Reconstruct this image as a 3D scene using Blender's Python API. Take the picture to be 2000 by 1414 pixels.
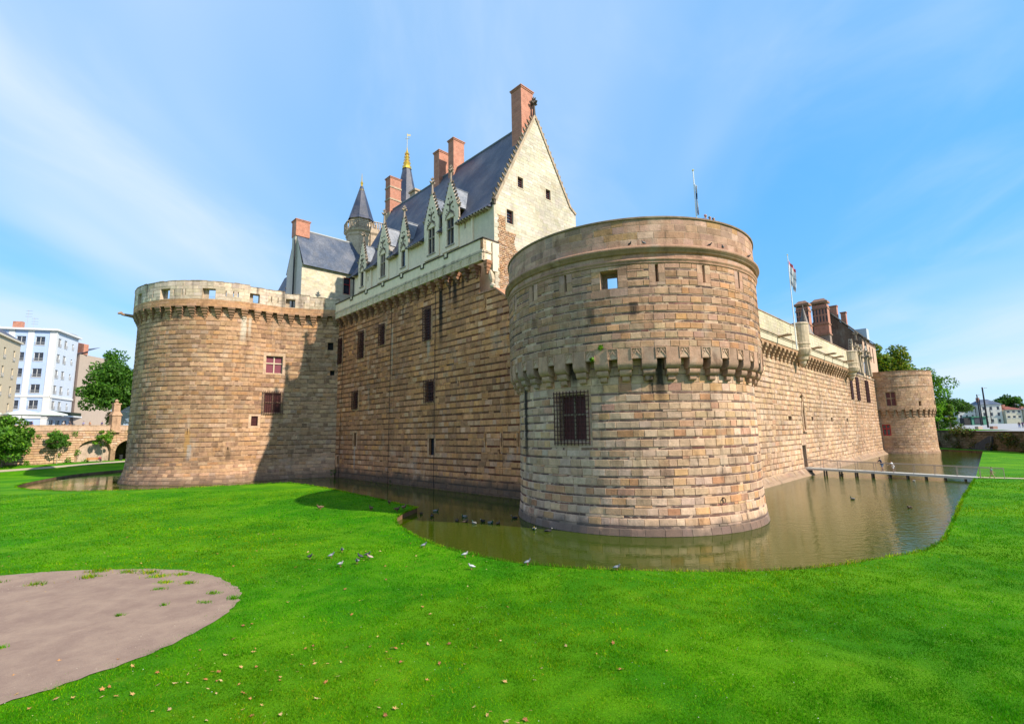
import bpy, bmesh, math, random
import numpy as np
from mathutils import Vector, Matrix, geometry, noise

# ---------------------------------------------------------------- scene, camera, light
for o in list(bpy.data.objects): bpy.data.objects.remove(o)
SC = bpy.context.scene
COL = SC.collection
R = math.radians
CAM_H = 6.6
TH, RO = math.atan(0.142), R(1.1)
cam_d = bpy.data.cameras.new('camera'); cam_d.lens = 17.28; cam_d.sensor_width = 36
cam_d.clip_start = 0.1; cam_d.clip_end = 6000
cam = bpy.data.objects.new('camera', cam_d); COL.objects.link(cam)
_f = Vector((0, math.cos(TH), math.sin(TH))); _u0 = Vector((0, -math.sin(TH), math.cos(TH))); _r0 = Vector((1, 0, 0))
_r = _r0*math.cos(RO) - _u0*math.sin(RO); _u = _u0*math.cos(RO) + _r0*math.sin(RO)
_m = Matrix((_r, _u, -_f)).transposed().to_4x4(); _m.translation = (0, 0, CAM_H)
cam.matrix_world = _m
SC.camera = cam

SUN_XY = Vector((0.87, -0.49)).normalized(); SUN_EL = R(38.5)
SUN = Vector((SUN_XY.x*math.cos(SUN_EL), SUN_XY.y*math.cos(SUN_EL), math.sin(SUN_EL)))
sun_d = bpy.data.lights.new('sun', 'SUN'); sun_d.energy = 3.75; sun_d.angle = R(0.55); sun_d.color = (1.0, 0.91, 0.76)
sun = bpy.data.objects.new('sun', sun_d); COL.objects.link(sun)
sun.rotation_euler = (-SUN).to_track_quat('-Z', 'Y').to_euler(); sun.location = SUN*200

world = bpy.data.worlds.new('World'); SC.world = world; world.use_nodes = True
def build_world():
    nt = world.node_tree; N = nt.nodes; Lk = nt.links; N.clear()
    out = N.new('ShaderNodeOutputWorld'); bg = N.new('ShaderNodeBackground'); bg.inputs[1].default_value = 0.15
    sky = N.new('ShaderNodeTexSky'); sky.sky_type = 'NISHITA'; sky.sun_disc = False
    sky.sun_elevation = SUN_EL; sky.sun_rotation = math.atan2(SUN.x, SUN.y)
    sky.altitude = 0; sky.air_density = 1.0; sky.dust_density = 0.4; sky.ozone_density = 0.7
    hs = N.new('ShaderNodeHueSaturation'); hs.inputs['Saturation'].default_value = 1.15; hs.inputs['Value'].default_value = 1.06
    Lk.new(sky.outputs[0], hs.inputs['Color'])
    tn = N.new('ShaderNodeMix'); tn.data_type = 'RGBA'; tn.blend_type = 'MULTIPLY'; tn.inputs[0].default_value = 1.0
    Lk.new(hs.outputs[0], tn.inputs[6]); tn.inputs[7].default_value = (0.95, 1.0, 1.05, 1)
    az = N.new('ShaderNodeMix'); az.data_type = 'RGBA'; az.inputs[0].default_value = 0.72
    Lk.new(tn.outputs[2], az.inputs[6]); az.inputs[7].default_value = (0.36, 1.75, 3.6, 1)
    tc = N.new('ShaderNodeTexCoord'); sep = N.new('ShaderNodeSeparateXYZ'); Lk.new(tc.outputs['Generated'], sep.inputs[0])
    zc = N.new('ShaderNodeMath'); zc.operation = 'MAXIMUM'; zc.inputs[1].default_value = 0.02; Lk.new(sep.outputs[2], zc.inputs[0])
    za = N.new('ShaderNodeMath'); za.operation = 'ADD'; za.inputs[1].default_value = 0.16; Lk.new(zc.outputs[0], za.inputs[0])
    dv = N.new('ShaderNodeVectorMath'); dv.operation = 'DIVIDE'; Lk.new(tc.outputs['Generated'], dv.inputs[0])
    cb = N.new('ShaderNodeCombineXYZ')
    for i in range(3): Lk.new(za.outputs[0], cb.inputs[i])
    Lk.new(cb.outputs[0], dv.inputs[1])
    def layer(rot, scale, loc, nscale, detail, rough, dist, lo, hi):
        mp = N.new('ShaderNodeMapping'); mp.inputs['Rotation'].default_value = (0, 0, R(rot)); mp.inputs['Scale'].default_value = scale
        mp.inputs['Location'].default_value = loc; Lk.new(dv.outputs[0], mp.inputs[0])
        nz = N.new('ShaderNodeTexNoise'); nz.inputs['Scale'].default_value = nscale; nz.inputs['Detail'].default_value = detail
        nz.inputs['Roughness'].default_value = rough; nz.inputs['Distortion'].default_value = dist; Lk.new(mp.outputs[0], nz.inputs['Vector'])
        mr = N.new('ShaderNodeMapRange'); mr.interpolation_type = 'SMOOTHSTEP'; mr.inputs[1].default_value = lo; mr.inputs[2].default_value = hi
        Lk.new(nz.outputs['Fac'], mr.inputs[0]); return mr.outputs[0]
    a = layer(-18, (0.85, 0.46, 0.2), (0.2, 1.9, 0), 0.7, 4, 0.45, 0.5, 0.33, 0.74)
    b = layer(-30, (1.6, 0.8, 0.2), (1.2, 7.3, 0), 1.5, 9, 0.55, 0.6, 0.4, 0.9)
    mx = N.new('ShaderNodeMath'); mx.operation = 'MULTIPLY_ADD'; Lk.new(b, mx.inputs[0]); mx.inputs[1].default_value = 0.3
    m2 = N.new('ShaderNodeMath'); m2.operation = 'MULTIPLY'; Lk.new(a, m2.inputs[0]); m2.inputs[1].default_value = 0.95
    Lk.new(m2.outputs[0], mx.inputs[2])
    cl = N.new('ShaderNodeClamp'); Lk.new(mx.outputs[0], cl.inputs[0]); cl.inputs[2].default_value = 0.9
    mix = N.new('ShaderNodeMix'); mix.data_type = 'RGBA'
    Lk.new(cl.outputs[0], mix.inputs[0]); Lk.new(az.outputs[2], mix.inputs[6]); mix.inputs[7].default_value = (2.85, 3.3, 3.95, 1)
    Lk.new(mix.outputs[2], bg.inputs[0]); Lk.new(bg.outputs[0], out.inputs[0])
build_world()
SC.view_settings.view_transform = 'Standard'; SC.view_settings.look = 'None'
SC.view_settings.exposure = 0.9; SC.view_settings.gamma = 1.0; SC.view_settings.use_curve_mapping = False
SC.render.resolution_x = 1024; SC.render.resolution_y = 723

# ---------------------------------------------------------------- helpers: tags, things
def tag(o, label=None, cat=None, group=None, kind=None):
    if label: o['label'] = label
    if cat: o['category'] = cat
    if group: o['group'] = group
    if kind: o['kind'] = kind
    return o
def thing(name, label, cat, loc=(0, 0, 0), group=None, rotz=0):
    o = bpy.data.objects.new(name, None); COL.objects.link(o); o.empty_display_size = 0.3
    o.location = loc; o.rotation_euler = (0, 0, rotz)
    return tag(o, label, cat, group)
def root_of(o):
    while o.parent: o = o.parent
    return o
def V(*a): return Vector(a)

class MB:
    """collects faces (world coordinates unless the parent is None) and links them as one mesh object"""
    def __init__(s): s.v = []; s.f = []; s.c = []
    def face(s, pts, col=(1, 1, 1)):
        i = len(s.v); s.v.extend([tuple(p) for p in pts]); s.f.append(tuple(range(i, i+len(pts)))); s.c.append(col)
    def raw(s, vs, fs, col):
        i = len(s.v); s.v.extend(vs)
        for f in fs: s.f.append(tuple(i+k for k in f)); s.c.append(col)
    def hexa(s, p, col=(1, 1, 1), skip=()):
        # p: 4 bottom ccw + 4 top
        i = len(s.v); s.v.extend([tuple(q) for q in p])
        for k, f in enumerate(((0, 3, 2, 1), (4, 5, 6, 7), (0, 1, 5, 4), (1, 2, 6, 5), (2, 3, 7, 6), (3, 0, 4, 7))):
            if k in skip: continue
            s.f.append(tuple(i+j for j in f)); s.c.append(col)
    def box(s, x0, x1, y0, y1, z0, z1, col=(1, 1, 1)):
        s.hexa([(x0, y0, z0), (x1, y0, z0), (x1, y1, z0), (x0, y1, z0), (x0, y0, z1), (x1, y0, z1), (x1, y1, z1), (x0, y1, z1)], col)
    def sbox(s, S, u0, u1, z0, z1, o0, o1, col=(1, 1, 1)):
        # a box on a surface: o0 inner offset, o1 outer
        s.hexa([S(u0, z0, o1), S(u1, z0, o1), S(u1, z0, o0), S(u0, z0, o0), S(u0, z1, o1), S(u1, z1, o1), S(u1, z1, o0), S(u0, z1, o0)], col)
    def tube(s, pts, rad, n=6, col=(1, 1, 1), caps=True):
        pts = [Vector(p) for p in pts]; rad = rad if hasattr(rad, '__len__') else [rad]*len(pts)
        i0 = len(s.v); up = None
        for k, p in enumerate(pts):
            d = (pts[min(k+1, len(pts)-1)] - pts[max(k-1, 0)]).normalized()
            if up is None: up = Vector((0, 0, 1)) if abs(d.z) < 0.9 else Vector((1, 0, 0))
            a = d.cross(up).normalized(); b = a.cross(d).normalized(); up = b
            for j in range(n):
                t = 2*math.pi*j/n; s.v.append(tuple(p + (a*math.cos(t) + b*math.sin(t))*rad[k]))
        for k in range(len(pts)-1):
            for j in range(n):
                s.f.append((i0+k*n+j, i0+k*n+(j+1) % n, i0+(k+1)*n+(j+1) % n, i0+(k+1)*n+j)[::-1]); s.c.append(col)
        if caps:
            s.f.append(tuple(i0+j for j in range(n))); s.c.append(col)
            s.f.append(tuple(i0+(len(pts)-1)*n+j for j in range(n))[::-1]); s.c.append(col)
    def lathe(s, c, prof, n=96, a0=0, a1=360, col=(1, 1, 1), rot=0):
        full = abs(a1-a0) >= 359.9; m = n if full else n+1; i0 = len(s.v)
        for (r, z) in prof:
            for j in range(m):
                t = R(a0 + (a1-a0)*j/n) + rot; s.v.append((c[0]+r*math.cos(t), c[1]+r*math.sin(t), z))
        for k in range(len(prof)-1):
            for j in range(n):
                j2 = (j+1) % m
                s.f.append((i0+k*m+j, i0+k*m+j2, i0+(k+1)*m+j2, i0+(k+1)*m+j)); s.c.append(col)
    def mesh(s, name, off=None, smooth=False):
        me = bpy.data.meshes.new(name)
        v = s.v if off is None else [(a-off[0], b-off[1], c-off[2]) for a, b, c in s.v]
        me.from_pydata(v, [], s.f)
        at = me.color_attributes.new('Col', 'FLOAT_COLOR', 'CORNER')
        n = np.array([len(f) for f in s.f]); c = np.ones((len(s.f), 4), np.float32)
        if len(s.f): c[:, :3] = np.array([k[:3] for k in s.c], np.float32)
        at.data.foreach_set('color', np.repeat(c, n, axis=0).ravel())
        if smooth: me.polygons.foreach_set('use_smooth', [True]*len(me.polygons))
        me.update(); return me
    def build(s, name, mat, parent=None, smooth=False, kind=None, local=False):
        off = None
        if parent is not None and not local: off = root_of(parent).location
        me = s.mesh(name, off, smooth); me.materials.append(mat)
        o = bpy.data.objects.new(name, me); COL.objects.link(o); o.parent = parent
        if kind: o['kind'] = kind
        return o
def inst(name, me, parent, loc, rotz=0, scale=None):
    """place shared mesh data in world coordinates under a parent (whose root is not rotated)"""
    o = bpy.data.objects.new(name, me); COL.objects.link(o); o.parent = parent
    l = Vector(loc)
    if parent is not None: l = l - Vector(root_of(parent).location)
    o.location = l; o.rotation_euler = (0, 0, rotz)
    if scale: o.scale = scale
    return o
def copy_tree(o, parent=None):
    c = o.copy(); COL.objects.link(c)
    if parent is not None: c.parent = parent
    for ch in list(o.children): copy_tree(ch, c)
    return c

# ---------------------------------------------------------------- surfaces: (u, z, offset) -> world
def plane_surf(ox, oy, dx, dy, offz=None):
    l = math.hypot(dx, dy); dx /= l; dy /= l; nx, ny = dy, -dx
    def S(u, z, o=0.0):
        if offz: o = o + offz(z)
        return Vector((ox+dx*u+nx*o, oy+dy*u+ny*o, z))
    return S
def cyl_surf(cx, cy, rz, ref=10.0):
    def S(u, z, o=0.0):
        r = rz(z)+o; t = u/ref; return Vector((cx+r*math.cos(t), cy+r*math.sin(t), z))
    return S
def clamp(x, a=0.0, b=1.0): return max(a, min(b, x))
def sstep(a, b, x):
    t = clamp((x-a)/(b-a)); return t*t*(3-2*t)

def panel(mb, S, u0, u1, z0, z1, ops=(), col=(1, 1, 1), depth=0.5, off=0.0, du=None, back=None, dz=None):
    """wall sheet with openings (u0,u1,z0,z1) and their reveals; back: colour of a closing face"""
    us = {u0, u1}; zs = {z0, z1}
    for a, b, c, d in ops:
        for q in (a, b):
            if u0 < q < u1: us.add(q)
        for q in (c, d):
            if z0 < q < z1: zs.add(q)
    if du:
        n = max(1, int(math.ceil((u1-u0)/du))); us |= {u0+(u1-u0)*i/n for i in range(n+1)}
    if dz:
        n = max(1, int(math.ceil((z1-z0)/dz))); zs |= {z0+(z1-z0)*i/n for i in range(n+1)}
    us = sorted(us); zs = sorted(zs)
    for i in range(len(us)-1):
        if us[i+1]-us[i] < 1e-6: continue
        for j in range(len(zs)-1):
            if zs[j+1]-zs[j] < 1e-6: continue
            um = (us[i]+us[i+1])/2; zm = (zs[j]+zs[j+1])/2
            if any(a < um < b and c < zm < d for a, b, c, d in ops): continue
            mb.face([S(us[i], zs[j], off), S(us[i+1], zs[j], off), S(us[i+1], zs[j+1], off), S(us[i], zs[j+1], off)], col)
    for a, b, c, d in (ops if depth else ()):
        i0, i1 = off, off-depth
        mb.face([S(a, c, i0), S(a, c, i1), S(a, d, i1), S(a, d, i0)][::-1], col)
        mb.face([S(b, c, i0), S(b, d, i0), S(b, d, i1), S(b, c, i1)][::-1], col)
        mb.face([S(a, c, i0), S(b, c, i0), S(b, c, i1), S(a, c, i1)][::-1], col)
        mb.face([S(a, d, i0), S(a, d, i1), S(b, d, i1), S(b, d, i0)][::-1], col)
        if back: mb.face([S(a, c, i1), S(b, c, i1), S(b, d, i1), S(a, d, i1)], back)
def trap_panel(mb, S, zbreaks, left, right, ops=(), col=(1, 1, 1), depth=0.4, off=0.0):
    """wall sheet with sloping sides left(z), right(z)"""
    zs = set(zbreaks)
    for o in ops: zs |= {o[2], o[3]}
    zs = sorted(zs)
    for za, zb in zip(zs[:-1], zs[1:]):
        zm = (za+zb)/2; cuts = sorted([o for o in ops if o[2] < zm < o[3]])
        ed = [(left(za), left(zb))]
        for o in cuts: ed += [(o[0], o[0]), (o[1], o[1])]
        ed.append((right(za), right(zb)))
        for k in range(0, len(ed), 2):
            a, b = ed[k], ed[k+1]
            p = [S(a[0], za, off), S(b[0], za, off)]
            if abs(b[1]-a[1]) > 1e-5: p += [S(b[1], zb, off), S(a[1], zb, off)]
            else: p += [S(b[1], zb, off)]
            mb.face(p, col)
    panel(mb, S, 0, 0, 0, 0, ops, col, depth, off)

CAMP = Vector((0, 0, CAM_H))
def on_screen(p):
    q = p-CAMP; d = q.dot(_f)
    if d < 1: return None
    return (1000+960*q.dot(_r)/d, 707-960*q.dot(_u)/d, d)

def masonry(parent, S, courses, ul, ur, ops, mat, rng, colf, width=(0.6, 1.1), proud=0.03, keep=300, name='stone', gap=0.012, nseg=1, jit=0.014, bev=0.02, maxper=None):
    """real stones laid course by course; the ones that show largest become parts, the rest one joined part"""
    st = []
    for (z0, z1, kind) in courses:
        zm = (z0+z1)/2; a = ul(zm); b = ur(zm)
        if b-a < 0.15: continue
        blocks = sorted([(o[0], o[1]) for o in ops if o[2] < z1-0.02 and o[3] > z0+0.02])
        segs = []; cur = a
        for (x, y) in blocks:
            if x > cur: segs.append((cur, min(x, b)))
            cur = max(cur, y)
        if cur < b: segs.append((cur, b))
        for (s0, s1) in segs:
            u = s0
            wmul = 1.0
            while u < s1-0.04:
                if kind == 's': w = rng.uniform(*width)
                elif kind == 'b': w = rng.uniform(width[0]*0.7, width[1]*1.35)
                else: w = rng.uniform(width[0]*1.1, width[1]*1.2)
                e = u+w
                if s1-e < width[0]*0.45: e = s1
                st.append((u, e, z0, z1, kind)); u = e
    made = []
    for (u0, u1, z0, z1, kind) in st:
        um, zm = (u0+u1)/2, (z0+z1)/2
        p = S(um, zm, 0.0); sc = on_screen(p)
        nrm = (S(um, zm, 1.0)-p); view = (CAMP-p).normalized(); f = nrm.normalized().dot(view)
        area = 0 if (sc is None or f <= 0 or not (-20 < sc[0] < 2020)) else (u1-u0)*(z1-z0)*f/sc[2]**2
        made.append((area, u0, u1, z0, z1, kind))
    order = sorted(range(len(made)), key=lambda i: -made[i][0]); single = set(order[:keep])
    rest = MB()
    for i, (area, u0, u1, z0, z1, kind) in enumerate(made):
        if kind == 'b' and noise.noise((u0*.35, z0*3.1, 7.7)) > 0.40: kind = 's'
        col = colf(rng, (u0+u1)/2, (z0+z1)/2, kind)
        tone = 1+0.30*noise.noise((u0*.13, z0*.19, 2.2))+0.12*noise.noise((u0*.5, z0*.6, 5.1)); col = tuple(k*tone for k in col)
        if kind == 'b': pr = proud*rng.uniform(0.05, 0.35); g = gap*0.35
        elif kind == 'a': pr = proud*rng.uniform(0.5, 0.8); g = gap*0.6
        else: pr = proud*rng.uniform(0.7, 1.45); g = gap
        if kind == 'b' and rng.random() < 0.08: continue
        bv = min(bev, (z1-z0)*0.22)
        j = lambda k=1.0: rng.uniform(-jit, jit)*k*(0.4 if kind == 'a' else 1)
        a0, a1, b0, b1 = u0+g, u1-g, z0+g, z1-g
        if kind == 'b':
            dz = rng.uniform(0, 0.025); b0 += dz*0.6; b1 -= dz*0.4
        a0 -= g*0.55; a1 += g*0.55
        cor = [(a0+j(.5), b0+j(.6)), (a1+j(.5), b0+j(.6)), (a1+j(.5), b1+j(.6)), (a0+j(.5), b1+j(.6))]
        mb = MB() if i in single else rest
        n = nseg if (u1-u0) > 0.45 else 1
        vs = []
        for (ins, off) in ((0, -0.01), (bv, pr)):
            for t in range(n+1):
                f = t/n
                lo = (cor[0][0]*(1-f)+cor[1][0]*f, cor[0][1]*(1-f)+cor[1][1]*f); hi = (cor[3][0]*(1-f)+cor[2][0]*f, cor[3][1]*(1-f)+cor[2][1]*f)
                du_ = ins*(1-2*f)
                o1 = off+(rng.uniform(-.008, .008) if ins else 0); o2 = off+(rng.uniform(-.008, .008) if ins else 0)
                vs.append(tuple(S(lo[0]+du_, lo[1]+ins, o1))); vs.append(tuple(S(hi[0]+du_, hi[1]-ins, o2)))
        m = 2*(n+1); fs = []
        for t in range(n):
            x = 2*t
            fs.append((m+x, m+x+2, m+x+3, m+x+1))            # front
            fs.append((x, x+2, m+x+2, m+x)); fs.append((m+x+1, m+x+3, x+3, x+1))
        fs.append((0, m, m+1, 1)); fs.append((m-2, m-1, 2*m-1, 2*m-2))
        mb.raw(vs, fs, col)
        if i in single: mb.build(name, mat, parent)
    if rest.f: rest.build('stones', mat, parent, kind='stuff')

# ---------------------------------------------------------------- materials
def nodes_of(name):
    m = bpy.data.materials.new(name); m.use_nodes = True; nt = m.node_tree
    b = nt.nodes['Principled BSDF']; return m, nt, nt.nodes, nt.links, b
def nz(N, Lk, vec, scale, detail=5, rough=0.55, dist=0.0):
    n = N.new('ShaderNodeTexNoise'); n.inputs['Scale'].default_value = scale; n.inputs['Detail'].default_value = detail
    n.inputs['Roughness'].default_value = rough; n.inputs['Distortion'].default_value = dist
    if vec is not None: Lk.new(vec, n.inputs['Vector'])
    return n.outputs['Fac']
def mrange(N, Lk, x, a, b, c=0.0, d=1.0, smooth=True):
    m = N.new('ShaderNodeMapRange'); m.inputs[1].default_value = a; m.inputs[2].default_value = b; m.inputs[3].default_value = c; m.inputs[4].default_value = d
    if smooth: m.interpolation_type = 'SMOOTHSTEP'
    Lk.new(x, m.inputs[0]); return m.outputs[0]
def mth(N, Lk, op, a, b=None, c=None):
    m = N.new('ShaderNodeMath'); m.operation = op
    for i, x in enumerate((a, b, c)):
        if x is None: continue
        if isinstance(x, (int, float)): m.inputs[i].default_value = x
        else: Lk.new(x, m.inputs[i])
    return m.outputs[0]
def mixc(N, Lk, fac, a, b, mode='MIX'):
    m = N.new('ShaderNodeMix'); m.data_type = 'RGBA'; m.blend_type = mode
    for i, x in ((0, fac), (6, a), (7, b)):
        if isinstance(x, (int, float)): m.inputs[i].default_value = x
        elif isinstance(x, tuple): m.inputs[i].default_value = (*x[:3], 1)
        else: Lk.new(x, m.inputs[i])
    return m.outputs[2]
def scaled(N, Lk, vec, s):
    m = N.new('ShaderNodeMapping'); m.inputs['Scale'].default_value = s; Lk.new(vec, m.inputs[0]); return m.outputs[0]
def bump(N, Lk, b, h, strength=0.5, dist=0.03):
    n = N.new('ShaderNodeBump'); n.inputs['Strength'].default_value = strength; n.inputs['Distance'].default_value = dist
    Lk.new(h, n.inputs['Height']); Lk.new(n.outputs[0], b.inputs['Normal'])

def stone_mat(name, streaks=(), wet=None, bumpd=0.03, var=(0.72, 1.22), streaky=0.25, grime=(0.05, 0.04, 0.03), wetcol=(0.045, 0.035, 0.028), fine=18.0, tint=(1.0, 1.0, 1.0), patch=0.6):
    """stone: per-piece colour x grain, drip stains at given vertical lines, damp band at the waterline"""
    m, nt, N, Lk, b = nodes_of(name)
    at = N.new('ShaderNodeAttribute'); at.attribute_name = 'Col'
    base = mixc(N, Lk, 1.0, at.outputs['Color'], tuple(tint), 'MULTIPLY')
    pos = N.new('ShaderNodeNewGeometry').outputs['Position']
    n1 = nz(N, Lk, pos, 2.3, 7, 0.62, 0.3); n2 = nz(N, Lk, pos, fine, 5, 0.7)
    v = mrange(N, Lk, n1, 0.25, 0.75, var[0], var[1], False); v2 = mrange(N, Lk, n2, 0.25, 0.75, 0.78, 1.2, False)
    c = mixc(N, Lk, 1.0, base, mth(N, Lk, 'MULTIPLY', v, v2), 'MULTIPLY')
    # broad vertical weathering
    st = nz(N, Lk, scaled(N, Lk, pos, (1.1, 1.1, 0.10)), 1.0, 6, 0.6)
    c = mixc(N, Lk, mth(N, Lk, 'MULTIPLY', mrange(N, Lk, st, 0.5, 0.75), streaky), c, grime)
    ye = nz(N, Lk, pos, 0.6, 5, 0.6)
    c = mixc(N, Lk, mrange(N, Lk, ye, 0.52, 0.8, 0, 0.3), c, (1.0, 0.80, 0.50), 'MULTIPLY')
    pw = nz(N, Lk, scaled(N, Lk, pos, (0.35, 0.35, 0.22)), 1.0, 7, 0.62, 0.5); c = mixc(N, Lk, mrange(N, Lk, pw, 0.54, 0.72, 0, 0.38), c, mixc(N, Lk, 0.55, c, (0.62, 0.54, 0.44)))
    pd = nz(N, Lk, scaled(N, Lk, pos, (0.5, 0.5, 0.3)), 1.3, 7, 0.66, 0.4); c = mixc(N, Lk, mrange(N, Lk, pd, 0.54, 0.70, 0, patch), c, (0.40, 0.37, 0.36), 'MULTIPLY')
    for (x, y, w, z0, z1, amt, scol) in streaks:
        sub = N.new('ShaderNodeVectorMath'); sub.operation = 'SUBTRACT'; Lk.new(pos, sub.inputs[0]); sub.inputs[1].default_value = (x, y, 0)
        ml = N.new('ShaderNodeVectorMath'); ml.operation = 'MULTIPLY'; Lk.new(sub.outputs[0], ml.inputs[0]); ml.inputs[1].default_value = (1, 1, 0)
        ln = N.new('ShaderNodeVectorMath'); ln.operation = 'LENGTH'; Lk.new(ml.outputs[0], ln.inputs[0])
        sp = N.new('ShaderNodeSeparateXYZ'); Lk.new(pos, sp.inputs[0])
        wob = mth(N, Lk, 'MULTIPLY_ADD', nz(N, Lk, scaled(N, Lk, pos, (3, 3, 0.7)), 2.0, 4), w*1.1, -w*0.55)
        d = mth(N, Lk, 'ADD', ln.outputs['Value'], wob)
        mk = mth(N, Lk, 'MULTIPLY', mrange(N, Lk, d, w, w*0.35, 0, 1), mrange(N, Lk, sp.outputs[2], z0, z0+(z1-z0)*0.6, 0, 1))
        mk = mth(N, Lk, 'MULTIPLY', mk, mrange(N, Lk, sp.outputs[2], z1+0.05, z1, 0, amt))
        c = mixc(N, Lk, mk, c, scol)
    if wet:
        sp = N.new('ShaderNodeSeparateXYZ'); Lk.new(pos, sp.inputs[0])
        zz = mth(N, Lk, 'ADD', sp.outputs[2], mth(N, Lk, 'MULTIPLY_ADD', nz(N, Lk, scaled(N, Lk, pos, (0.5, 0.5, 0.25)), 1.3, 6, 0.6), wet[1]*2, -wet[1]))
        c = mixc(N, Lk, mrange(N, Lk, zz, wet[0], wet[0]*0.35, 0, wet[2]), c, wetcol)
    Lk.new(c, b.inputs['Base Color']); b.inputs['Roughness'].default_value = 0.92; b.inputs['Specular IOR Level'].default_value = 0.15
    h = mth(N, Lk, 'ADD', nz(N, Lk, pos, 9, 7, 0.65), mth(N, Lk, 'MULTIPLY', nz(N, Lk, pos, 38, 4, 0.6), 0.4))
    bump(N, Lk, b, h, 0.8, bumpd)
    return m
def plain_mat(name, col=None, rough=0.6, metal=0.0, var=0.12, scale=6.0, bumpd=0.004, spec=0.3, attr=False, stretch=None):
    m, nt, N, Lk, b = nodes_of(name)
    pos = N.new('ShaderNodeNewGeometry').outputs['Position']
    if stretch: pos = scaled(N, Lk, pos, stretch)
    n = nz(N, Lk, pos, scale, 6, 0.6); v = mrange(N, Lk, n, 0.25, 0.75, 1-var, 1+var, False)
    if attr:
        a = N.new('ShaderNodeAttribute'); a.attribute_name = 'Col'; base = a.outputs['Color']
    else: base = tuple(col)
    c = mixc(N, Lk, 1.0, base, v, 'MULTIPLY')
    Lk.new(c, b.inputs['Base Color']); b.inputs['Roughness'].default_value = rough; b.inputs['Metallic'].default_value = metal; b.inputs['Specular IOR Level'].default_value = spec
    if bumpd: bump(N, Lk, b, nz(N, Lk, pos, scale*4, 4), 0.5, bumpd)
    return m
def slate_mat(name, col, lich=(0.23, 0.2, 0.2)):
    m, nt, N, Lk, b = nodes_of(name)
    pos = N.new('ShaderNodeNewGeometry').outputs['Position']
    n1 = nz(N, Lk, pos, 0.35, 6, 0.6); n2 = nz(N, Lk, scaled(N, Lk, pos, (4, 4, 7)), 1.0, 3, 0.6); n3 = nz(N, Lk, scaled(N, Lk, pos, (1.2, 1.2, 0.25)), 1.0, 6, 0.65)
    c = mixc(N, Lk, mrange(N, Lk, n1, 0.35, 0.7, 0, 0.6), tuple(col), lich)
    c = mixc(N, Lk, 1.0, c, mth(N, Lk, 'MULTIPLY', mrange(N, Lk, n2, 0.25, 0.75, 0.6, 1.4, False), mrange(N, Lk, n3, 0.25, 0.75, 0.75, 1.25, False)), 'MULTIPLY')
    Lk.new(c, b.inputs['Base Color']); b.inputs['Roughness'].default_value = 0.5; b.inputs['Specular IOR Level'].default_value = 0.4
    sp = N.new('ShaderNodeSeparateXYZ'); Lk.new(pos, sp.inputs[0])
    saw = mth(N, Lk, 'FRACT', mth(N, Lk, 'MULTIPLY', sp.outputs[2], 4.5))
    bump(N, Lk, b, mth(N, Lk, 'ADD', mth(N, Lk, 'MULTIPLY', saw, -0.5), nz(N, Lk, scaled(N, Lk, pos, (5, 5, 5)), 1.0, 2)), 0.6, 0.03)
    return m
def brick_mat(name, col=(0.42, 0.13, 0.075), mortar=(0.42, 0.3, 0.24)):
    m, nt, N, Lk, b = nodes_of(name)
    pos = N.new('ShaderNodeNewGeometry').outputs['Position']
    sp = N.new('ShaderNodeSeparateXYZ'); Lk.new(pos, sp.inputs[0])
    cb = N.new('ShaderNodeCombineXYZ'); Lk.new(mth(N, Lk, 'ADD', sp.outputs[0], sp.outputs[1]), cb.inputs[0]); Lk.new(sp.outputs[2], cb.inputs[1])
    br = N.new('ShaderNodeTexBrick'); Lk.new(cb.outputs[0], br.inputs['Vector']); br.inputs['Scale'].default_value = 1.0
    br.inputs['Brick Width'].default_value = 0.30; br.inputs['Row Height'].default_value = 0.10; br.inputs['Mortar Size'].default_value = 0.012
    br.inputs['Color1'].default_value = (*col, 1); br.inputs['Color2'].default_value = (col[0]*0.75, col[1]*0.7, col[2]*0.7, 1); br.inputs['Mortar'].default_value = (*mortar, 1)
    n = nz(N, Lk, pos, 1.5, 6, 0.6)
    c = mixc(N, Lk, 1.0, br.outputs['Color'], mrange(N, Lk, n, 0.25, 0.75, 0.75, 1.2, False), 'MULTIPLY')
    Lk.new(c, b.inputs['Base Color']); b.inputs['Roughness'].default_value = 0.9
    bump(N, Lk, b, br.outputs['Fac'], -0.5, 0.01)
    return m
def leaf_mat(name):
    m, nt, N, Lk, b = nodes_of(name)
    a = N.new('ShaderNodeAttribute'); a.attribute_name = 'Col'
    Lk.new(a.outputs['Color'], b.inputs['Base Color']); b.inputs['Roughness'].default_value = 0.55; b.inputs['Specular IOR Level'].default_value = 0.25
    tr = N.new('ShaderNodeBsdfTranslucent'); Lk.new(mixc(N, Lk, 1.0, a.outputs['Color'], (1.5, 1.6, 0.5), 'MULTIPLY'), tr.inputs['Color'])
    mx = N.new('ShaderNodeMixShader'); mx.inputs[0].default_value = 0.35
    Lk.new(b.outputs[0], mx.inputs[1]); Lk.new(tr.outputs[0], mx.inputs[2]); Lk.new(mx.outputs[0], N['Material Output'].inputs[0])
    return m
def blade_mat(name):
    m, nt, N, Lk, b = nodes_of(name)
    a = N.new('ShaderNodeAttribute'); a.attribute_name = 'Col'
    Lk.new(a.outputs['Color'], b.inputs['Base Color']); b.inputs['Roughness'].default_value = 0.9; b.inputs['Specular IOR Level'].default_value = 0.04
    tr = N.new('ShaderNodeBsdfTranslucent'); Lk.new(mixc(N, Lk, 1.0, a.outputs['Color'], (1.5, 1.4, 0.5), 'MULTIPLY'), tr.inputs['Color'])
    mx = N.new('ShaderNodeMixShader'); mx.inputs[0].default_value = 0.3
    Lk.new(b.outputs[0], mx.inputs[1]); Lk.new(tr.outputs[0], mx.inputs[2]); Lk.new(mx.outputs[0], N['Material Output'].inputs[0]); return m
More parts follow.
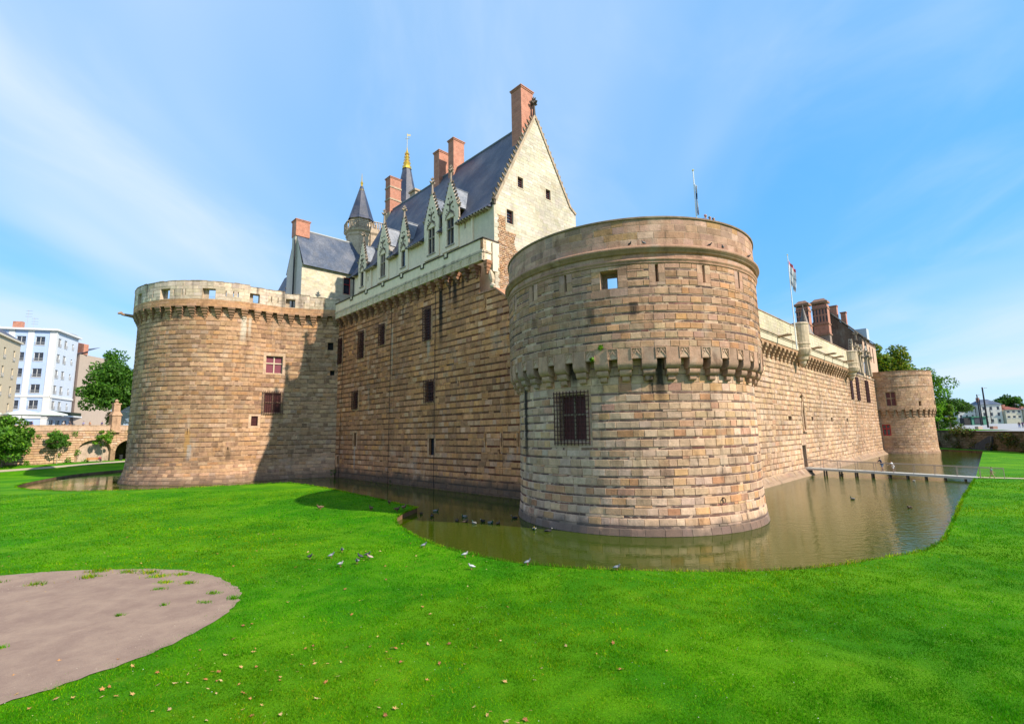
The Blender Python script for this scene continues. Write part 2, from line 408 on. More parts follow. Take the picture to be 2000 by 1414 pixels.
def glass_mat(name, col=(0.02, 0.022, 0.03), rough=0.08):
    m, nt, N, Lk, b = nodes_of(name)
    pos = N.new('ShaderNodeNewGeometry').outputs['Position']
    Lk.new(mixc(N, Lk, mrange(N, Lk, nz(N, Lk, pos, 0.9, 2), 0.3, 0.7), tuple(col), tuple(k*2.2 for k in col)), b.inputs['Base Color'])
    b.inputs['Roughness'].default_value = rough; b.inputs['Specular IOR Level'].default_value = 0.6
    bump(N, Lk, b, nz(N, Lk, pos, 1.7, 2), 0.2, 0.02)
    return m

C1 = (9.85, 41.0); C0 = (-49.4, 85.9); C2 = (91.6, 120.8)
DARK = (0.018, 0.016, 0.015)
def cylpt(c, r, deg): return c[0]+r*math.cos(R(deg)), c[1]+r*math.sin(R(deg))
_s = [cylpt(C1, 9.3, -162), cylpt(C1, 9.35, -91.8), cylpt(C1, 9.35, -127), cylpt(C1, 9.98, -117), cylpt(C1, 9.98, -101), cylpt(C1, 9.35, -95.5)]
M_T1 = stone_mat('tower_stone', [(*_s[0], .5, 2.0, 10.0, .95, DARK), (*_s[1], .45, 7.6, 11.2, .9, DARK), (*_s[2], .4, 8.9, 11.2, .85, DARK), (*_s[3], .45, 13.0, 14.6, .6, DARK), (*_s[4], .4, 13.4, 14.8, .7, DARK), (*_s[5], .3, 8.2, 10.6, .7, DARK)], wet=(0.95, 0.8, 0.75), streaky=0.45, wetcol=(0.10, 0.08, 0.07), tint=(1.12, 0.955, 0.96))
_w = lambda u: (0.6-.694*u, 50.3+.72*u)
M_W1 = stone_mat('wall_stone_shade', [(*_w(13.5), .55, 15.5, 25.6, .96, DARK), (*_w(10.6), .6, 20.5, 25.6, .9, DARK), (*_w(11.6), .3, 22.0, 25.6, .8, DARK), (*_w(9.0), .4, 22.6, 25.4, .75, DARK), (*_w(22.4), .2, 21, 25.5, .8, DARK), (*_w(25.2), .3, 12, 21.5, .35, (.5, .42, .34)), (*_w(16.2), .45, 15.8, 18.4, .5, (.5, .42, .34)), (*_w(35.8), .35, 0.6, 4.9, .5, (.4, .36, .32))], wet=(2.0, 1.0, 0.85), streaky=0.35, wetcol=(0.075, 0.055, 0.042), tint=(1.48, 1.05, 0.94))
_t = lambda d: cylpt(C0, 13.7, d)
M_T0 = stone_mat('left_tower_stone', [(*_t(-55), .55, 20.3, 25.2, .8, (.62, .54, .44)), (*_t(-51.5), .3, 21.5, 25, .6, (.62, .54, .44)), (*_t(-82), .5, 3.2, 7.6, .75, (.45, .24, .08)), (*_t(-80.5), .45, 2.8, 5.6, .6, (.42, .38, .35)), (*_t(-59.5), .45, 2.4, 5.0, .7, (.12, .075, .045)), (*_t(-38), .3, 19.6, 25, .7, DARK)], wet=(1.4, 1.0, 0.6), streaky=0.35, wetcol=(0.11, 0.08, 0.06), tint=(1.13, 0.94, 0.93))
M_W2 = stone_mat('long_wall_stone', wet=(1.3, 0.7, 0.5), wetcol=(.16, .12, .09), streaky=0.4, tint=(1.11, .955, .94))
M_T2 = stone_mat('far_tower_stone', wet=(0.9, 0.5, 0.4), wetcol=(.16, .12, .09), streaky=0.4, tint=(1.11, .955, .94))
M_WHITE = stone_mat('limestone', var=(0.9, 1.08), streaky=0.22, bumpd=0.008, grime=(0.16, 0.15, 0.13), patch=0.22, tint=(1.02, .985, .95))
M_WEATH = stone_mat('weathered_limestone', var=(0.66, 1.14), streaky=0.85, bumpd=0.015, grime=(0.05, 0.042, 0.035), tint=(1.1, .98, .9))
M_EMB = stone_mat('embankment_stone', streaky=0.3, tint=(1.11, .955, .94))
M_DARKW = stone_mat('dark_rubble', streaky=0.5, grime=(0.02, 0.025, 0.01))
M_SLATE = slate_mat('slate', (0.026, 0.036, 0.070), (0.15, 0.13, 0.14)); M_SLATE2 = slate_mat('grey_slate', (0.055, 0.075, 0.12), (0.18, 0.18, 0.2))
M_SLATE3 = slate_mat('worn_slate', (0.15, 0.17, 0.21), (0.34, 0.34, 0.36))  # slate lightened in colour to paint sun on the dormer slopes
M_BRICK = brick_mat('brick', (0.48, 0.165, 0.09)); M_BRICKP = brick_mat('pink_brick', (0.50, 0.19, 0.115), (0.5, 0.3, 0.22))
M_GOLD = plain_mat('gilding', (0.85, 0.52, 0.08), 0.3, 0.85, 0.15)
M_IRON = plain_mat('red_iron', (0.05, 0.012, 0.01), 0.6, 0.0, 0.3)
M_DIRON = plain_mat('dark_iron', (0.022, 0.02, 0.022), 0.5, 0.3)
M_RWOOD = plain_mat('red_wood', (0.12, 0.032, 0.03), 0.55)
M_REDW = plain_mat('bright_red_wood', (0.42, 0.02, 0.025), 0.5)
M_GLASS = glass_mat('window_glass'); M_BLIND = plain_mat('mauve_blind', (0.20, 0.055, 0.075), 0.8, stretch=(1, 1, 9))
M_HOLE = plain_mat('dark_inside', (0.012, 0.011, 0.011), 0.9, bumpd=0)
M_PAINT = plain_mat('painted', rough=0.7, attr=True, var=0.06, scale=1.2); M_LEAF = leaf_mat('foliage')
M_BARK = plain_mat('bark', (0.11, 0.085, 0.06), 0.95, var=0.35, scale=3, bumpd=0.03)
M_WOOD = plain_mat('bench_wood', (0.42, 0.18, 0.05), 0.6, stretch=(1, 1, 6))
M_METAL = plain_mat('grey_metal', (0.30, 0.30, 0.29), 0.45, 0.4)
M_ATTR = plain_mat('coloured', rough=0.75, attr=True, var=0.15, scale=20)

# ---------------------------------------------------------------- ground, moat, paths
MOAT = [(105.5, 127.5), (105.0, 112.0), (52.63, 57.56), (43.53, 48.42), (37.18, 42.1), (29.6, 34.29), (24.04, 28.6), (21.65, 26.56), (20.1, 25.47), (17.57, 24.46), (13.54, 23.05), (8.89, 22.7), (4.44, 23.27), (2.19, 23.85), (-0.19, 24.93), (-2.03, 26.36), (-3.86, 28.2), (-5.85, 31.0), (-7.28, 33.52), (-8.15, 35.4), (-8.74, 37.26), (-8.95, 38.7), (-8.85, 40.48), (-8.3, 43.13), (-16.33, 52.82), (-22.19, 59.9), (-30.01, 67.5), (-33.45, 67.0), (-39.71, 64.57), (-44.84, 62.8), (-53.22, 62.34), (-60.19, 64.01), (-67.18, 68.07), (-70.7, 71.5), (-74.9, 77.79), (-80.2, 88.94), (-82.2, 96.97), (-81.5, 104.31), (-79, 118), (-70, 135), (0, 160), (90, 150)]
def smooth_closed(P, keep):
    out = []
    n = len(P)
    for i in range(n):
        p0, p1, p2, p3 = [Vector(P[(i+k) % n]) for k in (-1, 0, 1, 2)]
        if i in keep or (i+1) % n in keep or (p2-p1).length > 22:
            out.append(tuple(p1)); continue
        for t in (0, 0.25, 0.5, 0.75):
            q = 0.5*((2*p1)+(p2-p0)*t+(2*p0-5*p1+4*p2-p3)*t*t+(3*p1-p0-3*p2+p3)*t**3); out.append(tuple(q))
    return out
MOAT = smooth_closed(MOAT, {0, 1, 2, 23, 22, 24, 38, 39, 40, 41})
def in_poly(x, y, P):
    c = False; j = len(P)-1
    for i in range(len(P)):
        if (P[i][1] > y) != (P[j][1] > y) and x < (P[j][0]-P[i][0])*(y-P[i][1])/(P[j][1]-P[i][1])+P[i][0]: c = not c
        j = i
    return c
EW0 = (-101.5, 97.0); EWD = Vector((0.52, 0.855)).normalized(); EWN = Vector((EWD.y, -EWD.x))   # left embankment wall line
def lawn_z(x, y):
    d = (x-EW0[0])*EWN.x+(y-EW0[1])*EWN.y
    return 0.35+1.55*sstep(13.0, 1.0, d) + 0.02*noise.noise((x*0.15, y*0.15, 0))

def grass_mat(name):
    m, nt, N, Lk, b = nodes_of(name)
    pos = N.new('ShaderNodeNewGeometry').outputs['Position']
    n1 = nz(N, Lk, pos, 0.22, 6, 0.6, 0.4); n2 = nz(N, Lk, pos, 1.6, 6, 0.65); n3 = nz(N, Lk, pos, 26, 4, 0.7)
    c = mixc(N, Lk, mrange(N, Lk, n1, 0.38, 0.66), (0.038, 0.178, 0.001), (0.10, 0.26, 0.002))
    c = mixc(N, Lk, mrange(N, Lk, n2, 0.56, 0.82, 0, 0.55), c, (0.22, 0.24, 0.015))
    c = mixc(N, Lk, 1.0, c, mrange(N, Lk, n3, 0.25, 0.75, 0.55, 1.45, False), 'MULTIPLY')
    Lk.new(c, b.inputs['Base Color']); b.inputs['Roughness'].default_value = 0.85; b.inputs['Specular IOR Level'].default_value = 0.1
    bump(N, Lk, b, mth(N, Lk, 'ADD', n3, mth(N, Lk, 'MULTIPLY', nz(N, Lk, pos, 5, 6, 0.7), 1.2)), 0.9, 0.05)
    return m
M_GRASS = grass_mat('grass')
def build_lawn():
    pts = [Vector(p) for p in MOAT]; nm = len(pts); edges = [(i, (i+1) % nm) for i in range(nm)]
    for (x, y) in ((-260, -40), (260, -40), (260, 230), (-260, 230)): pts.append(Vector((x, y)))
    rng = random.Random(3)
    for i in range(-26, 27):
        for j in range(-2, 35):
            x = i*5+rng.uniform(-1, 1); y = j*5+rng.uniform(-1, 1)
            if min((Vector((x, y))-p).length for p in pts[:nm]) > 1.5: pts.append(Vector((x, y)))
    res = geometry.delaunay_2d_cdt(pts, edges, [], 0, 1e-4)
    vs, fs = res[0], res[2]; mb = MB(); mb.v = [(v.x, v.y, lawn_z(v.x, v.y)) for v in vs]
    for f in fs:
        cx = sum(vs[i].x for i in f)/3; cy = sum(vs[i].y for i in f)/3
        if not in_poly(cx, cy, MOAT):
            a, b, c = [vs[i] for i in f]
            if (b-a).x*(c-a).y-(b-a).y*(c-a).x < 0: f = f[::-1]
            mb.f.append(tuple(f)); mb.c.append((1, 1, 1))
    o = mb.build('lawn', M_GRASS, kind='structure', smooth=True)
    # bank round the moat: a narrow stone and earth edge
    mk = MB()
    for i in range(nm):
        a, b = MOAT[i], MOAT[(i+1) % nm]; za, zb = lawn_z(*a), lawn_z(*b)
        ln = max(1, int(math.dist(a, b)/0.9)); g = rng.uniform(0.8, 1.1)
        for k in range(ln):
            p = [a[0]+(b[0]-a[0])*k/ln, a[1]+(b[1]-a[1])*k/ln]; q = [a[0]+(b[0]-a[0])*(k+1)/ln, a[1]+(b[1]-a[1])*(k+1)/ln]
            g = rng.uniform(0.7, 1.2); mk.face([(p[0], p[1], za-0.02), (q[0], q[1], zb-0.02), (q[0], q[1], -0.6), (p[0], p[1], -0.6)], (0.15*g, 0.105*g, 0.06*g))
    mk.build('moat_bank', M_EMB, kind='structure')
build_lawn()
def water_mat():
    m, nt, N, Lk, b = nodes_of('moat_water')
    pos = N.new('ShaderNodeNewGeometry').outputs['Position']
    n1 = nz(N, Lk, pos, 0.12, 4, 0.5)
    Lk.new(mixc(N, Lk, n1, (0.028, 0.052, 0.0002), (0.042, 0.058, 0.0002)), b.inputs['Base Color'])
    b.inputs['Roughness'].default_value = 0.03; b.inputs['IOR'].default_value = 1.33; b.inputs['Specular IOR Level'].default_value = 0.5; b.inputs['Specular Tint'].default_value = (0.94, 0.95, 0.55, 1)
    w1 = nz(N, Lk, scaled(N, Lk, pos, (1.0, 1.9, 1)), 1.5, 3, 0.5, 0.4); w2 = nz(N, Lk, scaled(N, Lk, pos, (0.8, 1.5, 1)), 5.0, 2, 0.5)
    # breeze: livelier water to the right of the tower
    sp = N.new('ShaderNodeSeparateXYZ'); Lk.new(pos, sp.inputs[0])
    wind = mth(N, Lk, 'ADD', mrange(N, Lk, sp.outputs[0], 8, 34, 0.10, 0.50), mrange(N, Lk, nz(N, Lk, pos, 0.09, 3), 0.5, 0.7, 0, 0.25))
    h = mth(N, Lk, 'ADD', w1, mth(N, Lk, 'MULTIPLY', w2, 0.35))
    bn = N.new('ShaderNodeBump'); bn.inputs['Distance'].default_value = 0.05; Lk.new(wind, bn.inputs['Strength']); Lk.new(h, bn.inputs['Height']); Lk.new(bn.outputs[0], b.inputs['Normal'])
    return m
M_WATER = water_mat()
mb = MB(); mb.face([(-130, 10, 0), (140, 10, 0), (140, 175, 0), (-130, 175, 0)]); mb.build('moat_water', M_WATER, kind='structure')
mb = MB(); mb.face([(-4000, -1500, -1.2), (4000, -1500, -1.2), (4000, 4500, -1.2), (-4000, 4500, -1.2)], (0.09, 0.10, 0.05)); mb.build('ground', M_PAINT, kind='structure')

def sheet(name, P, mat, dz, zf=lawn_z, thick=0.0):
    P = [Vector((p[0], p[1], zf(*p)+dz)) for p in P]
    tri = geometry.tessellate_polygon([P]); mb = MB(); mb.v = [tuple(p) for p in P]
    for t in tri:
        a, b, c = [P[i] for i in t]
        if (b-a).cross(c-a).z < 0: t = t[::-1]
        mb.f.append(tuple(t)); mb.c.append((1, 1, 1))
    return mb.build(name, mat, kind='structure')
TARMAC = [(-40, 23.0), (-32, 23.6), (-24.25, 24.21), (-22.35, 24.77), (-20.05, 24.96), (-17.58, 24.97), (-16.15, 24.69), (-15.14, 24.28), (-13.67, 23.44), (-12.56, 22.52), (-11.58, 21.54), (-10.98, 20.73), (-10.59, 19.76), (-10.39, 18.59), (-10.38, 17.38), (-10.52, 16.34), (-10.71, 15.49), (-11.3, 14.39), (-11.86, 13.5), (-12.45, 12.81), (-13.6, 11.6), (-16, 9.8), (-22, 8), (-40, 8)]
def ragged(P, amp, step, seed):
    rng = random.Random(seed); out = []
    for i in range(len(P)):
        a, b = Vector(P[i]), Vector(P[(i+1) % len(P)]); n = max(1, int((b-a).length/step))
        for k in range(n):
            q = a.lerp(b, k/n); out.append((q.x+rng.uniform(-amp, amp), q.y+rng.uniform(-amp, amp)))
    return out
def tarmac_mat():
    m, nt, N, Lk, b = nodes_of('tarmac')
    pos = N.new('ShaderNodeNewGeometry').outputs['Position']
    c = mixc(N, Lk, mrange(N, Lk, nz(N, Lk, pos, 0.8, 12, 0.72, 0.2), 0.3, 0.72), (0.225, 0.15, 0.117), (0.31, 0.218, 0.162))
    c = mixc(N, Lk, mrange(N, Lk, nz(N, Lk, pos, 3.1, 10, 0.75), 0.6, 0.72, 0, 0.4), c, (0.12, 0.09, 0.08))
    c = mixc(N, Lk, mrange(N, Lk, nz(N, Lk, pos, 22, 3, 0.6), 0.66, 0.72, 0, 0.6), c, (0.36, 0.29, 0.24))
    c = mixc(N, Lk, 1.0, c, mrange(N, Lk, nz(N, Lk, pos, 55, 3, 0.8), 0.25, 0.75, 0.7, 1.3, False), 'MULTIPLY')
    Lk.new(c, b.inputs['Base Color']); b.inputs['Roughness'].default_value = 0.9; b.inputs['Specular IOR Level'].default_value = 0.2
    bump(N, Lk, b, nz(N, Lk, pos, 70, 4, 0.7), 0.6, 0.01); return m
sheet('tarmac', ragged(TARMAC, 0.06, 0.22, 5), tarmac_mat(), 0.024)
M_SAND = plain_mat('sand_path', (0.40, 0.33, 0.23), 0.95, var=0.2)
def strip(name, pts, w, mat, dz, zf=lawn_z):
    mb = MB()
    dens = []
    for a, b in zip(pts[:-1], pts[1:]):
        n = max(1, int(math.dist(a, b)/2)); dens += [(a[0]+(b[0]-a[0])*k/n, a[1]+(b[1]-a[1])*k/n) for k in range(n)]
    dens.append(pts[-1])
    L = []
    for i, p in enumerate(dens):
        a = Vector(dens[max(0, i-1)]); b = Vector(dens[min(len(dens)-1, i+1)]); d = (b-a).normalized(); n = Vector((-d.y, d.x))*w/2
        L.append(((p[0]+n.x, p[1]+n.y), (p[0]-n.x, p[1]-n.y)))
    for (a, b), (c, d) in zip(L[:-1], L[1:]):
        mb.face([(*b, zf(*b)+dz), (*d, zf(*d)+dz), (*c, zf(*c)+dz), (*a, zf(*a)+dz)])
    return mb.build(name, mat, kind='structure')
EP = lambda t, d: (EW0[0]+EWD.x*t+EWN.x*d, EW0[1]+EWD.y*t+EWN.y*d)
strip('path', [EP(-22, 9.0), EP(-6, 7.5), EP(6, 6.2), EP(14, 4.8), EP(24, 3.4), EP(40, 3.0)], 1.5, M_SAND, 0.05)
strip('path', [(53.0, 58.9), (56.5, 56.4), (70, 47), (90, 33)], 1.3, M_SAND, 0.03)

# ---------------------------------------------------------------- masonry courses and colours
def courses(z0, z1, sh, bh, rng, first='s'):
    out = []; z = z0; k = first
    while z < z1-0.05:
        h = (sh*rng.uniform(0.93, 1.07) if k == 's' else bh*rng.uniform(0.85, 1.15)); e = min(z+h, z1)
        if z1-e < 0.1: e = z1
        out.append((z, e, k)); z = e; k = 'b' if k == 's' else 's'
    return out
def snap(cs, a, b):
    hit = [c for c in cs if c[0] < b-0.02 and c[1] > a+0.02]
    return (min(c[0] for c in hit), max(c[1] for c in hit)) if hit else (a, b)
def jit3(rng, c, k=0.08):
    g = rng.uniform(1-k, 1+k); return (c[0]*g, c[1]*g*rng.uniform(0.97, 1.03), c[2]*g*rng.uniform(0.93, 1.07))
def pick(rng, pal, mixf=0.6):
    c = pick0(rng, pal); W_ = sum(w for w, _ in pal); m = [sum(w*q[i] for w, q in pal)/W_ for i in range(3)]
    g = rng.uniform(.88, 1.12); return tuple((m[i]+(c[i]-m[i])*mixf)*g for i in range(3))
def pick0(rng, pal):
    t = rng.random()*sum(w for w, _ in pal)
    for w, c in pal:
        t -= w
        if t <= 0: return c
    return pal[-1][1]
def surround(mb, S, op, zr, w, rng, colf, proud=0.02, inner=0.0):
    """dressed blocks round an opening, filling the gap left in the courses"""
    a, b, c, d = op; z0, z1 = zr
    n = max(2, int(round((d-c)/0.5)))
    for k in range(n):
        za = c+(d-c)*k/n; zb = c+(d-c)*(k+1)/n
        for (x0, x1) in ((a-w, a), (b, b+w)):
            mb.sbox(S, x0+0.006, x1-0.001, za+0.006, zb-0.006, -0.05, proud*rng.uniform(0.7, 1.2), colf(rng, x0, za, 'a'))
    m = 2 if (b-a) < 1.2 else 3
    for (za, zb) in ((z0, c), (d, z1)):
        if zb-za < 0.03: continue
        for k in range(m):
            x0 = a-w+(b-a+2*w)*k/m; x1 = a-w+(b-a+2*w)*(k+1)/m
            mb.sbox(S, x0+0.006, x1-0.006, za+0.008, zb-0.008, -0.05, proud*rng.uniform(0.7, 1.2), colf(rng, x0, za, 'a'))
def grille(S, op, parent, mat, nx, ny, ext=0.22, off=0.16, t=0.022, teeth=0.2):
    a, b, c, d = op; mb = MB()
    for i in range(nx):
        u = a-ext+(b-a+2*ext)*i/(nx-1); mb.sbox(S, u-t, u+t, c-teeth, d+teeth, off-t, off+t)
    for j in range(ny):
        z = c-ext*0.5+(d-c+ext)*j/(ny-1); mb.sbox(S, a-ext-0.04, b+ext+0.04, z-t, z+t, off-t*1.4, off+t*1.6)
        if j in (1, ny-2):
            for u in (a-ext+0.02, b+ext-0.02): mb.sbox(S, u-t, u+t, z-t, z+t, -0.06, off)
    return mb.build('grille', mat, parent)
def casement(S, op, parent, depth, framemat, panemat, fcol=(1, 1, 1), nx=2, nz_=2, fw=0.09, mull=0.09, zsplit=None, name='window', fd=0.14):
    """frame with mullions as the window part, each pane a sub-part"""
    a, b, c, d = op; mb = MB(); o1 = -depth+fd; o0 = -depth
    mb.sbox(S, a, a+fw, c, d, o0, o1, fcol); mb.sbox(S, b-fw, b, c, d, o0, o1, fcol)
    mb.sbox(S, a+fw, b-fw, c, c+fw, o0, o1-0.003, fcol); mb.sbox(S, a+fw, b-fw, d-fw, d, o0, o1-0.003, fcol)
    us = [a+fw+(b-a-2*fw)*i/nx for i in range(nx+1)]
    zs = [c+fw+(d-c-2*fw)*j/nz_ for j in range(nz_+1)] if zsplit is None else [c+fw, c+(d-c)*zsplit, d-fw]
    for u in us[1:-1]: mb.sbox(S, u-mull/2, u+mull/2, c+fw, d-fw, o0, o1-0.006, fcol)
    for z in zs[1:-1]: mb.sbox(S, a+fw, b-fw, z-mull/2, z+mull/2, o0, o1-0.009, fcol)
    w = mb.build(name, framemat, parent)
    for i in range(nx):
        for j in range(len(zs)-1):
            p = MB(); e = 0.01
            p.sbox(S, us[i]+e*0, us[i+1], zs[j], zs[j+1], o0-0.02, o0+0.03)
            p.build('pane', panemat, w)
    return w

# ---------------------------------------------------------------- shared corbel meshes (local: x along wall, -y outwards, z up)
def corbel_mesh(name, tiers, mat, col, seg=5, rng=None):
    """tiers: (half width, z0, z1, reach) with a rounded nose at the foot of each tier"""
    mb = MB()
    for (hw, z0, z1, reach) in tiers:
        prof = [(0.3, z1), (-reach, z1)]
        r = min((z1-z0)*0.75, reach*0.6)
        for k in range(seg+1):
            t = math.pi/2*k/seg; prof.append((-reach+r*(1-math.cos(t)), z0+r-r*math.sin(t)))
        prof.append((0.3, z0))
        n = len(prof); i0 = len(mb.v)
        g = 1.0 if rng is None else rng.uniform(0.85, 1.1)
        c = tuple(k*g for k in col)
        for x in (-hw, hw): mb.v.extend([(x, y, z) for y, z in prof])
        mb.f.append(tuple(i0+k for k in range(n))); mb.c.append(c); mb.f.append(tuple(i0+n+k for k in range(n))[::-1]); mb.c.append(c)
        for k in range(n):
            k2 = (k+1) % n; mb.f.append((i0+k2, i0+k, i0+n+k, i0+n+k2)); mb.c.append(c)
    me = mb.mesh(name); me.materials.append(mat); return me
def rot_out(nx, ny): return math.atan2(ny, nx)+math.pi/2

# ================================================================ near tower
def col_T1(rng, u, z, kind):
    if kind == 'b':
        return jit3(rng, pick(rng, [(6, (0.10, 0.075, 0.065)), (3, (0.155, 0.10, 0.075)), (1.6, (0.20, 0.15, 0.12)), (1, (0.17, 0.07, 0.055)), (1, (0.24, 0.17, 0.11))]), 0.2)
    if kind == 'a': return jit3(rng, pick(rng, [(4, (0.40, 0.28, 0.195)), (3, (0.37, 0.25, 0.165)), (1.6, (0.44, 0.335, 0.24)), (1, (0.34, 0.25, 0.18)), (1, (0.39, 0.26, 0.13))], 1.0), 0.12)
    if z > 11.5:
        t = clamp((z-12)/3)
        return jit3(rng, pick(rng, [(4, (0.41, 0.265, 0.15)), (3, (0.37, 0.245, 0.15)), (1.6, (0.38, 0.28, 0.19)), (2*(1-t)+.4, (0.44, 0.35, 0.23)), (1.3, (0.43, 0.24, 0.10)), (0.8, (0.27, 0.16, 0.09)), (1, (0.39, 0.26, 0.19))]), 0.13)
    lo = 1.3 if z < 3.6 else 0.5
    return jit3(rng, pick(rng, [(4, (0.50, 0.40, 0.27)), (3, (0.47, 0.34, 0.20)), (1.6, (0.46, 0.385, 0.28)), (1.6, (0.50, 0.315, 0.135)), (lo, (0.42, 0.20, 0.085)), (0.9, (0.36, 0.27, 0.17)), (0.5, (0.43, 0.24, 0.17)), (1, (0.54, 0.45, 0.33))]), 0.11)
def build_T1():
    rng = random.Random(11)
    T = thing('round_tower', 'great round tower nearest the camera, banded golden stone with a corbelled upper drum', 'tower', (C1[0], C1[1], 0))
    rl = lambda z: 9.25+0.22*clamp((1.7-z)/1.7)**1.6+0.008*(9-z)
    SL = cyl_surf(C1[0], C1[1], rl); SU = cyl_surf(C1[0], C1[1], lambda z: 9.98)
    U = lambda deg: R(deg)*10
    MORT = (0.46, 0.36, 0.25)
    win = (U(-135.7), U(-122.3), 5.9, 9.02)
    cs = [(-0.4, 0.0, 'a'), (0.0, 0.46, 'a')]+courses(0.46, 9.55, 0.44, 0.165, rng, 'b')+courses(9.55, 11.35, 0.5, 0.09, rng)
    zr = snap(cs, win[2]-0.15, win[3]+0.15); wpad = 0.42
    mb = MB(); panel(mb, SL, U(-180), U(180), -0.6, 11.4, [win], MORT, 0.55, du=0.5, dz=0.6); mb.build('wall', M_T1, T)
    blk = [(win[0]-wpad, win[1]+wpad, zr[0], zr[1])]
    masonry(T, SL, cs, lambda z: U(-193), lambda z: U(-8), blk, M_T1, rng, col_T1, (0.55, 1.15), 0.032, 150, nseg=2)
    mb = MB(); surround(mb, SL, win, zr, wpad, rng, lambda r, u, z, k: col_T1(r, u, z, 's')); mb.build('window_surround', M_T1, T)
    w = casement(SL, win, T, 0.5, M_WEATH, M_RWOOD, (0.36, 0.30, 0.24), 2, 2, 0.12, 0.16, 0.58)
    for i in range(2):
        pass
    grille(SL, win, w, M_IRON, 11, 13, 0.3, 0.2, 0.024, 0.28)
    # upper drum
    U2 = [(-163.2, -162.6), (-145.4, -144.8), (-127.5, -126.9), (-91.9, -91.2), (-73.1, -72.5), (-53.6, -53.0), (-27.2, -26.6), (12, 12.6), (60, 60.6), (110, 110.6)]
    slits = [(U(a-.25), U(b+.25), 16.1, 17.3) for a, b in U2]; emb = (U(-112.7), U(-106.0), 15.85, 17.1)
    ops = slits+[emb]
    cu = courses(11.82, 17.36, 0.41, 0.16, rng, 's')
    mb = MB(); panel(mb, SU, U(-180), U(180), 11.15, 18.6, ops, MORT, 0.9, du=0.5); mb.build('drum_wall', M_T1, T)
    mb = MB(); SI = cyl_surf(C1[0], C1[1], lambda z: 9.08); panel(mb, SI, U(-180), U(180), 11.15, 20.5, slits+[(emb[0]+.35, emb[1]-.12, emb[2]+.06, emb[3]-.3)], (0.3, 0.24, 0.18), 0, du=0.6)
    mb.lathe(C1, [(9.08, 11.15), (9.30, 11.5), (9.98, 11.5)], 96, col=(0.06, 0.05, 0.04)); mb.lathe(C1, [(9.1, 14.0), (0.05, 14.0)], 64, col=(.2, .17, .14)); mb.build('inner_wall', M_T1, T)
    blk = []
    for o in ops:
        mbs = MB()
        zz = snap(cu, o[2]-0.18, min(o[3]+0.12, 17.34)); pad = 0.42 if o is not emb else 0.6
        blk.append((o[0]-pad, o[1]+pad, zz[0], 17.36)); surround(mbs, SU, o, (zz[0], 17.36), pad, rng, col_T1, 0.026)
        mbs.build('loophole_surround', M_T1, T)
    blk_p = []
    masonry(T, SU, cu, lambda z: U(-193), lambda z: U(-8), blk, M_T1, rng, col_T1, (0.5, 1.1), 0.03, 95, nseg=2)
    ca = [(17.76, 18.06, 'a'), (18.6, 19.06, 'a'), (19.06, 19.54, 'a'), (19.54, 20.02, 'a'), (20.02, 20.46, 'a')]
    mb = MB(); panel(mb, SU, U(-180), U(180), 18.55, 20.5, [], MORT, 0, du=0.5); mb.build('parapet_wall', M_T1, T)
    masonry(T, SU, ca, lambda z: U(-193), lambda z: U(-8), [], M_T1, rng, col_T1, (0.6, 1.2), 0.016, 55, nseg=2, jit=0.006, gap=0.007)
    mo = MB(); mo.lathe(C1, [(9.98, 17.36), (10.03, 17.36), (10.05, 17.46), (10.02, 17.5), (10.1, 17.56), (10.14, 17.66), (10.06, 17.74), (9.98, 17.76)], 144, col=(0.36, 0.24, 0.155)); mo.build('string_course', M_T1, T, True)
    mo = MB(); mo.lathe(C1, [(9.98, 18.02), (10.08, 18.05), (10.16, 18.13), (10.19, 18.22), (10.29, 18.28), (10.34, 18.37), (10.32, 18.46), (10.22, 18.54), (9.98, 18.60)], 144, col=(0.34, 0.23, 0.15)); mo.build('cornice', M_T1, T, True)
    mo = MB(); mo.lathe(C1, [(9.98, 20.42), (10.07, 20.46), (10.08, 20.56), (9.95, 20.63), (9.1, 20.64), (9.05, 20.5)], 144, col=(0.24, 0.19, 0.13)); mo.build('coping', M_T1, T)
    mo = MB(); mo.lathe(C1, [(9.08, 19.75), (7.4, 19.75), (7.4, 19.45), (9.08, 19.45)], 96, col=(0.3, 0.26, 0.2)); mo.build('wall_walk', M_T1, T)
    # corbels and carved panels between them
    step = 360/41; cm = corbel_mesh('corbel', [(0.47, 10.42, 11.84, 0.74), (0.37, 10.02, 10.42, 0.52), (0.23, 9.68, 10.02, 0.28)], M_T1, (0.46, 0.31, 0.2), 6)
    cm2 = [corbel_mesh('corbel', [(0.47, 10.42, 11.84, 0.74), (0.37, 10.02, 10.42, 0.52), (0.23, 9.68, 10.02, 0.28)], M_T1, c, 6) for c in ((0.38, 0.265, 0.18), (0.30, 0.22, 0.155), (0.44, 0.31, 0.205))]
    pm = MB()   # ogee tracery panel, local
    pm.box(-0.36, 0.36, -0.03, 0.12, 11.1, 11.82, (0.30, 0.21, 0.14))
    for (x0, x1, z0, z1) in ((-0.36, -0.30, 11.1, 11.82), (0.30, 0.36, 11.1, 11.82), (-0.30, 0.30, 11.76, 11.82)): pm.box(x0, x1, -0.10, -0.028, z0, z1, (0.42, 0.3, 0.2))
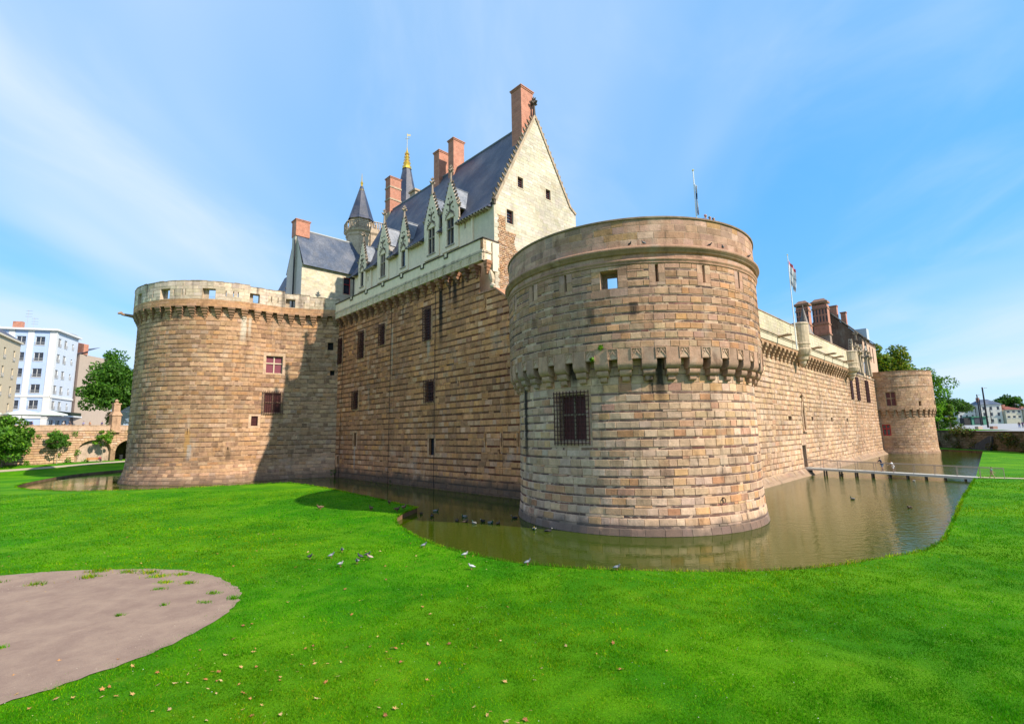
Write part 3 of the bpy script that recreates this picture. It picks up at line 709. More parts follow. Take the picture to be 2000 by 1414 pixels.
    for s in (-1, 1):
        pm.tube([(s*0.29, -0.06, 11.10), (s*0.27, -0.06, 11.25), (s*0.20, -0.06, 11.38), (s*0.10, -0.06, 11.46), (s*0.03, -0.06, 11.58), (0, -0.06, 11.76)], 0.028, 5, (0.46, 0.34, 0.23))
        pm.tube([(s*0.06, -0.06, 11.74), (s*0.17, -0.06, 11.66), (s*0.24, -0.06, 11.54), (s*0.28, -0.06, 11.38)], 0.02, 5, (0.44, 0.32, 0.21))
        pm.tube([(s*0.10, -0.055, 11.5), (s*0.2, -0.055, 11.6), (s*0.24, -0.055, 11.72)], 0.018, 5, (0.44, 0.32, 0.21))
    pme = pm.mesh('carved_panel'); pme.materials.append(M_T1)
    for k in range(41):
        a = -96.2+step*k; n = (math.cos(R(a)), math.sin(R(a)))
        inst('corbel', cm2[rng.randrange(3)], T, (C1[0]+9.25*n[0], C1[1]+9.25*n[1], 0), rot_out(*n))
        a += step/2; n = (math.cos(R(a)), math.sin(R(a)))
        inst('carved_panel', pme, T, (C1[0]+9.94*n[0], C1[1]+9.94*n[1], 0), rot_out(*n))
    # mooring ring
    a = -68.5; n = Vector((math.cos(R(a)), math.sin(R(a)), 0)); c = Vector((C1[0], C1[1], 2.03))+n*9.42; tx = Vector((-n.y, n.x, 0))
    mb = MB(); mb.tube([c+(tx*math.cos(t)+Vector((0, 0, 1))*math.sin(t)*1.15)*0.13+n*0.02 for t in [2*math.pi*k/16 for k in range(17)]], 0.028, 6, (.09, .045, .03)); mb.tube([c+Vector((0, 0, .15))-n*0.15, c+Vector((0, 0, .15))+n*0.06], 0.045, 6, (.09, .045, .03)); mb.build('iron_ring', M_ATTR, T)
    return T
T1 = build_T1()

# ================================================================ left tower
P1 = Vector((C0[0]+13.7*math.cos(R(-45)), C0[1]+13.7*math.sin(R(-45)))); K = Vector((-28.9, 80.9))
def _bez(t):
    b, c = P1+Vector((.707, .707))*4.2, K-Vector((.97, .24))*4.2
    return P1*(1-t)**3+b*3*t*(1-t)**2+c*3*t*t*(1-t)+K*t**3
_bp = [_bez(i/60) for i in range(61)]; _bl = [0.0]
for i in range(60): _bl.append(_bl[-1]+(_bp[i+1]-_bp[i]).length)
E1 = _bl[-1]
def _bat(u):
    u = clamp(u, 0, E1-1e-6); i = max(k for k in range(60) if _bl[k] <= u); f = (u-_bl[i])/(_bl[i+1]-_bl[i]); d = (_bp[min(i+2, 60)]-_bp[max(i-1, 0)]).normalized()
    return _bp[i].lerp(_bp[i+1], f), Vector((d.y, -d.x))
_btab = [_bat(E1*k/400) for k in range(401)]
def T0_surf(offz):
    def S(u, z, o=0.0):
        o += offz(z)
        if u <= 0:
            t = R(-45)+u/13.7; return Vector((C0[0]+(13.7+o)*math.cos(t), C0[1]+(13.7+o)*math.sin(t), z))
        k = clamp(u/E1, 0, 1)*400; i = min(int(k), 399); p = _btab[i][0].lerp(_btab[i+1][0], k-i)+_btab[i][1].lerp(_btab[i+1][1], k-i)*o; return Vector((p.x, p.y, z))
    return S
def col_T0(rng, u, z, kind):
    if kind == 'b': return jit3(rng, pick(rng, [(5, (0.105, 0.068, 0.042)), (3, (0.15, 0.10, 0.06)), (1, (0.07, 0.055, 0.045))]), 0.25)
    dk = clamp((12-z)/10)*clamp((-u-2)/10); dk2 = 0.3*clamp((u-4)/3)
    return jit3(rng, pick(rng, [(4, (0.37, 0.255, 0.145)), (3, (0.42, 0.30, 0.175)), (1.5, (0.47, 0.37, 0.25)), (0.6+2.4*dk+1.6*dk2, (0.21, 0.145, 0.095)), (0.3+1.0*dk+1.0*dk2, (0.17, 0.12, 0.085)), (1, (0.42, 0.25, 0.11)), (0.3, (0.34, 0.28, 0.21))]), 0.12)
def col_W(rng, u, z, kind): return jit3(rng, pick(rng, [(4, (0.62, 0.55, 0.46)), (3, (0.55, 0.48, 0.39)), (1, (0.42, 0.37, 0.31)), (1, (0.66, 0.60, 0.51))]), 0.08)
def build_T0():
    rng = random.Random(21)
    T = thing('round_tower', 'broad round tower at the left with a pale weathered parapet, half in shadow', 'tower', (C0[0], C0[1], 0))
    fl = lambda z: 0.02*(26-z)/26*5*0.5+0.75*clamp((3.2-z)/3.2)**1.7
    S = T0_surf(fl); SP = T0_surf(lambda z: 0.72); U = lambda d: R(d+45)*13.7
    a0 = U(-172)
    wA = (1.05, 3.5, 16.5, 19.3); wB = (1.1, 3.5, 10.3, 13.45); wC = (-.65, .3, 8.27, 9.75); s1 = (U(-82.7), U(-82.1), 7.1, 7.95); f1 = (E1-1.75, E1-.85, 20.6, 21.9); f2 = (E1-1.25, E1-.55, 16.4, 17.2); s2 = (U(-60), U(-59.5), 4.8, 5.2)
    ops = [wA, wB, wC, s1, f1, f2, s2]
    cs = [(-0.4, 0.1, 'a')]+courses(0.1, 3.3, 0.46, 0.05, rng)+courses(3.3, 26.2, 0.54, 0.155, rng)
    MORT = (0.44, 0.33, 0.21)
    mb = MB(); panel(mb, S, a0, E1, -0.6, 26.6, ops, MORT, 0.5, du=0.8, dz=0.55); mb.build('wall', M_T0, T)
    blk = []
    for o in ops:
        sm = MB()
        pad = 0.38 if o[1]-o[0] > 0.6 else 0.25
        z = snap(cs, o[2]-0.2, o[3]+0.2); blk.append((o[0]-pad, o[1]+pad, z[0], z[1]))
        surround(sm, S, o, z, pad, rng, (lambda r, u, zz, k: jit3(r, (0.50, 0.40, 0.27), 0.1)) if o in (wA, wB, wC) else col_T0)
        sm.build('window_surround', M_T0, T)
    # pale blocks between the two big windows
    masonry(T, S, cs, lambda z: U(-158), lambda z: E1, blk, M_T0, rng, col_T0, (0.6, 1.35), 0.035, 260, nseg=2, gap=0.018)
    w = casement(S, wA, T, 0.42, M_WHITE, M_BLIND, (0.6, 0.5, 0.38), 2, 2, 0.1, 0.17, 0.58)
    w = casement(S, wB, T, 0.42, M_WHITE, M_RWOOD, (0.42, 0.26, 0.18), 2, 2, 0.1, 0.2, 0.5); grille(S, wB, w, M_IRON, 10, 17, 0.28, 0.22, 0.026, 0.3)
    w = casement(S, wC, T, 0.4, M_RWOOD, M_RWOOD, (1, 1, 1), 1, 1, 0.06); grille(S, wC, w, M_IRON, 6, 8, 0, -0.06, 0.022, 0)
    for o in (f1, f2, s1, s2):
        p = MB(); p.sbox(S, o[0], o[1], o[2], o[3], -0.6, -0.46); p.build('window_shutter', M_HOLE, T)  # near-black panel standing in for the unlit inside of each small opening
    # corbels
    cms = [corbel_mesh('corbel', [(0.50, 25.75, 26.25, 0.78), (0.42, 25.4, 25.75, 0.62), (0.33, 25.05, 25.4, 0.44), (0.22, 24.7, 25.05, 0.26), (0.13, 24.42, 24.7, 0.14)], M_T0, c, 4) for c in ((0.30, 0.20, 0.12), (0.25, 0.18, 0.12), (0.34, 0.23, 0.14))]
    u = -.7-1.72*19
    while u < E1-.3:
        p = S(u, 25, 0); q = S(u, 25, 1); n = q-p; inst('corbel', cms[rng.randrange(3)], T, (p.x, p.y, 0), rot_out(n.x, n.y)); u += 1.72
    # golden band, then pale parapet with embrasures
    mb = MB(); panel(mb, SP, a0, E1, 26.2, 27.3, [], MORT, 0, du=0.8)
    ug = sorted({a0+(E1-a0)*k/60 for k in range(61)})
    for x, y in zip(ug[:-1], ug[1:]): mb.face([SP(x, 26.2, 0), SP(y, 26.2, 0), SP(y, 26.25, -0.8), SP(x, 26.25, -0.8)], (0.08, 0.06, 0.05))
    mb.build('band_wall', M_T0, T)
    masonry(T, SP, [(26.22, 26.62, 's'), (26.62, 26.98, 's'), (26.98, 27.26, 's')], lambda z: U(-158), lambda z: E1, [], M_T0, rng, lambda r, u, z, k: jit3(r, pick(r, [(3, (0.42, 0.27, 0.14)), (1, (0.36, 0.25, 0.15)), (1, (0.46, 0.33, 0.2))]), 0.1), (0.8, 1.7), 0.015, 40, nseg=2, gap=0.007, jit=0.004)
    emb = [(U(-103.9), U(-97.4), 27.35, 28.95), (U(-78.4), U(-71.3), 27.35, 28.95), (U(-52.9), U(-47.3), 27.35, 28.8), (3.5, 4.95, 27.35, 28.7), (U(-128), U(-122), 27.35, 28.95)]
    sl = [(U(d), U(d)+0.11, 27.9, 28.75) for d in (-110, -95, -90, -88, -66, -62, -59.5)]+[(x, x+.11, 27.9, 28.75) for x in (1.2, 2.2)]+[(x, x+0.1, 27.7, 28.4) for x in (6.3, 8.0, 9.4)]
    SB = T0_surf(lambda z: 0.06)
    pieces = [(a0, -1.9, 30.05), (-1.9, 3.3, 29.82), (3.3, 7.2, 29.5), (7.2, 9.7, 29.25), (9.7, E1, 29.05)]
    mb = MB(); cp = MB(); ms = []
    for (x0, x1, zt) in pieces:
        o_ = [o for o in emb+sl if x0 <= o[0] and o[1] <= x1]
        panel(mb, SP, x0, x1, 27.26, zt, o_, (0.5, 0.44, 0.35), 0.66, du=0.8); panel(mb, SB, x0, x1, 26.6, zt, [((q[0]+.42*(q[1]-q[0]) if q[1]-q[0] > .5 else q[0]), q[1]-.04, q[2], q[3]-.12) for q in o_], (0.4, 0.35, 0.28), 0, du=0.8)
        cz = [(27.28, 27.75, 's'), (27.75, 28.25, 's'), (28.25, 28.8, 's'), (28.8, 29.3, 's'), (29.3, zt-0.02, 's')]
        cz = [c for c in cz if c[1]-c[0] > 0.08]
        ms.append((x0, x1, cz, o_))
        n = int((x1-x0)/0.7)+1
        for k in range(n):
            x = x0+(x1-x0)*k/n; y = x0+(x1-x0)*(k+1)/n; g = rng.uniform(0.7, 1.1); h = rng.uniform(-0.07, 0.06)
            cp.sbox(SP, x+0.004, y-0.004, zt-0.015, zt+0.09+h, -0.7, 0.05+rng.uniform(-.02, .03), (0.36*g, 0.31*g, 0.24*g))
    mb.build('parapet_wall', M_WEATH, T); cp.build('coping', M_WEATH, T)
    for (x0, x1, cz, o_) in ms:
        masonry(T, SP, cz, lambda z, x0=x0: max(x0, U(-158)), lambda z, x1=x1: x1, [(o[0]-0.02, o[1]+0.02, o[2], o[3]) for o in o_], M_WEATH, rng, col_W, (0.7, 1.5), 0.02, 0, nseg=2, jit=0.02, gap=0.008)
    mb = MB(); mb.lathe(C0, [(14.0, 26.6), (0.1, 26.8)], 64, col=(0.3, 0.27, 0.22)); mb.build('platform', M_WEATH, T)
    # railing seen through the embrasures
    mb = MB()
    for z in (27.5, 27.8, 28.1, 28.4): mb.tube([S(x*1.0, z, -2.0) for x in np.linspace(U(-130), 0, 50)], 0.018, 4)
    for x in np.linspace(U(-130), 0, 26): mb.tube([S(x, 26.7, -2.0), S(x, 28.45, -2.0)], 0.02, 4)
    mb.build('railing', M_METAL, T)
    # gargoyle spout
    n = Vector((math.cos(R(-141)), math.sin(R(-141)), 0)); c = Vector((C0[0], C0[1], 26.0))+n*14.2; up = Vector((0, 0, 1))
    mb = MB(); mb.tube([c, c+n*0.8+up*0.12, c+n*1.5+up*0.18, c+n*1.75+up*0.4, c+n*2.0+up*0.32, c+n*2.15+up*0.22], [0.3, 0.24, 0.2, 0.26, 0.2, 0.1], 7, (0.30, 0.23, 0.16)); mb.build('gargoyle', M_T0, T)
    return T
T0 = build_T0()

# ================================================================ wall between the two (in shade)
A1 = Vector((0.6, 50.3)); E1v = Vector((-0.694, 0.72)).normalized(); M1v = Vector((-E1v.y, E1v.x))*-1
if M1v.y < 0: M1v = -M1v
def LG(u, v, z): p = A1+E1v*u+M1v*v; return Vector((p.x, p.y, z))
def surf_v(v): p = A1+M1v*v; return plane_surf(p.x, p.y, -E1v.x, -E1v.y)       # u -> -u, outward towards the lawn
def surf_u(u): p = A1+E1v*u; return plane_surf(p.x, p.y, M1v.x, M1v.y)          # gable plane, u -> v
def col_W1(rng, u, z, kind):
    if kind == 'b':
        if u > -7 and rng.random() < 0.5: return jit3(rng, (0.085, 0.035, 0.022), 0.25)
        return jit3(rng, pick(rng, [(5, (0.095, 0.058, 0.035)), (2, (0.13, 0.08, 0.045)), (1, (0.06, 0.045, 0.035))]), 0.25)
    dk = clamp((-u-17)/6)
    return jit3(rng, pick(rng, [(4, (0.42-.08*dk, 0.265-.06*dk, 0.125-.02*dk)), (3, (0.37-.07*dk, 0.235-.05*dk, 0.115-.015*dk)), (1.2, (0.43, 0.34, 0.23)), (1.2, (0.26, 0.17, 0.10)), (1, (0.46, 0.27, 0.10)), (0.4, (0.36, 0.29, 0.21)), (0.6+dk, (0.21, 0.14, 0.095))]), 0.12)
def build_W1():
    rng = random.Random(31)
    W = thing('curtain_wall', 'tall shaded stone wall rising from the moat between the two round towers', 'wall', (*LG(20, 0, 0).xy, 0))
    S = plane_surf(A1.x, A1.y, -E1v.x, -E1v.y, lambda z: 0.05*clamp((8-z)/8)+0.15*clamp((1.5-z)/1.5))
    wins = [(-42.2, -41.2, 18.4, 22.3, 'g'), (-35.1, -33.7, 18.4, 22.4, 'g'), (-28.65, -27.4, 19.6, 22.4, 'g'), (-17.1, -15.7, 18.55, 22.6, 'g'), (-36.7, -35.2, 10.7, 13.15, 'g'), (-16.7, -15.0, 10.6, 13.1, 'g'), (-36.2, -35.4, 4.9, 6.9, 'd'), (-15.95, -14.9, 3.95, 6.0, 'd'), (-41.9, -41.2, 2.0, 3.3, 'd')]
    slits = [(-x-0.06, -x+0.06, 5.1, 6.5) for x in (5.25, 2.66, 0.16)]+[(-5.07, -4.95, 20.45, 21.6), (-10.0, -9.86, 12.0, 12.7), (-3.1, -2.75, 4.35, 4.8), (-39.0, -38.8, 19.2, 19.8)]
    ops = [w[:4] for w in wins]+slits
    cs = [(-0.4, 0.15, 's')]+courses(0.15, 25.6, 0.54, 0.20, rng, 's')
    ztop = lambda u: 25.7 if u < -5.9 else (22.2 if u < -3.2 else max(20.5, 22.2-1.5*(u+3.2)/2.0))
    MORT = (0.29, 0.195, 0.105)
    mb = MB(); panel(mb, S, -42.6, -5.9, -0.6, 25.7, [o for o in ops if o[1] < -5.9], MORT, 0.5, du=3, dz=.5)
    lowo = [o for o in ops if o[0] > -5.9]
    panel(mb, S, -5.9, -3.2, -0.6, 22.2, [o for o in lowo if o[1] < -3.2], MORT, 0.5, dz=.5)
    panel(mb, S, -3.2, 4.6, -0.6, 19.2, [o for o in lowo if o[0] > -3.2], MORT, 0.5, dz=.5)
    mb.face([S(-3.2, 19.2), S(4.6, 19.2), S(4.6, 20.5), S(-0.93, 20.5), S(-3.2, 22.2)], MORT); mb.build('wall', M_W1, W)
    blk = []
    for o in ops:
        sm = MB()
        pad = 0.36 if o[1]-o[0] > 0.5 else 0.18
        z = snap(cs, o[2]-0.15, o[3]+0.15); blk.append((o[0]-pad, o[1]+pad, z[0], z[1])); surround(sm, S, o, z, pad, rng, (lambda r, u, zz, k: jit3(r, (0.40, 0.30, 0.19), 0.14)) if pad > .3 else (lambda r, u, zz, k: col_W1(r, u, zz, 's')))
        sm.build('window_surround', M_W1, W)
    def ur(z): return -5.95 if z > 22.15 else (min(4.5, -3.2+(22.2-z)/1.5*2.0) if z > 20.5 else 4.5)
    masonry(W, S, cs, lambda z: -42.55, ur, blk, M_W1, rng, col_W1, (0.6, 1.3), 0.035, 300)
    for w in wins:
        o = w[:4]
        if w[4] == 'g':
            c = casement(S, o, W, 0.42, M_RWOOD, M_GLASS, (1, 1, 1), 2, 2, 0.07, 0.08); grille(S, o, c, M_IRON, 7, max(8, int((o[3]-o[2])/0.3)), 0.2, 0.2, 0.03, 0.22)
        else:
            c = casement(S, o, W, 0.45, M_DIRON, M_GLASS, (1, 1, 1), 2, 4, 0.05, 0.05)
    for o in slits:
        p = MB(); p.sbox(S, o[0]-.02, o[1]+.02, o[2]-.02, o[3]+.02, -0.6, -0.48); p.build('loophole', M_HOLE, W)
    # coping of the low end next to the near tower
    mb = MB()
    mb.hexa([S(-6.2, 22.2, .14), S(-3.2, 22.2, .14), S(-3.2, 22.2, -1.2), S(-6.2, 22.2, -1.2), S(-6.2, 22.42, .1), S(-3.2, 22.42, .1), S(-3.2, 22.42, -1.2), S(-6.2, 22.42, -1.2)], (0.28, 0.2, 0.13))
    mb.hexa([S(-3.2, 22.2, .14), S(-0.9, 20.5, .14), S(-0.9, 20.5, -1.2), S(-3.2, 22.2, -1.2), S(-3.2, 22.42, .1), S(-0.9, 20.72, .1), S(-0.9, 20.72, -1.2), S(-3.2, 22.42, -1.2)], (0.28, 0.2, 0.13)); mb.build('coping', M_W1, W)
    # corbels, carved frieze and stepped parapet
    cms = [corbel_mesh('corbel', [(0.40, 25.2, 25.66, 0.92), (0.31, 24.8, 25.2, 0.66), (0.22, 24.45, 24.8, 0.42), (0.14, 24.15, 24.45, 0.22)], M_W1, c, 4) for c in ((0.20, 0.14, 0.095), (0.25, 0.175, 0.11), (0.15, 0.11, 0.08))]
    Sn = S(0, 0, 1)-S(0, 0, 0)
    for k in range(21):
        p = S(-6.35-1.75*k, 25, 0); inst('corbel', cms[rng.randrange(3)], W, (p.x, p.y, 0), rot_out(Sn.x, Sn.y))
    WC = (0.82, 0.68, 0.50)  # parapet limestone lightened in colour to make up for the shade on it
    F = surf_v(-0.88); x1 = -4.25
    mb = MB(); mb.sbox(F, -42.2, x1, 25.66, 26.62, -0.5, 0, tuple(k*.62 for k in WC))  # ground behind the panels darkened in colour, painting the shadow of the relief
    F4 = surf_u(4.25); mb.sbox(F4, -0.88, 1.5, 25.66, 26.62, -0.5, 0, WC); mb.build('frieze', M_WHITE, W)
    tri = []
    for typ in (0, 1):
        m_ = MB()
        for (a, b, c, d) in ((-.41, -.35, 0, .86), (.35, .41, 0, .86), (-.35, .35, 0, .06), (-.35, .35, .8, .86)): m_.box(a, b, -0.10, 0.0, c, d, WC)
        if typ == 0:
            for r_ in (0.24, 0.12): m_.tube([(r_*math.cos(t), -0.05, 0.43+r_*1.25*math.sin(t)) for t in [2*math.pi*k/12 for k in range(13)]], 0.035, 4, WC)
            for sx, sz in ((-1, -1), (1, -1), (-1, 1), (1, 1)): m_.tube([(sx*.3, -.05, .43+sz*.32), (sx*.15, -.05, .43+sz*.2)], 0.05, 4, WC)
        else:
            for x in (-.18, 0, .18): m_.box(x-.04, x+.04, -0.09, 0, .06, .8, WC)
        me = m_.mesh('frieze_panel'); me.materials.append(M_WHITE); tri.append(me)
    k = 0; u = -4.75
    while u > -41.8:
        p = F(u, 25.71, 0.002); inst('frieze_panel', tri[k % 2], W, (p.x, p.y, 25.71), rot_out(Sn.x, Sn.y)); u -= 0.875; k += 1
    mb = MB(); mb.sbox(F, -42.2, x1, 26.62, 26.85, -0.5, 0.12, (0.5, 0.45, 0.36)); mb.sbox(F, -42.2, x1, 26.85, 26.98, -0.5, 0.05, WC); mb.sbox(F4, -0.87, 1.5, 26.62, 26.85, -0.5, 0.1, (.5, .45, .36)); mb.build('string_course', M_WEATH, W)
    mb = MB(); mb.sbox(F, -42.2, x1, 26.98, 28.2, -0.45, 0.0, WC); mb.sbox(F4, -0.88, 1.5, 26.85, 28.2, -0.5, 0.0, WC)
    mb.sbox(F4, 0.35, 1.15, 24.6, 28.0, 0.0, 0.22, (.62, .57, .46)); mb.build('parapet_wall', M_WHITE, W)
    mb = MB(); bl = [-11.2, -16.35, -21.4, -26.5, -31.5, -36.4]; dk = (0.085, 0.075, 0.065)
    ed = [x1+0.1]+bl+[-42.2]
    for i in range(len(ed)-1):
        a, b = ed[i+1], ed[i]
        mb.sbox(F, a+(0.35 if i < len(bl) else 0), b-(0.35 if i else 0), 28.2, 28.33, -0.5, 0.13, dk)
    mb.sbox(F4, -1.0, 1.5, 28.2, 28.33, -0.55, 0.1, dk); mb.build('coping', M_WEATH, W)
    for x in bl:
        q = MB(); q.sbox(F, x-0.35, x+0.35, 27.72, 27.84, -0.3, 0.14, dk); q.sbox(F, x-0.36, x-0.26, 27.84, 28.33, -0.3, 0.14, dk); q.sbox(F, x+0.26, x+0.36, 27.84, 28.33, -0.3, 0.14, dk); q.sbox(F, x-0.26, x+0.26, 27.84, 28.3, -0.3, 0.09, WC); q.build('merlon_block', M_WHITE, W)
    # corner corbel under the parapet return and carved beast
    p = F4(-0.35, 25, 0); n = F4(0, 0, 1)-F4(0, 0, 0)
    inst('corbel', cms[1], W, (p.x, p.y, 0), rot_out(n.x, n.y), (1, .5, 1))
    q = F4(-0.05, 22.9, 0.2)
    mb = MB(); mb.tube([q+V(0, 0, 1.7), q+V(0.02, -.02, 1.1)+n*.15, q+V(0, 0, .5)+n*.35, q+n*.3], [.12, .34, .28, .12], 7, (0.55, 0.42, 0.3)); mb.tube([q+V(.2, .2, -.1), q+n*.4+V(0, 0, -.15), q+n*.7+V(0, 0, -.3)], [.3, .32, .18], 7, (0.6, 0.5, 0.38)); mb.build('carved_beast', M_WHITE, W)
    # lightning conductors
    for u in (-25.4, -14.6, -40.6):
        m = MB(); m.tube([S(u, 0.05, .09), S(u, 24.6, .06)], 0.03, 4); m.build('conductor', M_DIRON, W)
    for (u, z) in ((-8.6, 2.1),):
        c = S(u, z, .12); d = -E1v.to_3d(); m = MB(); m.tube([c+(d*math.cos(t)+V(0, 0, 1)*math.sin(t)*1.2)*.15 for t in [2*math.pi*k/12 for k in range(13)]], .035, 5); m.build('iron_ring', M_DIRON, W)
    return W
W1 = build_W1()

# ================================================================ great house above the shaded wall
def finial(mb, c, z0, z1, r, col, dirs=((1, 0), (-1, 0), (0, 1), (0, -1))):
    h = z1-z0
    mb.tube([(c[0], c[1], z0), (c[0], c[1], z0+h*0.55), (c[0], c[1], z0+h*0.62), (c[0], c[1], z1-h*0.1), (c[0], c[1], z1)], [r, r*0.55, r*0.9, r*0.5, r*0.15], 6, col)
    for zf, s in ((0.66, 1.0), (0.84, 0.6)):
        for dx, dy in dirs:
            p = Vector((c[0], c[1], z0+h*zf)); d = Vector((dx, dy, 0))
            mb.tube([p, p+d*r*1.3*s+V(0, 0, r*.2), p+d*r*2.3*s+V(0, 0, r*0.7)], [r*.5, r*.75*s, r*.35*s], 5, col)
def crocket(mb, p, d, s, col):
    d = Vector(d).normalized(); mb.tube([p, p+d*s*0.6, p+d*s+V(0, 0, s*0.35)], [s*0.28, s*0.42, s*0.2], 5, col)
WHT = (0.84, 0.70, 0.52); CARV = (0.40, 0.355, 0.30); DKC = (0.16, 0.14, 0.12)  # WHT: limestone with a lift in its colour against the facade's shade
def dormer_meshes(hw, ww, zw0, zw1, zg, zpk, zfin, crosses):
    """local: x along the facade, -y outwards, z from the wall foot; returns meshes of the parts"""
    S = plane_surf(0, 0, 1, 0); out = {}
    op = (-ww, ww, zw0, zw1); f = MB()
    panel(f, S, -hw, hw, 0, zg, [op], WHT, 0.45, off=0.14)
    for x in (-hw, hw): f.face([(x, -0.14, 0), (x, 1.2, 0), (x, 1.2, zg), (x, -0.14, zg)], WHT)
    g = [(-hw, zg), (hw, zg), (hw*0.54, zg+(zpk-zg)*0.5), (0.12, zpk), (-0.12, zpk), (-hw*0.54, zg+(zpk-zg)*0.5)]
    f.face([(x, -0.14, z) for x, z in g], WHT); f.face([(x, 0.16, z) for x, z in g][::-1], WHT)
    for k in range(1, 6):
        a, b = g[k], g[(k+1) % 6]; f.face([(a[0], -0.14, a[1]), (b[0], -0.14, b[1]), (b[0], 0.16, b[1]), (a[0], 0.16, a[1])][::-1], CARV)
    f.box(-ww-0.2, ww+0.2, -0.26, -0.13, zw0-0.16, zw0, CARV)
    out['front'] = f
    c = MB()
    finial(c, (0, 0), zpk-0.3, zfin, 0.2, CARV)
    for s in (-1, 1):
        finial(c, (s*hw, -0.02), zg-1.3, zg+1.4, 0.17, CARV, ((1, 0), (-1, 0), (0, -1)))
        for t in np.linspace(0.06, 0.95, 8):
            t2 = t*2
            if t2 < 1: x = hw+(hw*0.54-hw)*t2; z = zg+(zpk-zg)*0.5*t2
            else: x = hw*0.54+(0.12-hw*0.54)*(t2-1); z = zg+(zpk-zg)*(0.5+0.5*(t2-1))
            crocket(c, V(s*x, 0, z), (s, 0, 0.4), 0.38, DKC)
        # ogee hood over the window
        c.tube([(s*(ww+0.15), -0.2, zw1-0.1), (s*(ww+0.1), -0.2, zw1+0.25), (s*ww*0.55, -0.2, zw1+0.55), (s*0.12, -0.2, zw1+0.75), (0, -0.2, zw1+1.25)], 0.07, 5, CARV)
        for t in (0.2, 0.5, 0.8): crocket(c, V(s*(ww*(1-t)+0.1), -0.2, zw1+0.3+t*0.6), (s*0.6, -0.4, 1), 0.2, DKC)
        for (x, z) in ((0.3, 1.5), (0.55, 0.85), (0.25, 2.3), (0.45, 1.6)):
            if zw1+z < zpk-1.0: c.tube([(s*x*hw/1.4, -0.17, zw1+z+0.3), (s*x*hw/1.4, -0.2, zw1+z+0.42), (s*x*hw/1.4+0.05, -0.17, zw1+z+0.55)], [0.05, 0.1, 0.03], 5, DKC)
    c.tube([(0, -0.2, zw1+1.2), (0, -0.2, zw1+2.3)], [0.09, 0.04], 5, DKC)
    for s in (-1, 1): crocket(c, V(0, -0.2, zw1+1.75), (s, 0, 0.2), 0.22, DKC)
    out['carving'] = c
    r = MB(); zr = zg+(zpk-zg)*0.86; back = (zr+30-33.4)/1.93+0.6; e = zg+0.1; bk2 = (e+30-33.4)/1.93+0.5
    for s in (-1, 1):
        q = [(s*(hw+0.12), 0.05, e), (0, 0.05, zr), (0, back, zr), (s*(hw+0.12), bk2, e)]
        r.face(q if s > 0 else q[::-1], (1, 1, 1)); r.face([(s*hw, 0.0, zg-2.0), (s*hw, bk2, e), (s*hw, 0, e)], (1, 1, 1))
    r.tube([(0, 0, zr+0.02), (0, back, zr+0.02)], 0.09, 5); out['roof'] = r
    w = MB(); fw = 0.1
    for (a, b, cc, d) in ((-ww, -ww+fw, zw0, zw1), (ww-fw, ww, zw0, zw1), (-ww, ww, zw1-fw, zw1), (-ww, ww, zw0, zw0+fw)): w.box(a, b, -0.02, 0.1, cc, d, CARV)
    if crosses:
        w.box(-0.08, 0.08, -0.1, 0.12, zw0, zw1, CARV); w.box(-ww, ww, -0.09, 0.12, zw0+(zw1-zw0)*0.62-0.07, zw0+(zw1-zw0)*0.62+0.07, CARV)
    out['window'] = w
    p = MB(); p.box(-ww, ww, 0.12, 0.2, zw0, zw1); out['pane'] = p
    mats = dict(front=M_WHITE, carving=M_WEATH, roof=M_SLATE3, window=M_WEATH, pane=M_GLASS); res = {}
    for k, b_ in out.items():
        me = b_.mesh(dict(front='dormer', carving='carving', roof='dormer_roof', window='window_frame', pane='pane')[k]); me.materials.append(mats[k]); res[k] = me
    return res
def brick_stack(name, F, a0, a1, b0, b1, z0, z1, mat, parent, cap=True, capmat=None):
    """F(a,b,z) -> world"""
    def bx(mb, e, za, zb): mb.hexa([F(a1+e, b0-e, za), F(a0-e, b0-e, za), F(a0-e, b1+e, za), F(a1+e, b1+e, za), F(a1+e, b0-e, zb), F(a0-e, b0-e, zb), F(a0-e, b1+e, zb), F(a1+e, b1+e, zb)])
    mb = MB(); bx(mb, 0, z0, z1-0.3); o = mb.build(name, mat, parent)
    if cap:
        mb = MB(); bx(mb, 0.08, z1-0.3, z1-0.12); bx(mb, 0.16, z1-0.12, z1); mb.build('chimney_cap', capmat or mat, o)
    return o
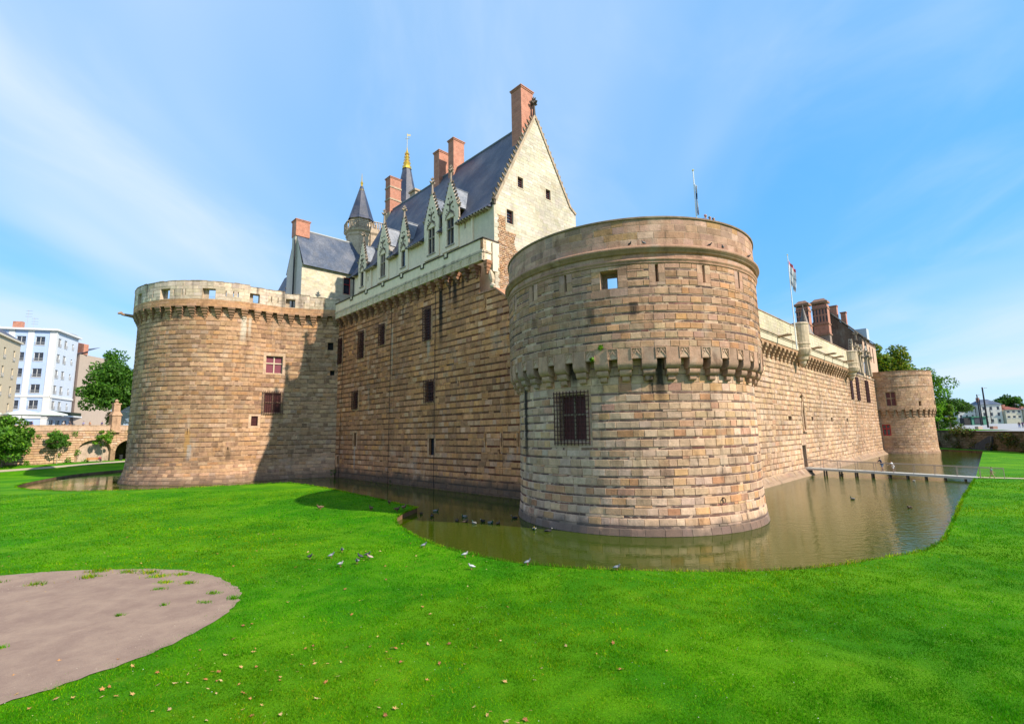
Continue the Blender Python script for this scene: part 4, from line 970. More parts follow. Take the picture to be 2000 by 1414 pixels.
def build_great_house():
    rng = random.Random(41); VF = 1.5; UG = 4.95
    H = thing('great_house', 'tall white house with steep slate roof, carved dormers and pointed gable', 'house', (*LG(20, 9, 0).xy, 24))
    S = surf_v(VF); G = surf_u(UG)
    dor = [(13.4, 'A'), (17.65, 'A'), (24.85, 'B'), (30.8, 'A'), (37.6, 'B')]
    ops = [(-u-w, -u+w, 30+z0, 30+z1) for u, k in dor for (w, z0, z1) in [(0.78, 0.7, 4.4) if k == 'A' else (0.55, 0.7, 3.3)]]
    small = [(-10.6, -10.35, 32.0, 32.9), (-39.0, -38.8, 31.4, 32.3), (-35.9, -35.6, 31.2, 32.0)]
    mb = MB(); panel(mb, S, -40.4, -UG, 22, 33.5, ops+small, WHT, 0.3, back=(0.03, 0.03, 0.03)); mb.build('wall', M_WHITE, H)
    mb = MB(); mb.sbox(S, -9.0, -8.7, 28, 33.2, 0, 0.25, WHT); mb.sbox(S, -34.6, -34.3, 28, 33.2, 0, 0.25, WHT); mb.sbox(S, -8.7, -UG, 28, 33.2, -0.02, 0.05, (0.62, 0.56, 0.43)); mb.build('pilaster', M_WHITE, H)
    # gable
    def left(z): return VF if z < 33.5 else VF+(z-33.5)/14.5*7.5
    def right(z): return 16.9 if z < 36.6 else (16.9-(z-36.6)/0.7*1.2 if z < 37.3 else 15.7-(z-37.3)/10.7*6.7)
    gw = [(5.5, 6.45, 36.85, 38.25), (10.7, 11.65, 37.0, 38.4), (3.5, 4.6, 31.55, 33.3)]
    mb = MB(); trap_panel(mb, G, [19, 33.5, 36.6, 37.3, 48.0], left, right, gw, (0.50, 0.46, 0.37), 0.4)  # same limestone as WHT, darkened in colour because this face is sunlit
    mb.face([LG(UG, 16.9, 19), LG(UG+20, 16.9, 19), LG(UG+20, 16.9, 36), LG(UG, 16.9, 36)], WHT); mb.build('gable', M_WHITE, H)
    def rub(z): return 5.4+0.25*math.sin(z*1.7) if z < 28.3 else (4.9+0.2*math.sin(z*2.3) if z < 30.4 else (3.3 if z < 32.2 else 1.5))
    cw = []; z = 20.0
    while z < 47.6: cw.append((z, z+0.42, 's')); z += 0.42
    blk = [(a-0.16, b+0.16, c-0.16, d+0.16) for a, b, c, d in gw]
    cg = lambda r, u, z, k: jit3(r, pick(r, [(6, (0.525, 0.485, 0.395)), (2, (0.50, 0.46, 0.37)), (1, (0.45, 0.41, 0.33))]), 0.03)  # gable blocks share the colour lowered for direct sun
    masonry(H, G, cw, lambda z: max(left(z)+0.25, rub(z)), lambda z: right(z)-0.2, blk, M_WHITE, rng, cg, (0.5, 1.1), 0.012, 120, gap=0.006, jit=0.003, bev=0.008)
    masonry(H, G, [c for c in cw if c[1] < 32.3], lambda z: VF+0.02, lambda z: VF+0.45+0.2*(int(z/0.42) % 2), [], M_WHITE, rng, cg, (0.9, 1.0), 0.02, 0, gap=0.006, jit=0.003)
    cr = []; z = 20.0
    while z < 32.2: h = rng.uniform(0.16, 0.27); cr.append((z, z+h, 's')); z += h
    masonry(H, G, cr, lambda z: VF+0.5+0.2*(int(z/0.42) % 2), rub, blk, M_EMB, rng, lambda r, u, z, k: jit3(r, pick(r, [(3, (0.46, 0.30, 0.16)), (2, (0.50, 0.37, 0.22)), (1, (0.34, 0.21, 0.11)), (1, (0.42, 0.33, 0.25))]), 0.15), (0.25, 0.6), 0.06, 40, gap=0.02, jit=0.03, bev=0.03)
    for o in gw:
        w = casement(G, o, H, 0.36, M_RWOOD, M_GLASS, (1, 1, 1), 1, 4, 0.1, 0.04)
        sm = MB()
        for (a, b, c, d) in ((o[0]-.16, o[0], o[2]-.16, o[3]+.16), (o[1], o[1]+.16, o[2]-.16, o[3]+.16), (o[0], o[1], o[3], o[3]+.16), (o[0], o[1], o[2]-.16, o[2])): sm.sbox(G, a, b, c, d, -0.02, 0.035, (0.52, 0.45, 0.34))
        sm.build('window_surround', M_WHITE, H)
    # gable coping and crockets
    mb = MB(); ck = MB()
    for (a, b) in (((VF, 33.5), (9.0, 48.0)), ((9.0, 48.0), (15.7, 37.3)), ((15.7, 37.3), (16.9, 36.6))):
        pa, pb = LG(UG, a[0], a[1]), LG(UG, b[0], b[1]); d = (pb-pa).normalized(); n = Vector((-E1v.x, -E1v.y, 0)); up = n.cross(d); up = up if up.z > 0 else -up
        q = []
        for p in (pa, pb): q += [[p+n*0.14-up*0.12, p-n*0.55-up*0.12, p-n*0.55+up*0.2, p+n*0.14+up*0.2]]
        mb.hexa([q[0][0], q[0][1], q[1][1], q[1][0], q[0][3], q[0][2], q[1][2], q[1][3]], (0.42, 0.36, 0.28))
        L = (pb-pa).length; m = int(L/0.82)
        for k in range(1, m): crocket(ck, pa.lerp(pb, k/m)+up*0.2-n*0.1, up+V(0, 0, .2), 0.42, (0.27, 0.22, 0.17))
    mb.build('gable_coping', M_WEATH, H); ck.build('crockets', M_WEATH, H)
    mb = MB(); p = LG(UG+0.1, 9.0, 0); finial(mb, (p.x, p.y), 47.9, 50.9, 0.26, (0.12, 0.11, 0.10), ((M1v.x, M1v.y), (-M1v.x, -M1v.y), (E1v.x, E1v.y), (-E1v.x, -E1v.y))); mb.build('finial', M_WEATH, H)
    mb = MB(); p = LG(UG, VF, 33.4)
    mb.tube([p+V(0, 0, -.1), p+V(0, 0, .4), p-E1v.to_3d()*.2-M1v.to_3d()*.4+V(0, 0, .5)], [.2, .3, .18], 6, DKC); mb.build('kneeler', M_WEATH, H)
    # main roof with flared eaves
    prof = [(0.75, 32.95), (1.5, 33.75), (2.6, 35.5), (4.2, 38.5), (9.0, 47.75), (13.8, 38.5), (17.4, 33.0)]
    mb = MB(); us = [UG+0.3+(41.2-UG)*k/10 for k in range(11)]
    for (a, b) in zip(us[:-1], us[1:]):
        for (p, q) in zip(prof[2:-1], prof[3:]): mb.face([LG(b, *p), LG(a, *p), LG(a, *q), LG(b, *q)])
    cuts = [UG+.3]
    for u, k in dor: h = 1.8 if k == 'A' else 1.35; cuts += [u-h, u+h]
    cuts.append(41.5)
    for a, b in zip(cuts[::2], cuts[1::2]):
        for (p, q) in zip(prof[:2], prof[1:3]): mb.face([LG(b, *p), LG(a, *p), LG(a, *q), LG(b, *q)])
        for e in (a, b): mb.face([LG(e, *prof[0]), LG(e, *prof[1]), LG(e, *prof[2]), LG(e, 2.6, 33.3), LG(e, 1.5, 33.0)])
        mb.face([LG(a, 0.75, 32.95), LG(b, 0.75, 32.95), LG(b, 1.6, 33.1), LG(a, 1.6, 33.1)], (.3, .3, .3))
    mb.face([LG(41.5, *p) for p in prof]); rf = mb.build('roof', M_SLATE, H, False)
    mb = MB(); mb.tube([LG(UG+0.5, 9.0, 47.8), LG(41.2, 9.0, 47.8)], 0.16, 6, (0.16, 0.18, 0.22)); mb.build('ridge', M_ATTR, H)
    mb = MB()
    u = UG+0.6
    while u < 40:
      if not any(abs(u-d_[0]) < 1.75 for d_ in dor): mb.hexa([LG(u+.12, 0.72, 32.75), LG(u, 0.72, 32.75), LG(u, 1.5, 32.75), LG(u+.12, 1.5, 32.75), LG(u+.12, .72, 32.92), LG(u, .72, 32.92), LG(u, 1.5, 33.1), LG(u+.12, 1.5, 33.1)], (0.5, 0.42, 0.3))
      u += 0.55
    mb.build('rafter_ends', M_WHITE, H, kind='stuff')
    # dormers
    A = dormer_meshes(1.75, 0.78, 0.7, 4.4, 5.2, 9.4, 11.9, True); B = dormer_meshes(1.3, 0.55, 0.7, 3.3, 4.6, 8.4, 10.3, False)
    n = S(0, 0, 1)-S(0, 0, 0); rz = rot_out(n.x, n.y)
    for u, k in dor:
        D = A if k == 'A' else B; p = S(-u, 30, 0.0); d = inst('dormer', D['front'], H, p, rz)
        for q in ('carving', 'roof', 'window', 'pane'):
            o = bpy.data.objects.new(D[q].name, D[q]); COL.objects.link(o); o.parent = d
    FL = lambda a, b, z: LG(a, b, z)
    brick_stack('chimney', FL, 5.45, 7.3, 7.0, 9.25, 42, 51.9, M_BRICKP, H)
    brick_stack('chimney', FL, 21.66, 23.03, 8.2, 10.3, 43, 52.6, M_BRICKP, H)
    brick_stack('chimney', FL, 25.51, 26.98, 8.2, 10.3, 43, 52.3, M_BRICKP, H)
    c = brick_stack('chimney', FL, 41.5, 43.2, 8.5, 10.8, 47.3, 54.4, M_BRICK, H)
    mb = MB()
    for z0, z1, e in ((36, 47.3, 0.08), (49.8, 50.1, 0.1), (52.2, 52.5, 0.1)): mb.hexa([FL(43.2+e, 8.5-e, z0), FL(41.5-e, 8.5-e, z0), FL(41.5-e, 10.8+e, z0), FL(43.2+e, 10.8+e, z0), FL(43.2+e, 8.5-e, z1), FL(41.5-e, 8.5-e, z1), FL(41.5-e, 10.8+e, z1), FL(43.2+e, 10.8+e, z1)], (0.42, 0.36, 0.28))
    mb.build('chimney_band', M_WEATH, c)
    mb = MB(); mb.hexa([FL(38.7, 11.0, 44), FL(36.9, 11.0, 44), FL(36.9, 13, 44), FL(38.7, 13, 44), FL(38.7, 11.0, 50.6), FL(36.9, 11.0, 50.6), FL(36.9, 13, 50.6), FL(38.7, 13, 50.6)], (0.46, 0.39, 0.3)); 
    for z in (50.6, 47.6): mb.hexa([FL(38.9, 10.8, z), FL(36.7, 10.8, z), FL(36.7, 13.2, z), FL(38.9, 13.2, z), FL(38.9, 10.8, z+.35), FL(36.7, 10.8, z+.35), FL(36.7, 13.2, z+.35), FL(38.9, 13.2, z+.35)], (0.4, 0.34, 0.26))
    mb.build('stone_chimney', M_WEATH, H)
    return H
GH = build_great_house()

def build_wing():
    rng = random.Random(43); U0 = 48.0; V0, V1 = -4.55, 6.0
    H = thing('house', 'small pale stone wing with blue slate roof and orange brick chimney behind the left tower', 'house', (*LG(43, -3, 0).xy, 26))
    G = surf_u(U0); op = (3.0, 4.3, 32.1, 35.2); ZE = 36.2; ZR = 43.6; UR = 51.6; UB = 55.2
    mb = MB(); panel(mb, G, V0, V1, 26, ZE, [op], (0.6, 0.55, 0.45), 0.3); mb.build('wall', M_WHITE, H)
    cw = [(26+0.36*k, 26+0.36*(k+1), 's') for k in range(28)]
    masonry(H, G, cw, lambda z: V0+0.02, lambda z: V1, [(op[0]-.2, op[1]+.2, op[2]-.2, op[3]+.2)], M_WHITE, rng, lambda r, u, z, k: jit3(r, pick(r, [(5, (0.53, 0.48, 0.37)), (2, (0.48, 0.43, 0.33)), (1, (0.56, 0.51, 0.40))]), 0.06), (0.45, 0.95), 0.014, 150, gap=0.011, jit=0.004, bev=0.01)
    casement(G, op, H, 0.26, M_REDW, M_GLASS, (1, 1, 1), 1, 2, 0.09, 0.1, 0.6)
    sm = MB()
    for (a, b, c, d) in ((op[0]-.2, op[0], op[2]-.2, op[3]+.2), (op[1], op[1]+.2, op[2]-.2, op[3]+.2), (op[0], op[1], op[3], op[3]+.22), (op[0], op[1], op[2]-.2, op[2])): sm.sbox(G, a, b, c, d, -0.02, 0.04, (0.5, 0.42, 0.32))
    sm.build('window_surround', M_WHITE, H)
    # gable end (faces the lawn) and roof
    mb = MB(); mb.face([LG(UB, V0, 26), LG(U0, V0, 26), LG(U0, V0, ZE), LG(UR, V0, ZR-.1), LG(UB, V0, ZE)], (0.56, 0.54, 0.48)); mb.build('gable', M_WHITE, H)
    mb = MB(); mb.face([LG(UR, V0-.12, ZR), LG(U0-.5, V0+0.1, ZE-.35), LG(U0-.5, 7, ZE-.35), LG(UR, 10, ZR)][::-1]); mb.face([LG(UR, V0, ZR), LG(UB+.4, V0, ZE-.3), LG(UB+.4, 10, ZE-.3), LG(UR, 10, ZR)])
    mb.face([LG(U0-.5, V0+.1, ZE-.37), LG(U0-.5, 7, ZE-.37), LG(U0+.1, 7, ZE-.1), LG(U0+.1, V0+.1, ZE-.1)]); mb.build('roof', M_SLATE2, H)
    mb = MB(); mb.tube([LG(UR, V0+1.6, ZR+.02), LG(UR, 9, ZR+.02)], 0.17, 6, (0.4, 0.4, 0.4)); mb.build('ridge', M_ATTR, H)
    brick_stack('chimney', LG, UR-1.0, UR+1.0, V0-0.35, V0+2.1, ZR-1.6, 45.1, M_BRICKP, H)
    mb = MB(); mb.hexa([LG(UR+.8, V0-.3, 26), LG(UR-.8, V0-.3, 26), LG(UR-.8, V0, 26), LG(UR+.8, V0, 26), LG(UR+.8, V0-.3, ZR-1), LG(UR-.8, V0-.3, ZR-1), LG(UR-.8, V0, ZR-1), LG(UR+.8, V0, ZR-1)], (0.5, 0.48, 0.42)); mb.build('chimney_breast', M_WHITE, H)
    mb = MB(); mb.tube([LG(40.6, 1.35, 26.5), LG(40.6, 1.35, 33)], 0.09, 6); mb.tube([LG(UR-.9, V0-.4, 26.5), LG(UR-.9, V0-.4, ZR-2.5)], 0.12, 6); mb.build('downpipe', M_DIRON, H)
    # neighbour further back: slate roof with crocketed gable
    H2 = thing('house', 'blue slate roofed gable with dark cross finial and pink chimney, furthest left on the castle', 'house', (-46.5, 101, 26))
    c = Vector((-44.8, 100.0))
    def Q(u, v, z): p = c+E1v*u+M1v*v; return Vector((p.x, p.y, z))
    mb = MB(); mb.face([Q(0, -3.2, 26), Q(0, 3.2, 26), Q(0, 3.2, 33.5), Q(0, 0, 41.2), Q(0, -3.2, 33.5)], WHT); mb.face([Q(0, -3.2, 26), Q(8, -3.2, 26), Q(8, -3.2, 33.5), Q(0, -3.2, 33.5)], WHT); mb.build('wall', M_WHITE, H2)
    mb = MB()
    for s in (-1, 1): mb.face([Q(-.1, s*3.5, 33.0), Q(-.1, 0, 41.4), Q(8, 0, 41.4), Q(8, s*3.5, 33.0)])
    mb.build('roof', M_SLATE, H2)
    mb = MB(); 
    for s in (-1, 1):
        for k in range(10): crocket(mb, Q(-.1, s*3.4*(1-k/10), 33.4+8*k/10), Q(0, s, .6)-Q(0, 0, 0), .45, DKC)
    mb.build('crockets', M_WEATH, H2)
    mb = MB(); p = Q(0, 0, 0); finial(mb, (p.x, p.y), 41.2, 44.6, 0.3, DKC); mb.build('finial', M_WEATH, H2)
    brick_stack('chimney', Q, 3.0, 4.2, 1.2, 2.6, 37, 45.2, M_BRICKP, H2)
build_wing()

def build_spires():
    # stair turret with balcony
    c = (-29.9, 94.0)
    T = thing('stair_turret', 'octagonal stone turret with carved balustrade and gold tipped slate spire behind the great house', 'turret', (c[0], c[1], 26))
    mb = MB(); mb.lathe(c, [(2.7, 26), (2.7, 45.2), (2.9, 45.5), (2.85, 45.9), (3.2, 46.2), (3.25, 46.5)], 8, col=(0.52, 0.46, 0.36), rot=R(10)); mb.lathe(c, [(2.3, 46.4), (2.3, 49.2)], 8, col=(0.6, 0.55, 0.45), rot=R(10)); mb.build('shaft', M_WEATH, T)
    mb = MB(); mb.lathe(c, [(2.75, 48.9), (2.4, 49.6), (0.28, 56.6)], 8, rot=R(10)); mb.build('spire', M_SLATE, T)
    mb = MB(); mb.tube([(c[0], c[1], 55.6), (c[0], c[1], 56.3), (c[0], c[1], 56.9), (c[0], c[1], 57.3), (c[0], c[1], 57.7), (c[0], c[1], 59.4)], [.6, .3, .2, .3, .1, .03], 8); mb.build('gilded_tip', M_GOLD, T)
    mb = MB()
    pts = [(c[0]+3.15*math.cos(R(10+45*k)), c[1]+3.15*math.sin(R(10+45*k))) for k in range(9)]+[]
    segs = list(zip(pts[:-1], pts[1:]))
    gal = [((-27.0, 93.0), (-23.6, 95.0)), ((-23.6, 95.0), (-20, 94.0))]
    for (a, b), zb in [(s, 46.5) for s in segs]+[(g, 46.9) for g in gal]:
        for zz in (zb, zb+1.5): mb.tube([(*a, zz+.08), (*b, zz+.08)], 0.13, 4, (.5, .44, .35))
        for t in np.linspace(0, 1, 6 if zb < 46.6 else 9):
            p = (a[0]+(b[0]-a[0])*t, a[1]+(b[1]-a[1])*t); mb.tube([(*p, zb), (*p, zb+1.6)], 0.09, 4, (.5, .44, .35))
        for t in np.linspace(0.1, 0.9, 5 if zb < 46.6 else 8):
            p = V(a[0]+(b[0]-a[0])*t, a[1]+(b[1]-a[1])*t, zb+.8); d = V(b[0]-a[0], b[1]-a[1], 0).normalized()
            mb.tube([p+(d*math.cos(x)+V(0, 0, 1)*math.sin(x)*1.5)*.3 for x in [math.pi*2*k/8 for k in range(9)]], .07, 4, (.46, .4, .32))
    mb.build('balustrade', M_WEATH, T)
    mb = MB(); g = [(-27.4, 92.4), (-23.6, 95.0), (-19, 94.0), (-18, 99), (-27, 99)]
    i0 = [(*p, 26) for p in g]; i1 = [(*p, 45.6) for p in g]; i2 = [(p[0], p[1]-.3, 46.0) for p in g]; i3 = [(p[0], p[1]-.3, 46.9) for p in g]
    for k in range(4):
        for lo, hi in ((i0, i1), (i1, i2), (i2, i3)): mb.face([lo[k], lo[k+1], hi[k+1], hi[k]], (.46, .4, .32))
    mb.face(i3, (.4, .35, .3)); mb.build('gallery', M_WEATH, T)
    c = (-21.2, 96.0)
    T = thing('spire_tower', 'slender slate spire with tall openwork gold crown and weathervane behind the chimneys', 'tower', (c[0], c[1], 26))
    mb = MB(); mb.lathe(c, [(2.3, 26), (2.3, 46)], 8, col=(0.5, 0.44, 0.35), rot=R(10)); mb.build('shaft', M_WEATH, T)
    mb = MB(); mb.lathe(c, [(4.0, 45.8), (3.6, 47), (0.8, 61.6)], 8, rot=R(10)); mb.build('spire', M_SLATE, T)
    mb = MB(); mb.lathe(c, [(1.0, 61.2), (0.9, 61.8), (0.6, 62.0), (0.75, 62.6), (0.3, 63.4), (0.42, 63.9), (0.2, 64.6), (0.3, 65.0), (0.12, 65.6), (0.05, 66.2)], 8)
    for z, r in ((61.7, .75), (62.4, .62), (63.1, .5), (63.8, .42), (64.5, .34)):
        for k in range(8):
            t = R(45*k+10); d = V(math.cos(t), math.sin(t), 0); p = V(c[0], c[1], z); mb.tube([p+d*r*.7, p+d*(r+.12)+V(0, 0, .1), p+d*(r+.05)+V(0, 0, .45)], [.09, .08, .03], 4)
    mb.build('gilded_crown', M_GOLD, T)
    mb = MB(); mb.tube([(c[0], c[1], 66), (c[0], c[1], 69.4)], .05, 4, (.6, .5, .3)); mb.tube([(c[0]-.4, c[1], 68.2), (c[0]+.5, c[1], 68.2)], .05, 4, (.6, .5, .3)); mb.face([(c[0]-.1, c[1], 68.8), (c[0]+.7, c[1]+.1, 68.8), (c[0]+.7, c[1]+.1, 69.2), (c[0]-.1, c[1], 69.2)], (.6, .5, .3)); mb.build('weathervane', M_ATTR, T)
build_spires()

# ================================================================ long sunlit wall
B2 = Vector((27.7, 56.7)); F2 = Vector((0.70, 0.714)).normalized(); N2 = Vector((F2.y, -F2.x))
def LW(u, v, z): p = B2+F2*u-N2*v; return Vector((p.x, p.y, z))        # v inwards
def surf2(off): p = B2+N2*off; return plane_surf(p.x, p.y, F2.x, F2.y)
def col_W2(rng, u, z, kind):
    if kind == 'b': return jit3(rng, pick(rng, [(4, (0.16, 0.11, 0.07)), (3, (0.22, 0.155, 0.095)), (1, (0.11, 0.08, 0.06))]), 0.25)
    r = clamp((u-50)/6)
    return jit3(rng, pick(rng, [(4, (0.49-.06*r, 0.385-.07*r, 0.255-.05*r)), (3, (0.45-.05*r, 0.335-.05*r, 0.205-.04*r)), (2, (0.46, 0.395, 0.30)), (1, (0.40, 0.26, 0.15)), (0.8, (0.32, 0.24, 0.16)), (0.5, (0.44, 0.24, 0.13))], .5), 0.09)
def build_W2():
    rng = random.Random(51)
    W = thing('curtain_wall', 'long sunlit stone wall running away right of the great tower to the far tower', 'wall', (*LW(30, 0, 0).xy, 0))
    S = plane_surf(B2.x, B2.y, F2.x, F2.y, lambda z: 0.9*clamp((1.1-z)/1.1)**1.5+0.1*clamp((8-z)/8))
    holes = [(12.5, 13.9, 7.4, 8.0), (23.8, 24.8, 7.36, 8.0), (35.7, 36.8, 7.3, 7.95), (47.4, 48.5, 7.3, 7.9), (57.0, 57.2, 6.6, 7.85), (62, 62.5, 6.9, 7.4), (66.5, 66.8, 6.8, 7.3), (26.2, 26.5, 3.1, 3.5), (40.5, 40.9, 3.4, 3.9), (49.6, 50.1, 2.9, 3.4), (61, 61.4, 3.0, 3.4)]
    tall = [(53.9, 55.6, 11.75, 16.2), (59.6, 61.9, 11.7, 16.15), (69.3, 72.6, 11.6, 16.1)]
    door = (17.35, 19.1, 0.95, 4.0); niche = (19.0, 20.0, 6.1, 8.9)
    ops = holes+tall+[door, niche]
    cs = [(-0.4, 0.35, 's')]+courses(0.35, 16.75, 0.49, 0.155, rng)
    MORT = (0.44, 0.34, 0.22)
    mb = MB(); panel(mb, S, -15.5, 83, -0.6, 16.85, ops, MORT, 0.55, du=4, dz=0.6); mb.build('wall', M_W2, W)
    blk = []
    for o in ops:
        sm = MB()
        pad = 0.3 if o in tall+[door, niche] else 0.16
        z = snap(cs, o[2]-.12, o[3]+(1.0 if o in (door, niche) else .12)); z = (z[0], min(z[1], 16.75)); blk.append((o[0]-pad, o[1]+pad, z[0], z[1]))
        surround(sm, S, o, z, pad, rng, lambda r, u, zz, k: jit3(r, (0.47, 0.37, 0.25), 0.1)); sm.build('window_surround', M_W2, W)
    masonry(W, S, cs, lambda z: -15.4, lambda z: 83, blk, M_W2, rng, col_W2, (0.45, 1.5), 0.042, 300, jit=0.035, gap=0.012)
    for o in holes:
        p = MB(); p.sbox(S, o[0]-.02, o[1]+.02, o[2]-.02, o[3]+.02, -.65, -.52); p.build('loophole', M_HOLE, W)
    for o in tall:
        c = casement(S, o, W, .4, M_RWOOD, M_GLASS, (1, 1, 1), 2, 3, .08, .1); grille(S, o, c, M_IRON, 9, 16, .15, .12, .05, .1)
    # arched door
    a, b, z0, z1 = door; mb = MB(); mb.sbox(S, a, b, z0, z1, -.56, -.45, (.05, .04, .035)); mb.build('door', M_PAINT, W)
    mb = MB(); r = (b-a)/2; m = (a+b)/2
    for k in range(9):
        t0, t1 = math.pi*k/9, math.pi*(k+1)/9
        mb.face([S(m+r*math.cos(t0), z1+(0.0)+r*1.0*math.sin(t0)*0.95, .03), S(m+(r+.32)*math.cos(t0), z1+(r+.32)*math.sin(t0), .05), S(m+(r+.32)*math.cos(t1), z1+(r+.32)*math.sin(t1), .05), S(m+r*math.cos(t1), z1+r*math.sin(t1)*.95, .03)], jit3(rng, (.42, .33, .22)))
        mb.face([S(m, z1, .02), S(m+r*math.cos(t0), z1+r*math.sin(t0), .02), S(m+r*math.cos(t1), z1+r*math.sin(t1), .02)], (.05, .04, .035))
    mb.build('door_arch', M_W2, W)
    # pointed niche with statue canopy
    a, b, z0, z1 = niche; m = (a+b)/2; mb = MB(); mb.sbox(S, a, b, z0, z1, -.6, -.4, (.3, .2, .12))
    mb.face([S(a, z1, .03), S(b, z1, .03), S(m, z1+1.1, .03)], (.26, .17, .1))
    for s, e in ((a-.12, m), (b+.12, m)): mb.tube([S(s, z0-.1, .08), S(s, z1, .08), S((s+e)/2, z1+.8, .1), S(e, z1+1.3, .12)], .13, 5, (.5, .4, .27))
    mb.tube([S(m, z1+1.2, .15), S(m, z1+2.6, .12)], [.2, .08], 5, (.44, .34, .22)); mb.sbox(S, m-.5, m+.5, z1+2.0, z1+2.15, 0, .35, (.44, .34, .22)); mb.sbox(S, a-.5, b+.5, z0-.3, z0-.1, 0, .3, (.5, .4, .27)); mb.build('niche', M_W2, W)
    # corbel table
    cms = [corbel_mesh('corbel', [(0.36, 16.2, 16.75, 0.85), (0.3, 15.85, 16.2, 0.62), (0.24, 15.5, 15.85, 0.42), (0.17, 15.15, 15.5, 0.22)], M_W2, c, 4) for c in ((0.40, 0.29, 0.18), (0.34, 0.24, 0.14), (0.44, 0.33, 0.21))]
    u = -13.0
    while u < 52: p = S(u, 15, 0); inst('corbel', cms[rng.randrange(3)], W, (p.x, p.y, 0), rot_out(N2.x, N2.y)); u += 1.72
    F = surf2(0.85); WC = (0.51, 0.45, 0.34)
    mb = MB(); mb.sbox(F, -14, 52.6, 16.75, 17.1, -.6, .0, (.36, .24, .14)); mb.build('corbel_band', M_W2, W)
    mb = MB(); mb.sbox(F, -14, 52.6, 17.1, 18.1, -.55, .08, WC); mb.sbox(F, -14, 52.6, 18.3, 20.45, -.55, 0, WC); mb.build('parapet_wall', M_WHITE, W)
    mb = MB(); mb.sbox(F, -14, 52.6, 18.1, 18.2, -.5, .2, (.42, .36, .28)); mb.sbox(F, -14, 52.6, 18.2, 18.3, -.5, .14, (.35, .3, .24)); mb.sbox(F, -14, 52.6, 17.86, 17.94, -.5, .14, (.42, .36, .28)); mb.build('string_course', M_WEATH, W)
    cw = [(18.32+.42*k, 18.32+.42*(k+1), 's') for k in range(5)]
    masonry(W, F, cw, lambda z: -3, lambda z: 52.5, [], M_WHITE, rng, lambda r, u, z, k: jit3(r, (0.52, 0.46, 0.34), .06), (.6, 1.2), .012, 0, gap=.008, jit=.003, bev=.008)
    mb = MB(); mb.sbox(F, -14, 52.6, 20.45, 20.58, -.65, .08, (.36, .27, .2)); mb.build('coping', M_WEATH, W)
    # two round bartizans
    for (u, r, zt) in ((18.3, 1.15, 20.9), (50.6, 1.35, 20.2)):
        c = F(u, 0, 0.1); mb = MB(); mb.lathe((c.x, c.y), [(.15, 14.9), (.45, 15.3), (.5, 15.7), (.75, 15.9), (.8, 16.3), (r-.1, 16.6), (r+.05, 17.0), (r+.12, 17.3), (r, 17.5), (r, 18.0), (r+.08, 18.1), (r, 18.3), (r, zt), (r+.07, zt+.02), (r+.07, zt+.15), (r*.9, zt+.3), (.05, zt+.45)], 20, col=(.52, .45, .34)); mb.build('bartizan', M_WEATH, W, False)
    for u in (8.0, 22.9, 31.8, 37.0, 45.0):
        p = F(u, 17.95, 0); mb = MB(); n = N2.to_3d(); mb.tube([p-n*.1, p+n*.7+V(0, 0, .05), p+n*1.3+V(0, 0, .1), p+n*1.75+V(0, 0, .05)], [.2, .16, .2, .1], 6, (.36, .27, .18)); mb.build('gargoyle', M_WEATH, W)
    # carved dormer fronts above the tall windows
    mb = MB(); mb.sbox(S, 52.6, 83, 16.85, 17.1, -.6, .12, (.42, .35, .27)); mb.build('cornice', M_WEATH, W)
    for (u, hw) in ((60.4, 1.3), (70.5, 1.5)):
        mb = MB(); zg = 20.6
        q = [(-hw, 17.1), (hw, 17.1), (hw, zg), (0.15, zg+3.6), (-.15, zg+3.6), (-hw, zg)]
        mb.face([S(u+x, z, .1) for x, z in q], (.5, .44, .34)); mb.face([S(u+x, z, -.5) for x, z in q][::-1], (.5, .44, .34))
        for k in range(6): a, b = q[k], q[(k+1) % 6]; mb.face([S(u+a[0], a[1], .1), S(u+b[0], b[1], .1), S(u+b[0], b[1], -.5), S(u+a[0], a[1], -.5)][::-1], (.42, .38, .3))
        for s in (-1, 1):
            p = S(u+s*hw, 0, -.2); finial(mb, (p.x, p.y), 17.1, zg+2.6, .42, (.4, .35, .27))
            for k in range(6): crocket(mb, S(u+s*hw*(1-k/6), zg+3.6*k/6, -.2), (s*F2.x, s*F2.y, .5), .4, DKC)
        p = S(u, 0, -.2); finial(mb, (p.x, p.y), zg+3.2, zg+5.2, .25, DKC); mb.build('dormer_front', M_WEATH, W)
        mb = MB(); mb.sbox(S, u-.5, u+.5, 17.8, 20.2, .08, .13); mb.build('pane', M_GLASS, W)
    mb = MB(); mb.face([S(53.5, 17.1, -.6), S(75, 17.1, -.6), S(75, 23, -5), S(53.5, 23, -5)]); mb.face([S(53.5, 17.1, -.6), S(53.5, 23, -5), S(53.5, 17.1, -9)]); mb.build('roof', M_SLATE, W)
    return W
W2 = build_W2()

